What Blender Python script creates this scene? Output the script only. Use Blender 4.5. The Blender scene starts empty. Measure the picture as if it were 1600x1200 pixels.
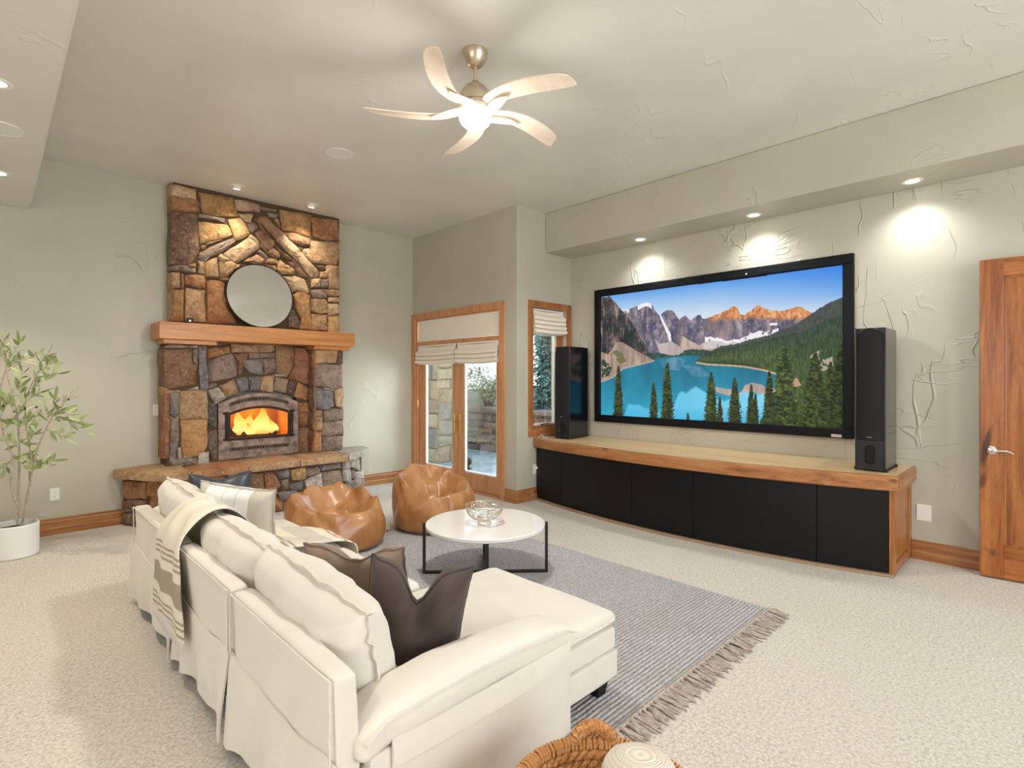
import bpy, bmesh, math, random
import numpy as np
from mathutils import Vector, Matrix, noise

random.seed(7)
SC = bpy.context.scene
COL = SC.collection
PI = math.pi

# ------------------------------------------------------------------ camera
F_PX, U0, V0, EYE = 835.0, 800.0, 592.0, 1.5
CA, SA = 0.71605, 0.69805           # view direction is (SA, CA), right is (CA, -SA)
cam = bpy.data.cameras.new('camera')
cam.sensor_width = 36.0
cam.lens = F_PX / 1600 * 36.0
cam.shift_y = (V0 - 600) / 1600
cam.clip_start = 0.05
cam_ob = bpy.data.objects.new('camera', cam)
cam_ob.location = (0, 0, EYE)
cam_ob.rotation_euler = (PI / 2, 0, -math.atan2(SA, CA))
COL.objects.link(cam_ob)
SC.camera = cam_ob

# ------------------------------------------------------------------ colour management
EXPO = 0.16
SC.view_settings.view_transform = 'Standard'
SC.view_settings.look = 'None'
SC.view_settings.exposure = EXPO
SC.view_settings.gamma = 1.0
SC.view_settings.use_curve_mapping = False

# ------------------------------------------------------------------ world: bright hazy overcast sky
W = bpy.data.worlds.new('sky')
SC.world = W
W.use_nodes = True
wn, wl = W.node_tree.nodes, W.node_tree.links
wn.clear()
w_out = wn.new('ShaderNodeOutputWorld')
w_bg = wn.new('ShaderNodeBackground')
w_tc = wn.new('ShaderNodeTexCoord')
w_sep = wn.new('ShaderNodeSeparateXYZ')
w_ramp = wn.new('ShaderNodeValToRGB')
w_ramp.color_ramp.elements[0].position = 0.0
w_ramp.color_ramp.elements[0].color = (0.95, 0.98, 1.0, 1)
w_ramp.color_ramp.elements[1].position = 0.6
w_ramp.color_ramp.elements[1].color = (0.62, 0.80, 1.0, 1)
w_bg.inputs['Strength'].default_value = 2.6
wl.new(w_tc.outputs['Generated'], w_sep.inputs[0])
wl.new(w_sep.outputs['Z'], w_ramp.inputs[0])
wl.new(w_ramp.outputs[0], w_bg.inputs['Color'])
wl.new(w_bg.outputs[0], w_out.inputs['Surface'])


def lamp(name, kind, loc, energy, color, aim=None, **kw):
    d = bpy.data.lights.new(name, kind)
    d.energy = energy
    d.color = color
    for k, v in kw.items():
        setattr(d, k, v)
    o = bpy.data.objects.new(name, d)
    o.location = loc
    if aim is not None:
        o.rotation_euler = (Vector(aim) - Vector(loc)).to_track_quat('-Z', 'Y').to_euler()
    COL.objects.link(o)
    return o


# added fill lamps at the unseen windows behind the photographer, brightening room and ceiling
lamp('rear_window_fill', 'AREA', (2.2, -3.3, 1.75), 135, (0.95, 0.98, 1.0), (2.2, 2, 3.4), shape='RECTANGLE', size=3.6, size_y=2.2)
lamp('side_window_fill', 'AREA', (-3.5, 0.6, 1.75), 42, (1.0, 0.93, 0.84), (1, 1.2, 1.35), shape='RECTANGLE', size=3.6, size_y=2.2)
# added lamp hidden beyond the return wall, boosting daylight through the glazed door
lamp('hidden_patio_fill', 'AREA', (6.7, 4.95, 1.9), 190, (0.82, 0.93, 1.0), (3.7, 6.7, 1.3), shape='RECTANGLE', size=1.5, size_y=2.4)
# sky portals at the glazed door and the narrow window
lamp('door_portal', 'AREA', (4.76, 5.74, 1.1), 1, (1, 1, 1), (0, 5.74, 1.1), shape='RECTANGLE', size=1.8, size_y=2.0)
lamp('window_portal', 'AREA', (5.12, 4.78, 1.6), 1, (1, 1, 1), (5.12, 0, 1.6), shape='RECTANGLE', size=0.7, size_y=1.6)
for n in ('door_portal', 'window_portal'):
    bpy.data.lights[n].cycles.is_portal = True


# ------------------------------------------------------------------ pixel -> place helpers (frame 1600x1200)
def ray(u, v):
    t = (u - U0) / F_PX
    return (CA * t + SA, -SA * t + CA, (V0 - v) / F_PX)


def on_x(u, v, X):
    d = ray(u, v); k = X / d[0]
    return Vector((X, k * d[1], EYE + k * d[2]))


def on_y(u, v, Y):
    d = ray(u, v); k = Y / d[1]
    return Vector((k * d[0], Y, EYE + k * d[2]))


def on_z(u, v, z):
    d = ray(u, v); k = (z - EYE) / d[2]
    return Vector((k * d[0], k * d[1], z))


def on_line(u, v, p, q):
    """the point seen at (u, v) on the upright plane through plan points p and q"""
    d = ray(u, v)
    ex, ey = q[0] - p[0], q[1] - p[1]
    k = (p[0] * ey - p[1] * ex) / (d[0] * ey - d[1] * ex)
    return Vector((k * d[0], k * d[1], EYE + k * d[2]))


# ------------------------------------------------------------------ object helpers
WORLD_LOC = {}


def tag(o, label=None, cat=None, group=None, kind=None):
    if label: o['label'] = label
    if cat: o['category'] = cat
    if group: o['group'] = group
    if kind: o['kind'] = kind
    return o


def thing(name, label, cat, loc, group=None):
    o = bpy.data.objects.new(name, None)
    o.empty_display_size = 0.1
    o.location = loc
    COL.objects.link(o)
    WORLD_LOC[o.name] = Vector(loc)
    return tag(o, label, cat, group)


def put(o, parent, world):
    world = Vector(world)
    if parent is not None:
        o.parent = parent
        o.location = world - WORLD_LOC[parent.name]
    else:
        o.location = world
    COL.objects.link(o)
    WORLD_LOC[o.name] = world


def smooth_mesh(me, angle=40):
    for p in me.polygons:
        p.use_smooth = True
    if angle is not None:
        try:
            me.set_sharp_from_angle(angle=math.radians(angle))
        except Exception:
            pass


def ob(name, verts, faces, mat, parent=None, smooth=None, origin=None, uv=None, normals=True):
    """one mesh object from world-space vertices; its origin sits in the middle of them"""
    vs = [Vector(v) for v in verts]
    if origin is None:
        lo = Vector([min(v[i] for v in vs) for i in range(3)])
        hi = Vector([max(v[i] for v in vs) for i in range(3)])
        origin = (lo + hi) / 2
    origin = Vector(origin)
    me = bpy.data.meshes.new(name)
    me.from_pydata([v - origin for v in vs], [], faces)
    if uv is not None:
        l = me.uv_layers.new(name='UVMap')
        for poly in me.polygons:
            for li in poly.loop_indices:
                l.data[li].uv = uv[me.loops[li].vertex_index]
    if normals:
        bm = bmesh.new(); bm.from_mesh(me)
        bmesh.ops.recalc_face_normals(bm, faces=bm.faces)
        bm.to_mesh(me); bm.free()
    if smooth is not None:
        smooth_mesh(me, smooth)
    me.materials.append(mat)
    o = bpy.data.objects.new(name, me)
    put(o, parent, origin)
    return o


def dup(src, parent, world, rot=None, name=None):
    c = src.copy()
    c.parent = None
    if name: c.name = name
    if rot is not None: c.rotation_euler = rot
    put(c, parent, world)
    return c


class MB:
    """collects simple shapes and links them as one mesh object"""
    def __init__(s): s.v, s.f = [], []

    def add(s, verts, faces):
        b = len(s.v)
        s.v += [Vector(p) for p in verts]
        s.f += [tuple(i + b for i in q) for q in faces]
        return s

    def box(s, x0, x1, y0, y1, z0, z1):
        return s.add([(x, y, z) for x in (x0, x1) for y in (y0, y1) for z in (z0, z1)],
                     [(0, 1, 3, 2), (4, 6, 7, 5), (0, 4, 5, 1), (2, 3, 7, 6), (0, 2, 6, 4), (1, 5, 7, 3)])

    def prism(s, poly, z0, z1):
        n = len(poly)
        return s.add([(p[0], p[1], z0) for p in poly] + [(p[0], p[1], z1) for p in poly],
                     [tuple(range(n))[::-1], tuple(range(n, 2 * n))] + [(i, (i + 1) % n, n + (i + 1) % n, n + i) for i in range(n)])

    def lathe(s, prof, c, seg=32, axis='z', arc=None):
        """prof: (radius, height) list; closed at the ends when the radius there is 0"""
        m = len(prof)
        vs, fs = [], []
        for k in range(seg):
            a = 2 * PI * k / seg
            for r, h in prof:
                x, y, z = r * math.cos(a), r * math.sin(a), h
                if axis == 'x': x, y, z = h, x, y
                elif axis == 'y': x, y, z = x, h, y
                vs.append((c[0] + x, c[1] + y, c[2] + z))
        for k in range(seg):
            k2 = (k + 1) % seg
            for j in range(m - 1):
                fs.append((k * m + j, k2 * m + j, k2 * m + j + 1, k * m + j + 1))
        return s.add(vs, fs)

    def tube(s, path, r, seg=8, closed=False, cap=True):
        path = [Vector(p) for p in path]
        n = len(path)
        rr = r if hasattr(r, '__len__') else [r] * n
        up = Vector((0, 0, 1))
        rings = []
        prev = None
        for i in range(n):
            a = path[(i - 1) % n] if (closed or i > 0) else path[i]
            b = path[(i + 1) % n] if (closed or i < n - 1) else path[i]
            t = (b - a)
            t = t.normalized() if t.length > 1e-9 else Vector((0, 0, 1))
            if prev is None:
                side = t.cross(up)
                if side.length < 1e-3: side = t.cross(Vector((1, 0, 0)))
            else:
                side = prev - t * prev.dot(t)
                if side.length < 1e-6: side = t.cross(up)
            side.normalize(); prev = side
            nn = side.cross(t)
            rings.append([path[i] + (side * math.cos(2 * PI * k / seg) + nn * math.sin(2 * PI * k / seg)) * rr[i] for k in range(seg)])
        vs = [p for ring in rings for p in ring]
        fs = []
        for i in range(n if closed else n - 1):
            j = (i + 1) % n
            for k in range(seg):
                k2 = (k + 1) % seg
                fs.append((i * seg + k, i * seg + k2, j * seg + k2, j * seg + k))
        if cap and not closed:
            fs.append(tuple(range(seg))[::-1]); fs.append(tuple((n - 1) * seg + k for k in range(seg)))
        return s.add(vs, fs)

    def build(s, name, mat, parent=None, bevel=0.0, smooth=None, seg=2, **kw):
        o = ob(name, s.v, s.f, mat, parent, smooth, **kw)
        if bevel:
            m = o.modifiers.new('bevel', 'BEVEL')
            m.width = bevel; m.segments = seg; m.limit_method = 'ANGLE'; m.angle_limit = math.radians(40)
        return o


def grid_faces(n, m, off=0, wrap=False):
    fs = []
    for i in range(n - 1 if not wrap else n):
        i2 = (i + 1) % n
        for j in range(m - 1):
            fs.append((off + i * m + j, off + i2 * m + j, off + i2 * m + j + 1, off + i * m + j + 1))
    return fs


def catmull(pts, k):
    pts = [Vector(p) for p in pts]
    out = []
    for i in range(len(pts) - 1):
        p0, p1, p2, p3 = pts[max(i - 1, 0)], pts[i], pts[i + 1], pts[min(i + 2, len(pts) - 1)]
        for j in range(k):
            t = j / k
            out.append(0.5 * ((2 * p1) + (p2 - p0) * t + (2 * p0 - 5 * p1 + 4 * p2 - p3) * t * t + (3 * p1 - p0 - 3 * p2 + p3) * t ** 3))
    out.append(pts[-1])
    return out


def nz(x, y, z=0.0):
    return noise.noise(Vector((x, y, z)))


# ------------------------------------------------------------------ material helpers
def lin(r, g, b):
    f = lambda c: (c / 255 / 12.92) if c / 255 <= 0.04045 else ((c / 255 + 0.055) / 1.055) ** 2.4
    return (f(r), f(g), f(b), 1.0)


class Mat:
    def __init__(s, name, color=(0.5, 0.5, 0.5, 1), rough=0.6, metal=0.0, **kw):
        s.m = bpy.data.materials.new(name)
        s.m.use_nodes = True
        s.n, s.l = s.m.node_tree.nodes, s.m.node_tree.links
        s.b = s.n['Principled BSDF']
        s.b.inputs['Base Color'].default_value = color
        s.b.inputs['Roughness'].default_value = rough
        s.b.inputs['Metallic'].default_value = metal
        for k, v in kw.items():
            s.b.inputs[k].default_value = v
        s.tc = s.n.new('ShaderNodeTexCoord')

    def node(s, t, **kw):
        n = s.n.new(t)
        for k, v in kw.items():
            if k in n.inputs.keys(): n.inputs[k].default_value = v
            else: setattr(n, k, v)
        return n

    def coords(s, kind='Object', scale=(1, 1, 1), rot=(0, 0, 0)):
        mp = s.node('ShaderNodeMapping')
        mp.inputs['Scale'].default_value = scale
        mp.inputs['Rotation'].default_value = rot
        s.l.new(s.tc.outputs[kind], mp.inputs['Vector'])
        return mp.outputs[0]

    def noise(s, vec, scale=5, detail=4, rough=0.5, dist=0.0):
        n = s.node('ShaderNodeTexNoise')
        n.inputs['Scale'].default_value = scale
        n.inputs['Detail'].default_value = detail
        n.inputs['Roughness'].default_value = rough
        n.inputs['Distortion'].default_value = dist
        s.l.new(vec, n.inputs['Vector'])
        return n.outputs['Fac']

    def ramp(s, fac, stops):
        r = s.node('ShaderNodeValToRGB')
        e = r.color_ramp.elements
        while len(e) < len(stops): e.new(0.5)
        for k, (p, c) in enumerate(stops):
            e[k].position = p
            e[k].color = c if len(c) == 4 else (*c, 1)
        s.l.new(fac, r.inputs[0])
        return r.outputs[0]

    def math(s, op, a, b=None):
        n = s.node('ShaderNodeMath', operation=op)
        for k, x in enumerate((a, b)):
            if x is None: continue
            if isinstance(x, (int, float)): n.inputs[k].default_value = x
            else: s.l.new(x, n.inputs[k])
        return n.outputs[0]

    def mix(s, fac, a, b, blend='MIX'):
        n = s.node('ShaderNodeMix', data_type='RGBA', blend_type=blend)
        for k, x in ((0, fac), (6, a), (7, b)):
            if isinstance(x, (int, float)): n.inputs[k].default_value = x
            elif isinstance(x, tuple): n.inputs[k].default_value = x
            else: s.l.new(x, n.inputs[k])
        return n.outputs[2]

    def color(s, sock): s.l.new(sock, s.b.inputs['Base Color']); return s
    def rough(s, sock): s.l.new(sock, s.b.inputs['Roughness']); return s

    def bump(s, h, strength=0.3, dist=0.01):
        n = s.node('ShaderNodeBump')
        n.inputs['Strength'].default_value = strength
        n.inputs['Distance'].default_value = dist
        s.l.new(h, n.inputs['Height'])
        s.l.new(n.outputs[0], s.b.inputs['Normal'])
        return s


def bw(a): return (a, a, a, 1)


def plaster(name, col, strength=0.35, cover=0.0):
    m = Mat(name, col, 0.42)
    v = m.coords('Object', (1, 1, 1))
    big = m.noise(v, 1.3, 3)
    m.color(m.mix(m.ramp(big, [(0.3, bw(0)), (0.7, bw(1))]), tuple(c * 0.94 for c in col[:3]) + (1,), tuple(min(1, c * 1.05) for c in col[:3]) + (1,)))
    # skip-trowel creases: thin broken ridges
    a = m.noise(m.coords('Object', (1.0, 2.3, 0.7), (0.75, 0.2, 0.5)), 1.9, 2, 0.45, 0.35)
    ridge = m.math('ABSOLUTE', m.math('SUBTRACT', a, 0.5))
    line = m.ramp(ridge, [(0.0, bw(1)), (0.011, bw(0))])
    mask = m.ramp(m.noise(v, 2.7, 2), [(0.54 - cover, bw(0)), (0.64 - cover, bw(1))])
    b2 = m.noise(m.coords('Object', (0.8, 0.7, 2.4), (-0.6, 0.3, -0.4)), 2.4, 2, 0.5, 0.5)
    line2 = m.ramp(m.math('ABSOLUTE', m.math('SUBTRACT', b2, 0.48)), [(0.0, bw(1)), (0.012, bw(0))])
    mask2 = m.ramp(m.noise(v, 1.9, 2), [(0.56 - cover, bw(0)), (0.67 - cover, bw(1))])
    h = m.math('ADD', m.math('MULTIPLY', line, mask), m.math('MULTIPLY', line2, mask2))
    h = m.math('ADD', h, m.math('MULTIPLY', m.noise(v, 9, 4), 0.35))
    m.bump(h, strength, 0.014)
    return m.m


def wood(name, dark, mid, light, axis='x', rough=0.35, scale=1.0, knots=True, kt=0.70):
    m = Mat(name, mid, rough)
    st = {'x': (0.5, 7, 7), 'y': (7, 0.5, 7), 'z': (7, 7, 0.5)}[axis]
    v = m.coords('Object', tuple(c * scale for c in st))
    g = m.noise(v, 2.2, 6, 0.6, 0.8)
    col = m.ramp(g, [(0.28, dark), (0.47, mid), (0.72, light)])
    fine = m.noise(m.coords('Object', tuple(c * 6 * scale for c in st)), 4, 2)
    col = m.mix(m.ramp(fine, [(0.35, bw(0.28)), (0.6, bw(0))]), col, dark)
    if knots:
        s2 = {'x': (1, 2.2, 2.2), 'y': (2.2, 1, 2.2), 'z': (2.2, 2.2, 1)}[axis]
        k = m.noise(m.coords('Object', tuple(c * 2.6 for c in s2)), 1.6, 1)
        col = m.mix(m.ramp(k, [(kt, bw(0)), (kt + 0.08, bw(0.85))]), col, tuple(c * 0.25 for c in dark[:3]) + (1,))
    m.color(col)
    m.bump(g, 0.08, 0.004)
    return m.m


def fabric(name, col, scale=260, rough=0.9, var=0.06, bump=0.25):
    m = Mat(name, col, rough)
    m.b.inputs['Sheen Weight'].default_value = 0.15
    v = m.coords('Object')
    n = m.noise(v, 6, 4)
    m.color(m.mix(m.ramp(n, [(0.3, bw(0)), (0.7, bw(1))]), tuple(c * (1 - var) for c in col[:3]) + (1,), tuple(min(1, c * (1 + var)) for c in col[:3]) + (1,)))
    m.bump(m.math('ADD', m.math('MULTIPLY', m.noise(v, scale, 2), 0.10), m.noise(m.coords('Object', (1.0, 1.6, 1.2)), 5, 3, 0.5, 0.9)), bump, 0.025)
    return m.m


def emitter(name, col, strength):
    m = bpy.data.materials.new(name)
    m.use_nodes = True
    nt = m.node_tree
    nt.nodes.clear()
    e = nt.nodes.new('ShaderNodeEmission')
    e.inputs[0].default_value = col
    e.inputs[1].default_value = strength
    o = nt.nodes.new('ShaderNodeOutputMaterial')
    nt.links.new(e.outputs[0], o.inputs[0])
    return m


def thin_glass(name, tint=(0.93, 0.97, 0.96, 1), refl=0.06):
    m = bpy.data.materials.new(name)
    m.use_nodes = True
    nt = m.node_tree
    nt.nodes.clear()
    tr = nt.nodes.new('ShaderNodeBsdfTransparent'); tr.inputs[0].default_value = tint
    gl = nt.nodes.new('ShaderNodeBsdfGlossy'); gl.inputs['Roughness'].default_value = 0.02
    lw = nt.nodes.new('ShaderNodeLayerWeight'); lw.inputs['Blend'].default_value = 0.25
    mu = nt.nodes.new('ShaderNodeMath'); mu.operation = 'MULTIPLY_ADD'
    mu.inputs[1].default_value = 0.5; mu.inputs[2].default_value = refl
    mx = nt.nodes.new('ShaderNodeMixShader')
    o = nt.nodes.new('ShaderNodeOutputMaterial')
    nt.links.new(lw.outputs['Fresnel'], mu.inputs[0])
    nt.links.new(mu.outputs[0], mx.inputs[0])
    nt.links.new(tr.outputs[0], mx.inputs[1]); nt.links.new(gl.outputs[0], mx.inputs[2])
    nt.links.new(mx.outputs[0], o.inputs[0])
    return m


# ------------------------------------------------------------------ materials
WALL_C = lin(188, 183, 166)
M_wall = plaster('sage_plaster', WALL_C, 0.35, -0.01)
M_wall_rough = plaster('sage_plaster_heavy_trowel', WALL_C, 0.6, 0.04)
M_ceil = plaster('ceiling_plaster_lit', lin(224, 222, 214), 0.3, 0.0)  # wall paint, lightened to put the ceiling's stronger light into its colour
M_alder_z = wood('alder_upright', lin(112, 62, 28), lin(166, 104, 54), lin(194, 134, 80), 'z')
M_alder_x = wood('alder_along_x', lin(112, 66, 34), lin(166, 110, 64), lin(194, 142, 94), 'x')
M_alder_y = wood('alder_along_y', lin(112, 66, 34), lin(166, 108, 62), lin(194, 140, 92), 'y')
M_mantel = wood('mantel_fir', lin(168, 104, 52), lin(200, 134, 76), lin(216, 154, 96), 'x', knots=False)
M_door = wood('knotty_door_alder', lin(92, 46, 16), lin(156, 90, 40), lin(186, 118, 60), 'z', 0.3, kt=0.65)
M_doorrail = wood('knotty_door_rail', lin(100, 52, 18), lin(156, 90, 40), lin(184, 116, 58), 'y', 0.3)
M_frdoor = wood('glazed_door_fir', lin(172, 114, 72), lin(200, 142, 98), lin(214, 160, 116), 'z', 0.35, knots=False)
M_counter = wood('pale_alder_top', lin(196, 158, 108), lin(214, 180, 132), lin(228, 200, 158), 'y', 0.3, 0.8, knots=False)
M_slip = fabric('off_white_slipcover', lin(216, 210, 199), 300, 0.92, 0.03, 0.3)
M_black = Mat('black_lacquer_panel', lin(9, 9, 12), 0.42, **{'Specular IOR Level': 0.3}).m
M_gloss = Mat('gloss_black', lin(14, 15, 22), 0.17, **{'Coat Weight': 0.3, 'Coat Roughness': 0.2}).m
M_matte = Mat('matte_black', lin(20, 20, 22), 0.55).m
M_steel = Mat('dark_steel', lin(62, 58, 56), 0.4, 0.6).m
M_white = Mat('white_plastic', lin(236, 234, 228), 0.4).m
M_nickel = Mat('brushed_nickel', lin(214, 210, 202), 0.28, 1.0).m
M_brass = Mat('satin_brass', lin(214, 178, 112), 0.3, 1.0).m
M_mortar = Mat('mortar', lin(84, 64, 48), 0.95).m
M_glass = thin_glass('window_glass')


def carpet_material():
    m = Mat('cut_pile_carpet', lin(222, 218, 210), 0.97)
    v = m.coords('Object')
    fine = m.noise(v, 140, 3, 0.7)
    tuft = m.noise(v, 62, 4, 0.75)
    tread = m.noise(v, 1.1, 4, 0.6, 1.0)
    c = m.ramp(tuft, [(0.32, lin(158, 146, 128)), (0.5, lin(208, 202, 191)), (0.68, lin(230, 226, 218))])
    c = m.mix(m.ramp(fine, [(0.32, bw(0.7)), (0.55, bw(0))]), c, lin(168, 157, 140))
    c = m.mix(m.ramp(tread, [(0.42, bw(0)), (0.62, bw(0.3))]), c, lin(204, 194, 178))
    m.color(c)
    m.bump(m.math('ADD', m.math('MULTIPLY', fine, 0.6), tuft), 0.45, 0.010)
    m.b.inputs['Sheen Weight'].default_value = 0.2
    return m.m


M_carpet = carpet_material()


def stone_material():
    m = Mat('field_stone', (0.3, 0.2, 0.1, 1), 0.68)
    info = m.node('ShaderNodeObjectInfo')
    add = m.node('ShaderNodeVectorMath', operation='ADD')
    rnd = m.math('MULTIPLY', info.outputs['Random'], 40.0)
    m.l.new(m.coords('Object'), add.inputs[0]); m.l.new(rnd, add.inputs[1])
    v = add.outputs[0]
    base = info.outputs['Color']
    a = m.noise(v, 7, 6, 0.65, 0.6)
    b = m.noise(v, 22, 6, 0.7, 0.4)
    d = m.noise(v, 3.5, 3, 0.5, 0.5)
    c = m.mix(m.ramp(a, [(0.38, bw(0.9)), (0.54, bw(0))]), base, m.mix(0.45, base, lin(104, 66, 42)), 'MIX')
    c = m.mix(m.ramp(b, [(0.40, bw(0.75)), (0.50, bw(0))]), c, m.mix(1.0, base, (0.46, 0.36, 0.30, 1), 'MULTIPLY'))
    b2 = m.noise(v, 30, 5, 0.65, 0.8)
    c = m.mix(m.ramp(b2, [(0.54, bw(0)), (0.66, bw(0.6))]), c, m.mix(0.6, base, lin(232, 200, 160)))
    c = m.mix(m.ramp(d, [(0.48, bw(0)), (0.66, bw(0.5))]), c, m.mix(0.5, base, lin(210, 174, 132)))
    m.color(c)
    m.bump(m.math('ADD', a, m.math('MULTIPLY', b, 0.7)), 1.0, 0.035)
    return m.m


M_stone = stone_material()
# ================================================================== THE ROOM
XW, YW = 5.55, 6.785        # screen wall, fireplace wall
XF, YR = 4.53, 4.565        # glazed-door wall, return wall
ZC, ZS = 3.60, 3.10         # high ceiling, soffits
XL, YB = -3.6, -3.4         # the sides behind the photographer


def structure(name, mb, mat, parent=None, bevel=0.0, **kw):
    o = mb.build(name, mat, parent, bevel, **kw)
    if parent is None: o['kind'] = 'structure'
    return o


floor = MB().box(XL, XW + 0.1, YB, YW, -0.1, 0.0)
structure('floor', floor, M_carpet)
structure('ceiling', MB().box(0.27, XW, YB, YW, ZC, ZC + 0.12), M_ceil)
# low ceiling over the photographer's side, with a rounded plaster edge
lc = MB().box(XL, 0.27, YB, YW, ZS, ZC + 0.12)
structure('ceiling_low', lc, M_ceil, bevel=0.018, seg=3)
# boxed soffit over the screen
structure('trim_soffit', MB().box(5.04, XW, YB, YR, ZS, ZC), M_wall, bevel=0.015, seg=3)
structure('wall_screen', MB().box(XW, XW + 0.15, YB, YR + 0.15, 0, ZC), M_wall_rough)


def wall_with_hole(name, axis, c, th, a0, a1, z1, holes):
    """an upright wall slab along `axis` with rectangular openings (a0, a1, z0, z1)"""
    mb = MB()
    cuts = sorted(set([a0, a1] + [h[0] for h in holes] + [h[1] for h in holes]))
    for p, q in zip(cuts[:-1], cuts[1:]):
        spans = [(0, z1)]
        for h in holes:
            if h[0] <= p and q <= h[1]:
                spans = [(0, h[2]), (h[3], z1)]
        for s0, s1 in spans:
            if s1 - s0 > 1e-4:
                if axis == 'y': mb.box(c, c + th, p, q, s0, s1)
                else: mb.box(p, q, c, c + th, s0, s1)
    return structure(name, mb, M_wall)


# the fireplace wall, open where the fire chamber runs through it
wall_with_hole('wall_fireplace', 'x', YW, 0.15, XL, XF, ZC, [(1.88, 2.69, 0.62, 1.22)])
# the glazed-door wall and the return wall beside the screen
DY0, DY1, DZ = 4.85, 6.70, 2.38
wall_with_hole('wall_patio', 'y', XF, 0.15, YR, YW + 0.15, ZC, [(DY0, DY1, 0, DZ)])
WX0, WX1, WZ0, WZ1 = 4.80, 5.455, 0.86, 2.40
wall_with_hole('wall_return', 'x', YR, 0.15, XF + 0.15, XW, ZC, [(WX0, WX1, WZ0, WZ1)])
# rounded plaster corner bead where the two meet
# the sides behind the photographer, with large windows
wall_with_hole('wall_rear', 'x', YB - 0.15, 0.15, XL, XW + 0.15, ZC, [(0.4, 4.0, 0.65, 2.85)])
wall_with_hole('wall_side', 'y', XL - 0.15, 0.15, YB - 0.15, YW + 0.15, ZC, [(-1.2, 2.4, 0.65, 2.85)])


def window_frame(name, axis, c, a0, a1, z0, z1, n):
    mb = MB()
    w = 0.07
    def bar(p, q, s0, s1):
        if axis == 'x': mb.box(p, q, c - 0.05, c + 0.05, s0, s1)
        else: mb.box(c - 0.05, c + 0.05, p, q, s0, s1)
    bar(a0, a1, z0, z0 + w); bar(a0, a1, z1 - w, z1)
    for k in range(n + 1):
        p = a0 + (a1 - a0 - w) * k / n
        bar(p, p + w, z0 + w, z1 - w)
    return structure(name, mb, M_alder_x)


window_frame('window_2', 'x', YB - 0.08, 0.4, 4.0, 0.65, 2.85, 3)
window_frame('window_3', 'y', XL - 0.08, -1.2, 2.4, 0.65, 2.85, 3)


def baseboard(name, pts, mat, h=0.155):
    """stepped wooden baseboard along plan points; the room is on the left of the run"""
    pts = [Vector((p[0], p[1], 0)) for p in pts]
    prof = [(0.0, 0.0), (0.030, 0.0), (0.030, 0.055), (0.022, 0.066), (0.018, 0.07), (0.018, h - 0.035), (0.010, h - 0.02), (0.010, h - 0.004), (0.006, h), (0.0, h)]
    n = len(pts)
    vs = []
    for i, p in enumerate(pts):
        dirs = []
        if i > 0: dirs.append((pts[i] - pts[i - 1]).normalized())
        if i < n - 1: dirs.append((pts[i + 1] - pts[i]).normalized())
        ns = [Vector((-d.y, d.x, 0)) for d in dirs]
        m = sum(ns, Vector()).normalized()
        m = m / max(0.3, m.dot(ns[0]))
        vs += [p + m * a + Vector((0, 0, b)) for a, b in prof]
    k = len(prof)
    fs = grid_faces(n, k)
    fs += [tuple(range(k)), tuple((n - 1) * k + j for j in range(k))]
    o = ob(name, vs, fs, mat)
    o['kind'] = 'structure'
    return o


baseboard('baseboard_fireplace', [(0.99, YW), (XL, YW)], M_alder_x)
baseboard('baseboard_hearth_side', [(XF, 6.78), (XF, YW), (3.62, YW)], M_alder_x)
baseboard('baseboard_patio', [(4.865, YR), (XF, YR), (XF, 4.765)], M_alder_y)
baseboard('baseboard_screen', [(XW, YB), (XW, 0.87)], M_alder_y)

# a squarish patch of trowelled plaster left of the chimney breast
pa = [on_y(u, v, YW) for u, v in ((181, 380), (229, 378), (231, 424), (180, 422))]
pm_ = MB().add([(p.x, YW - 0.004, p.z) for p in pa] + [(p.x, YW + 0.002, p.z) for p in pa], [(0, 1, 2, 3), (4, 5, 6, 7), (0, 1, 5, 4), (1, 2, 6, 5), (2, 3, 7, 6), (3, 0, 4, 7)])
structure('trim_plaster_patch', pm_, M_wall_rough, bevel=0.003)

# ------------------------------------------------------------------ glazed double door to the patio
tc = MB()
tc.box(XF - 0.022, XF, 4.76, 4.86, 0, 2.46)
tc.box(XF - 0.022, XF, 6.69, YW, 0, 2.46)
tc.box(XF - 0.022, XF, 4.86, 6.69, 2.37, 2.46)
structure('trim_patio_door', tc, M_frdoor, bevel=0.004)
d1 = bpy.data.objects.new('door_1', None); d1.location = (XF + 0.05, 5.775, 0); COL.objects.link(d1)
WORLD_LOC['door_1'] = Vector(d1.location); d1['kind'] = 'structure'
fr = MB()   # jambs, head and transom bar
fr.box(XF, XF + 0.13, DY0, DY0 + 0.03, 0, DZ); fr.box(XF, XF + 0.13, DY1 - 0.03, DY1, 0, DZ)
fr.box(XF, XF + 0.13, DY0 + 0.03, DY1 - 0.03, DZ - 0.03, DZ); fr.box(XF, XF + 0.13, DY0 + 0.03, DY1 - 0.03, 1.985, 2.045)
fr.box(XF, XF + 0.15, DY0 + 0.03, DY1 - 0.03, 0.0, 0.025)
fr.build('frame', M_frdoor, d1, 0.003)
tp = MB().box(XF + 0.07, XF + 0.076, DY0 + 0.03, DY1 - 0.03, 2.045, DZ - 0.03)
tp.build('transom_pane', M_glass, d1)


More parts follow.
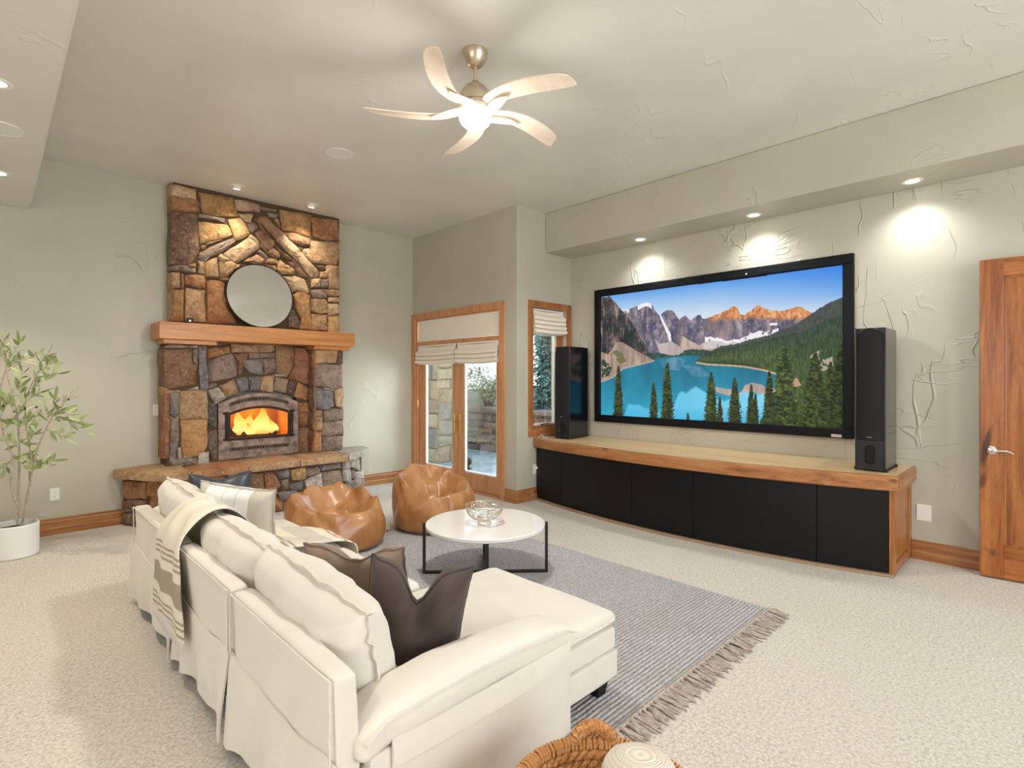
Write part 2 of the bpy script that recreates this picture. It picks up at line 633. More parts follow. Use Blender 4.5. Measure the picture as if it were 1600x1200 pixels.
def leaf_door(y0, y1, gy0, gy1):
    x0, x1 = XF + 0.03, XF + 0.075
    for a, b in ((y0, gy0), (gy1, y1)):
        MB().box(x0, x1, a, b, 0.03, 1.98).build('stile', M_frdoor, d1, 0.004)
    MB().box(x0, x1, gy0, gy1, 0.03, 0.25).build('rail', M_frdoor, d1, 0.004)
    MB().box(x0, x1, gy0, gy1, 1.88, 1.98).build('rail', M_frdoor, d1, 0.004)
    b = MB()   # pale glazing bead
    for a, c in ((gy0, gy0 + 0.014), (gy1 - 0.014, gy1)):
        b.box(x0 + 0.008, x1 - 0.006, a, c, 0.25, 1.88)
    b.box(x0 + 0.008, x1 - 0.006, gy0, gy1, 0.25, 0.268)
    b.build('glazing_bead', M_white, d1)
    MB().box(x0 + 0.02, x0 + 0.026, gy0 + 0.014, gy1 - 0.014, 0.268, 1.88).build('pane', M_glass, d1)


leaf_door(4.885, 5.737, 4.957, 5.60)
leaf_door(5.743, 6.665, 5.86, 6.50)
for y, lev in ((5.675, True), (5.80, False)):
    p = MB().box(XF + 0.012, XF + 0.03, y - 0.018, y + 0.018, 0.76, 1.02).build('handle_plate', M_brass, d1, 0.004)
    if lev:
        MB().tube([(XF + 0.02, y, 0.93), (XF - 0.03, y, 0.93), (XF - 0.035, y + 0.02, 0.93), (XF - 0.035, y + 0.11, 0.925)], 0.009).build('lever', M_brass, p, smooth=40)
        MB().lathe([(0, -0.012), (0.012, -0.012), (0.012, 0.0)], (XF + 0.012, y, 0.80), 12, 'x').build('lock_turn', M_brass, p)
for y in (4.888, 6.672):
    for z in (0.3, 1.1, 1.7):
        MB().lathe([(0, 0), (0.008, 0), (0.008, 0.09), (0, 0.09)], (XF + 0.02, y, z), 8).build('hinge', M_brass, d1)

# ------------------------------------------------------------------ roman shades
M_shade = fabric('linen_shade', lin(238, 228, 212), 200, 0.9, 0.02, 0.2)


def roman(name, label, face, a0, a1, z0, z1, folds, axis, depth=0.05):
    """flat shade pulled up into stacked folds at its foot; hangs on the room side of `face`"""
    t = thing(name, label, 'blind', ((face, (a0 + a1) / 2, z1) if axis == 'y' else ((a0 + a1) / 2, face, z1)), 'pale linen roman shades')
    def P(a, o, z): return (face - o, a, z) if axis == 'y' else (a, face - o, z)
    if not folds:
        prof = [(0.012, z1), (0.016, z0 + 0.02), (0.02, z0), (0.006, z0), (0.004, z1)]
    else:
        zf = z0 + 0.02 + folds * 0.05
        prof = [(0.014, z1), (0.016, zf + 0.03)]
        for k in range(folds):
            zt = zf - k * (zf - z0) / folds
            zb = zf - (k + 1) * (zf - z0) / folds
            o = depth * (0.9 + 0.25 * k / folds)
            prof += [(o * 0.55, zt + 0.012), (o, (zt + zb) / 2 + 0.012), (o * 0.95, zb + 0.006), (0.02 + 0.01 * k, zb + 0.014)]
        prof += [(0.02, z0 - 0.012), (0.006, z0 - 0.012), (0.004, z1)]
    n = 9
    vs = []
    for i in range(n):
        s = i / (n - 1)
        a = a0 + (a1 - a0) * s
        for o, z in prof:
            w = 0.004 * math.sin(7 * s + 30 * z) if folds else 0
            vs.append(P(a, o + w, z + (0.010 * math.sin(PI * s) * (-1) if folds else 0)))
    k = len(prof)
    fs = grid_faces(n, k) + [(i * k + k - 1, (i + 1) * k + k - 1, (i + 1) * k, i * k) for i in range(n - 1)]
    fs += [tuple(range(k)), tuple((n - 1) * k + j for j in range(k))]
    ob('cloth', vs, fs, M_shade, t, 50)
    rl = MB()
    rl.add([P(a0, 0.0, z1), P(a1, 0.0, z1), P(a0, 0.02, z1), P(a1, 0.02, z1), P(a0, 0.0, z1 + 0.02), P(a1, 0.0, z1 + 0.02), P(a0, 0.02, z1 + 0.02), P(a1, 0.02, z1 + 0.02)],
           [(0, 1, 3, 2), (4, 6, 7, 5), (0, 4, 5, 1), (2, 3, 7, 6), (0, 2, 6, 4), (1, 5, 7, 3)])
    rl.build('head_rail', M_white, t)
    return t


roman('roman_shade', 'wide flat cream shade covering the transom above the double door', XF + 0.035, 4.89, 6.66, 2.05, 2.325, 0, 'y')
roman('roman_shade', 'gathered cream roman shade on the glazed door leaf with the lever handle', XF + 0.025, 4.90, 5.72, 1.72, 1.965, 3, 'y', 0.075)
roman('roman_shade', 'gathered cream roman shade on the door leaf nearer the fireplace', XF + 0.025, 5.77, 6.65, 1.72, 1.965, 3, 'y', 0.075)
roman('roman_shade', 'bunched cream roman shade at the top of the narrow window', YR + 0.055, 4.83, 5.43, 2.08, 2.365, 4, 'x', 0.085)

# ------------------------------------------------------------------ narrow window in the return wall
tw = MB()
cx0, cx1, cz0, cz1 = 4.725, 5.53, 0.785, 2.475
tw.box(cx0, WX0, YR - 0.022, YR, cz0, cz1); tw.box(WX1, cx1, YR - 0.022, YR, cz0, cz1)
tw.box(WX0, WX1, YR - 0.022, YR, WZ1, cz1); tw.box(WX0, WX1, YR - 0.022, YR, cz0, WZ0)
structure('trim_narrow_window', tw, M_alder_z, bevel=0.004)
win = bpy.data.objects.new('window_1', None); win.location = ((WX0 + WX1) / 2, YR + 0.09, WZ0); COL.objects.link(win)
WORLD_LOC['window_1'] = Vector(win.location); win['kind'] = 'structure'
wf = MB()
for a, b, c, d in ((WX0, WX0 + 0.03, WZ0, WZ1), (WX1 - 0.12, WX1, WZ0, WZ1), (WX0 + 0.03, WX1 - 0.12, WZ0, WZ0 + 0.05), (WX0 + 0.03, WX1 - 0.12, WZ1 - 0.05, WZ1)):
    wf.box(a, b, YR + 0.06, YR + 0.13, c, d)
wf.build('frame', M_alder_z, win, 0.003)
sb = MB()
for a, b, c, d in ((WX0 + 0.03, WX0 + 0.05, WZ0 + 0.05, WZ1 - 0.05), (WX1 - 0.16, WX1 - 0.12, WZ0 + 0.05, WZ1 - 0.05), (WX0 + 0.05, WX1 - 0.16, WZ0 + 0.05, WZ0 + 0.07)):
    sb.box(a, b, YR + 0.075, YR + 0.12, c, d)
sb.build('glazing_bead', M_white, win)
MB().box(WX0 + 0.05, WX1 - 0.16, YR + 0.095, YR + 0.10, WZ0 + 0.07, WZ1 - 0.05).build('pane', M_glass, win)
MB().box(WX0, WX1, YR, YR + 0.06, WZ0 - 0.0, WZ0 + 0.02).build('sill', M_alder_x, win)
MB().tube([(5.0, YR + 0.03, WZ0 + 0.06), (5.0, YR + 0.0, WZ0 + 0.07), (5.09, YR - 0.02, WZ0 + 0.075)], 0.008).build('crank', M_steel, win, smooth=40)

# ------------------------------------------------------------------ open wooden door, folded back against the screen wall
pf = Vector((5.40, 0.43, 0)); ph = Vector((5.49, -0.50, 0))
dd = (ph - pf).normalized(); dn = Vector((dd.y, -dd.x, 0))          # dn points into the room
if dn.x > 0: dn = -dn
door = bpy.data.objects.new('door_2', None); door.location = ph; COL.objects.link(door)
WORLD_LOC['door_2'] = Vector(ph); door['kind'] = 'structure'
DH = 2.40


def dbox(a0, a1, z0, z1, n0, n1):
    vs = [pf + dd * a + dn * n + Vector((0, 0, z)) for a in (a0, a1) for n in (n0, n1) for z in (z0, z1)]
    return MB().add(vs, [(0, 1, 3, 2), (4, 6, 7, 5), (0, 4, 5, 1), (2, 3, 7, 6), (0, 2, 6, 4), (1, 5, 7, 3)])


DWID = (ph - pf).length
dbox(0, 0.135, 0.012, DH, -0.022, 0.022).build('stile', M_door, door, 0.004)
dbox(DWID - 0.135, DWID, 0.012, DH, -0.022, 0.022).build('stile', M_door, door, 0.004)
dbox(0.135, DWID - 0.135, 0.012, 0.25, -0.022, 0.022).build('rail', M_doorrail, door, 0.004)
dbox(0.135, DWID - 0.135, 2.265, DH, -0.022, 0.022).build('rail', M_doorrail, door, 0.004)
dbox(0.135, DWID - 0.135, 0.25, 2.265, -0.008, 0.008).build('panel', M_door, door)
for a, b, c, d in ((0.135, 0.15, 0.25, 2.265), (DWID - 0.15, DWID - 0.135, 0.25, 2.265), (0.15, DWID - 0.15, 0.25, 0.265), (0.15, DWID - 0.15, 2.25, 2.265)):
    dbox(a, b, c, d, -0.016, 0.016).build('panel_bead', M_door, door, 0.003)
hz = 0.96
hc = pf + dd * 0.07 + Vector((0, 0, hz))
rose = MB()
vs = []
for h, r in ((0.022, 0.0), (0.022, 0.033), (0.028, 0.033), (0.036, 0.026), (0.04, 0.012), (0.04, 0.0)):
    for k in range(24):
        a = 2 * PI * k / 24
        vs.append(hc + dn * h + dd * (r * math.cos(a)) + Vector((0, 0, r * math.sin(a))))
rose.add(vs, [(j * 24 + k, j * 24 + (k + 1) % 24, (j + 1) * 24 + (k + 1) % 24, (j + 1) * 24 + k) for j in range(5) for k in range(24)])
hnd = rose.build('handle', M_nickel, door, smooth=40)
lv = [hc + dn * 0.036, hc + dn * 0.062, hc + dn * 0.068 + dd * 0.012, hc + dn * 0.066 + dd * 0.05 + Vector((0, 0, 0.006)), hc + dn * 0.062 + dd * 0.09 + Vector((0, 0, 0.002)), hc + dn * 0.06 + dd * 0.118 + Vector((0, 0, -0.012))]
MB().tube(catmull(lv, 5), 0.008, 10).build('lever', M_nickel, hnd, smooth=60)
for z in (0.25, 1.2, 2.1):
    c = ph + dd * 0.012 + Vector((0, 0, z))
    MB().lathe([(0, 0), (0.009, 0), (0.009, 0.1), (0, 0.1)], (c.x + 0.0, c.y, c.z), 10).build('hinge', M_nickel, door)
# ================================================================== FIREPLACE
YU, YC, YM = 6.60, 6.50, 6.66       # faces: upper breast, lower side columns, recessed middle
HZ = 0.58                           # hearth top
fp = thing('stone_fireplace', 'tall field-stone fireplace with a raised stone hearth and thick wooden mantel', 'fireplace', (2.3, 6.45, 0))

CROPS = {'A': (240, 270, 9.231), 'D': (380, 290, 9.231), 'E': (240, 390, 9.231), 'F': (400, 400, 9.231), 'W': (170, 260, 3.81),
         'G': (230, 520, 10), 'H': (390, 520, 10), 'I': (230, 620, 10), 'J': (430, 620, 10), 'K': (340, 690, 6.4), 'L': (175, 690, 8.571)}
CO = {'tan': (196, 158, 118), 'och': (192, 144, 90), 'ora': (182, 126, 82), 'bro': (146, 108, 80), 'gra': (150, 134, 122), 'cre': (216, 184, 148),
      'sla': (128, 124, 128), 'rus': (160, 108, 78), 'pur': (152, 130, 122), 'dar': (104, 84, 74), 'pal': (202, 194, 186), 'yel': (208, 168, 112), 'dkb': (124, 96, 80)}
rs = random.Random(11)


def stone(poly, org, a, b, n, back, proud, color, parent, name='stone', joint=-0.005, relief=0.016):
    """one rough stone: `poly` is its outline in the (a, b) plane, standing `proud` out along n"""
    pts = []
    m = len(poly)
    cx = sum(p[0] for p in poly) / m; cy = sum(p[1] for p in poly) / m
    for i in range(m):
        p, q = poly[i], poly[(i + 1) % m]
        L = math.hypot(q[0] - p[0], q[1] - p[1])
        k = 1 if L < 0.05 else (2 if L < 0.16 else 3)
        for j in range(k):
            t = j / k
            jt = 0.05 * L if j else 0.0
            jt = min(jt, 0.010)
            x = p[0] + (q[0] - p[0]) * t; y = p[1] + (q[1] - p[1]) * t
            nx, ny = -(q[1] - p[1]) / max(L, 1e-6), (q[0] - p[0]) / max(L, 1e-6)
            o = rs.uniform(-jt, jt)
            pts.append((x + nx * o, y + ny * o))
    def inset(d, p):
        dx, dy = cx - p[0], cy - p[1]
        L = math.hypot(dx, dy) or 1e-6
        k = min(0.6, d / L)
        return p[0] + dx * k, p[1] + dy * k
    k = len(pts)
    rings = []
    tilt = (rs.uniform(-0.05, 0.05), rs.uniform(-0.05, 0.05))
    for d, h, jt in ((joint, -back, 0), (joint, proud - 0.018, 0.003), (joint + 0.011, proud - 0.002, 0.005)):
        rings.append([(*inset(d, p), h, jt) for p in pts])
    rings.append([(p[0] + (cx - p[0]) * 0.5, p[1] + (cy - p[1]) * 0.5, proud + relief * 0.5, relief * 0.7) for p in pts])
    vs = []
    for r in rings:
        for x, y, h, jt in r:
            hh = h + (rs.uniform(-jt, jt) + (x - cx) * tilt[0] + (y - cy) * tilt[1] if jt else 0)
            vs.append(org + a * x + b * y + n * hh)
    vs.append(org + a * cx + b * cy + n * (proud + relief * 0.5 + rs.uniform(-relief, relief) * 0.6))
    fs = [tuple(range(k))]
    for r in range(3):
        for i in range(k):
            fs.append((r * k + i, r * k + (i + 1) % k, (r + 1) * k + (i + 1) % k, (r + 1) * k + i))
    fs += [(3 * k + i, 3 * k + (i + 1) % k, 4 * k) for i in range(k)]
    o = ob(name, vs, fs, M_stone, parent, 50)
    f = rs.uniform(0.88, 1.1)
    c = lin(*color)
    o.color = (min(1, c[0] * f), min(1, c[1] * f), min(1, c[2] * f), 1)
    return o


X_, Y_, Z_ = Vector((1, 0, 0)), Vector((0, 1, 0)), Vector((0, 0, 1))


def face_stones(items, plane, back, proud, zlim=None, xlim=None):
    """items: (crop, colour, outline); plane: Y of the face or a pair of plan points"""
    if isinstance(plane, (int, float)):
        p, q = (0.0, plane), (1.0, plane)
    else:
        p, q = plane
    a = Vector((q[0] - p[0], q[1] - p[1], 0)).normalized()
    n = Vector((a.y, -a.x, 0))
    org = Vector((p[0], p[1], 0))
    for crop, col, outl in items:
        u0, v0, s = CROPS[crop]
        poly = []
        for x, y in outl:
            w = on_line(u0 + x / s, v0 + y / s, p, q)
            aa = (w - org).dot(a); zz = w.z
            if zlim: zz = min(max(zz, zlim[0]), zlim[1])
            if xlim: aa = min(max(aa, xlim[0]), xlim[1])
            poly.append((aa, zz))
        stone(poly, org, a, Z_, n, back, proud + rs.uniform(-0.008, 0.010), CO[col], fp)


core = MB()
core.box(1.40, 3.27, YU + 0.006, YW, 2.085, ZC)
core.box(1.31, 1.70, YC + 0.006, YW, HZ - 0.05, 1.87)
core.box(2.89, 3.25, YC + 0.006, YW, HZ - 0.05, 1.87)
core.box(1.70, 1.83, YM + 0.006, YW, HZ - 0.05, 1.92); core.box(2.73, 2.89, YM + 0.006, YW, HZ - 0.05, 1.92)
core.box(1.83, 2.73, YM + 0.006, YW, 1.345, 1.92)
core.prism([(0.985, YW), (0.985, 6.74), (1.27, 6.16), (3.10, 6.16), (3.60, 6.62), (3.60, YW)], 0.0, HZ - 0.05)
core.build('mortar_core', M_mortar, fp)

UPPER = [
 ('A', 'cre', [(160, 150), (600, 240), (610, 385), (155, 310)]),
 ('A', 'ora', [(155, 325), (620, 395), (660, 450), (655, 580), (155, 510)]),
 ('A', 'dkb', [(155, 530), (400, 570), (625, 600), (640, 900), (655, 1080), (640, 1180), (560, 1290), (480, 1330), (155, 1300)]),
 ('A', 'och', [(650, 280), (1150, 370), (1165, 500), (1215, 640), (900, 625), (715, 580)]),
 ('A', 'gra', [(640, 595), (1025, 660), (1020, 720), (640, 650)]),
 ('A', 'yel', [(640, 705), (1000, 740), (1075, 760), (1135, 900), (850, 970), (670, 1030), (640, 800)]),
 ('A', 'yel', [(1070, 680), (1240, 650), (1310, 720), (1380, 880), (1310, 930), (1170, 975)]),
 ('A', 'cre', [(1170, 390), (1500, 460), (1525, 480), (1520, 565), (1180, 540)]),
 ('A', 'cre', [(1210, 590), (1420, 600), (1425, 620), (1400, 715), (1330, 700), (1260, 650)]),
 ('A', 'cre', [(680, 1050), (755, 1050), (740, 1090), (690, 1095)]),
 ('A', 'cre', [(760, 1005), (870, 985), (985, 965), (890, 1000), (770, 1040)]),
 ('W', 'gra', [(535, 515), (640, 465), (735, 430), (752, 445), (705, 490), (600, 540), (570, 570), (535, 560)]),
 ('W', 'cre', [(680, 520), (725, 490), (830, 425), (890, 470), (892, 490), (770, 570), (740, 568)]),
 ('D', 'cre', [(75, 740), (110, 710), (230, 820), (205, 870)]),
 ('D', 'bro', [(250, 430), (340, 440), (575, 690), (475, 800), (200, 480)]),
 ('D', 'rus', [(155, 480), (195, 482), (405, 780), (330, 720)]),
 ('D', 'bro', [(160, 680), (240, 640), (440, 800), (430, 870), (360, 940), (300, 900)]),
 ('D', 'cre', [(585, 695), (640, 775), (850, 960), (1005, 1145), (1110, 1255), (1065, 1325), (985, 1325), (705, 1015), (490, 800)]),
 ('D', 'bro', [(445, 870), (520, 920), (700, 1070), (640, 1080), (560, 1020)]),
 ('D', 'bro', [(590, 680), (780, 700), (960, 770), (965, 850), (850, 860), (660, 780)]),
 ('D', 'och', [(520, 350), (980, 430), (985, 500), (970, 750), (750, 670), (560, 640)]),
 ('D', 'ora', [(990, 460), (1360, 500), (1370, 640), (1390, 800), (1200, 790), (1000, 730)]),
 ('D', 'tan', [(975, 790), (1385, 820), (1380, 1000), (1345, 1140), (1180, 1130), (1010, 1110), (960, 1000)]),
 ('D', 'cre', [(780, 890), (830, 900), (845, 940)]),
 ('D', 'cre', [(865, 920), (950, 910), (960, 1000), (1010, 1080), (985, 1110), (870, 990)]),
 ('D', 'pur', [(245, 310), (480, 350), (480, 375), (250, 348)]),
 ('D', 'pur', [(345, 385), (500, 410), (490, 465), (380, 455)]),
 ('D', 'tan', [(440, 480), (500, 480), (535, 600), (520, 600)]),
 ('D', 'pur', [(50, 545), (150, 530), (215, 600), (130, 680), (85, 640)]),
 ('D', 'gra', [(200, 950), (230, 920), (355, 1030), (320, 1060)]),
 ('D', 'bro', [(235, 830), (290, 900), (350, 965), (330, 990), (230, 890)]),
 ('D', 'bro', [(345, 970), (430, 905), (520, 990), (510, 1050), (400, 1020)]),
 ('D', 'tan', [(10, 1095), (190, 995), (310, 1070), (260, 1130)]),
 ('D', 'tan', [(335, 1045), (480, 1045), (495, 1110), (480, 1130), (310, 1110)]),
 ('F', 'tan', [(105, 120), (275, 150), (280, 215)]),
 ('F', 'yel', [(320, 90), (350, 60), (545, 190), (540, 270), (360, 260), (300, 190)]),
 ('F', 'bro', [(360, 45), (530, 110), (550, 165), (510, 160)]),
 ('F', 'bro', [(575, 200), (620, 170), (750, 310), (600, 285)]),
 ('F', 'cre', [(370, 290), (560, 290), (700, 340), (770, 520), (720, 545), (600, 490), (520, 520), (450, 380)]),
 ('F', 'och', [(530, 570), (600, 520), (770, 570), (780, 870), (790, 1060), (620, 1050), (650, 900), (570, 760)]),
 ('F', 'dar', [(480, 800), (540, 790), (620, 950), (620, 1050), (455, 1030)]),
 ('F', 'cre', [(800, 340), (935, 325), (930, 440), (800, 450)]),
 ('F', 'gra', [(945, 340), (1030, 330), (1040, 450), (950, 450)]),
 ('F', 'tan', [(930, 230), (1020, 220), (1025, 310), (920, 310)]),
 ('F', 'dar', [(840, 135), (970, 135), (1010, 210), (940, 220)]),
 ('F', 'tan', [(1005, 150), (1050, 130), (1190, 155), (1190, 470), (1050, 470), (1040, 310)]),
 ('F', 'pur', [(785, 495), (950, 490), (1030, 560), (1020, 605), (830, 605)]),
 ('F', 'tan', [(960, 480), (1180, 495), (1215, 575), (1050, 570)]),
 ('F', 'cre', [(1045, 595), (1215, 605), (1210, 660), (1045, 660)]),
 ('F', 'tan', [(790, 625), (990, 625), (1030, 680), (1030, 820), (900, 830), (800, 780)]),
 ('F', 'cre', [(1040, 690), (1170, 690), (1200, 750), (1195, 830), (1040, 860)]),
 ('F', 'tan', [(790, 845), (1025, 850), (1025, 1080), (800, 1060)]),
 ('F', 'yel', [(1040, 875), (1195, 850), (1195, 1110), (1040, 1100)]),
 ('E', 'gra', [(190, 230), (440, 230), (600, 270), (600, 335), (350, 310), (190, 285)]),
 ('E', 'tan', [(490, 230), (600, 200), (605, 255)]),
 ('E', 'tan', [(165, 320), (370, 335), (375, 545), (165, 545)]),
 ('E', 'bro', [(390, 350), (430, 350), (430, 560), (390, 560)]),
 ('E', 'ora', [(440, 370), (560, 355), (730, 378), (745, 450), (740, 560), (620, 545), (450, 490)]),
 ('E', 'cre', [(153, 570), (235, 565), (238, 1030), (165, 1020)]),
 ('E', 'och', [(245, 568), (430, 580), (435, 1030), (245, 1020)]),
 ('E', 'tan', [(450, 605), (480, 550), (745, 585), (745, 1050), (450, 1030)]),
 ('E', 'ora', [(755, 455), (850, 435), (1030, 470), (1010, 620), (1050, 820), (1150, 960), (1200, 1070), (755, 1055)]),
 ('E', 'tan', [(635, 165), (735, 180), (730, 360), (640, 335)]),
 ('E', 'tan', [(745, 180), (920, 110), (945, 400), (760, 390), (740, 340)]),
 ('E', 'cre', [(935, 100), (970, 60), (1100, 160), (960, 165)]),
 ('E', 'tan', [(945, 175), (1110, 170), (1190, 210), (1130, 330), (1060, 400), (955, 400)]),
 ('E', 'tan', [(961, 408), (1100, 412), (1090, 450), (970, 440)]),
 ('E', 'cre', [(1190, 220), (1250, 210), (1240, 250), (1160, 290)]),
]
face_stones(UPPER, YU, YW - YU - 0.01, 0.018, (2.092, ZC - 0.004), (1.372, 3.31))

LEFTCOL = [
 ('G', 'gra', [(330, 165), (790, 170), (790, 240), (250, 240)]),
 ('G', 'bro', [(235, 255), (700, 250), (710, 480), (785, 520), (765, 815), (600, 830), (330, 885), (215, 830)]),
 ('G', 'gra', [(715, 258), (790, 258), (790, 505), (718, 450)]),
 ('G', 'tan', [(170, 850), (320, 890), (505, 890), (505, 915), (250, 965), (170, 880)]),
 ('G', 'pal', [(600, 885), (790, 830), (800, 888)]),
 ('G', 'sla', [(805, 185), (925, 195), (940, 880), (825, 885)]),
 ('I', 'rus', [(255, -60), (338, -60), (338, 960), (255, 970)]),
 ('I', 'sla', [(345, -70), (500, -70), (500, 250), (430, 320), (350, 260)]),
 ('I', 'pur', [(345, 290), (430, 335), (500, 270), (500, 500), (490, 700), (350, 690)]),
 ('I', 'sla', [(345, 705), (490, 710), (460, 960), (350, 1040)]),
 ('I', 'tan', [(510, -90), (760, -105), (930, -105), (945, 100), (945, 340), (515, 350)]),
 ('I', 'och', [(515, 360), (945, 350), (945, 750), (880, 890), (720, 945), (560, 965), (535, 600)]),
 ('I', 'pal', [(480, 800), (525, 780), (545, 965), (480, 970)]),
 ('I', 'sla', [(390, 1000), (470, 975), (700, 960), (760, 1010), (600, 1045), (380, 1060)]),
]
face_stones(LEFTCOL, YC, 0.26, 0.012, (HZ - 0.01, 1.862), (1.285, 1.715))
RIGHTCOL = [
 ('H', 'tan', [(1025, 265), (1380, 280), (1340, 470), (1025, 480)]),
 ('H', 'dar', [(1392, 282), (1465, 300), (1455, 480), (1355, 478)]),
 ('H', 'pur', [(1020, 500), (1170, 488), (1450, 495), (1450, 830), (1320, 885), (1160, 835), (1020, 840)]),
 ('H', 'pal', [(1130, 840), (1325, 895), (1300, 910), (1180, 885)]),
 ('J', 'sla', [(620, -145), (720, -125), (905, -85), (920, 140), (830, 190), (740, 205), (640, 140)]),
 ('J', 'cre', [(925, -95), (1065, -150), (1060, 170), (960, 150)]),
 ('J', 'tan', [(640, 215), (730, 222), (730, 305), (640, 305)]),
 ('J', 'tan', [(630, 318), (740, 318), (735, 525), (620, 528)]),
 ('J', 'ora', [(620, 540), (720, 545), (725, 860), (600, 860)]),
 ('J', 'gra', [(755, 230), (860, 190), (1060, 185), (1070, 340), (950, 372), (760, 385)]),
 ('J', 'pur', [(745, 395), (950, 382), (1065, 355), (1065, 600), (735, 610)]),
 ('J', 'pur', [(735, 620), (1060, 612), (1060, 800), (1000, 840), (820, 850), (735, 850)]),
]
face_stones(RIGHTCOL, YC, 0.26, 0.012, (HZ - 0.01, 1.862), (2.875, 3.27))
MIDDLE = [
 ('G', 'ora', [(945, 225), (1280, 212), (1300, 310), (1130, 360), (945, 405)]),
 ('G', 'gra', [(1060, 150), (1250, 140), (1275, 175), (1090, 205)]),
 ('H', 'tan', [(-285, 165), (400, 185), (400, 265), (350, 300), (-270, 310)]),
 ('H', 'gra', [(-10, 312), (390, 315), (385, 385), (10, 400)]),
 ('G', 'pur', [(950, 430), (1130, 372), (1320, 322), (1400, 470), (1390, 680), (1180, 730), (960, 775)]),
 ('G', 'bro', [(1330, 325), (1575, 328), (1500, 500), (1480, 640), (1410, 660), (1415, 470)]),
 ('H', 'sla', [(-80, 430), (200, 408), (220, 640), (150, 658), (0, 620), (-90, 520)]),
 ('H', 'pur', [(212, 408), (400, 398), (412, 600), (240, 650)]),
 ('H', 'bro', [(412, 200), (560, 210), (690, 228), (700, 500), (580, 700), (420, 615)]),
 ('H', 'rus', [(702, 230), (860, 245), (990, 390), (1000, 790), (940, 800), (600, 715), (712, 505)]),
 ('H', 'pal', [(400, 645), (555, 660), (550, 690), (410, 680)]),
 ('G', 'pal', [(950, 900), (1120, 850), (1250, 1010), (1060, 1120)]),
 ('G', 'gra', [(935, 800), (1080, 790), (1092, 840), (935, 885)]),
 ('G', 'tan', [(1130, 825), (1360, 728), (1430, 925), (1262, 1008)]),
 ('G', 'sla', [(1385, 722), (1560, 690), (1595, 900), (1455, 925)]),
 ('H', 'sla', [(-15, 685), (160, 675), (165, 895), (10, 900)]),
 ('H', 'tan', [(188, 690), (388, 665), (360, 940), (172, 898)]),
 ('H', 'gra', [(408, 695), (605, 730), (560, 940), (378, 905)]),
 ('H', 'dar', [(618, 750), (740, 750), (680, 975), (558, 950)]),
 ('H', 'ora', [(752, 770), (830, 818), (942, 900), (890, 1060), (692, 985)]),
 ('H', 'bro', [(955, 860), (1000, 880), (1000, 1060), (905, 1050)]),
 ('J', 'ora', [(345, 95), (480, 85), (600, 100), (600, 240), (400, 245), (350, 240)]),
 ('J', 'rus', [(345, 252), (600, 250), (600, 420), (470, 470), (350, 460)]),
 ('J', 'bro', [(345, 475), (470, 482), (600, 430), (600, 860), (345, 870)]),
 ('I', 'sla', [(948, 60), (1100, 135), (1105, 480), (1000, 520), (948, 400)]),
 ('I', 'gra', [(948, 430), (1000, 535), (1105, 500), (1110, 990), (1010, 1000), (955, 800)]),
]
face_stones(MIDDLE, YM, 0.10, 0.012, (HZ - 0.01, 1.908), (1.70, 2.90))

# the inner cheek of the right column, and small stones at the foot of the left one
for z0, z1, c in ((0.575, 0.86, 'rus'), (0.86, 1.09, 'bro'), (1.09, 1.40, 'dkb'), (1.40, 1.62, 'bro'), (1.62, 1.862, 'rus')):
    stone([(0.0, z0), (0.165, z0), (0.165, z1), (0.0, z1)], Vector((2.89, 6.665, 0)), -Y_, Z_, -X_, 0.02, 0.010, CO[c], fp)
for x0, x1, z0, z1, c in ((1.36, 1.47, 0.57, 0.66, 'sla'), (1.47, 1.60, 0.57, 0.65, 'gra'), (1.60, 1.71, 0.57, 0.70, 'pal')):
    stone([(x0, z0), (x1, z0), (x1, z1), (x0, z1)], Vector((0, YC, 0)), X_, Z_, -Y_, 0.1, 0.004, CO[c], fp)
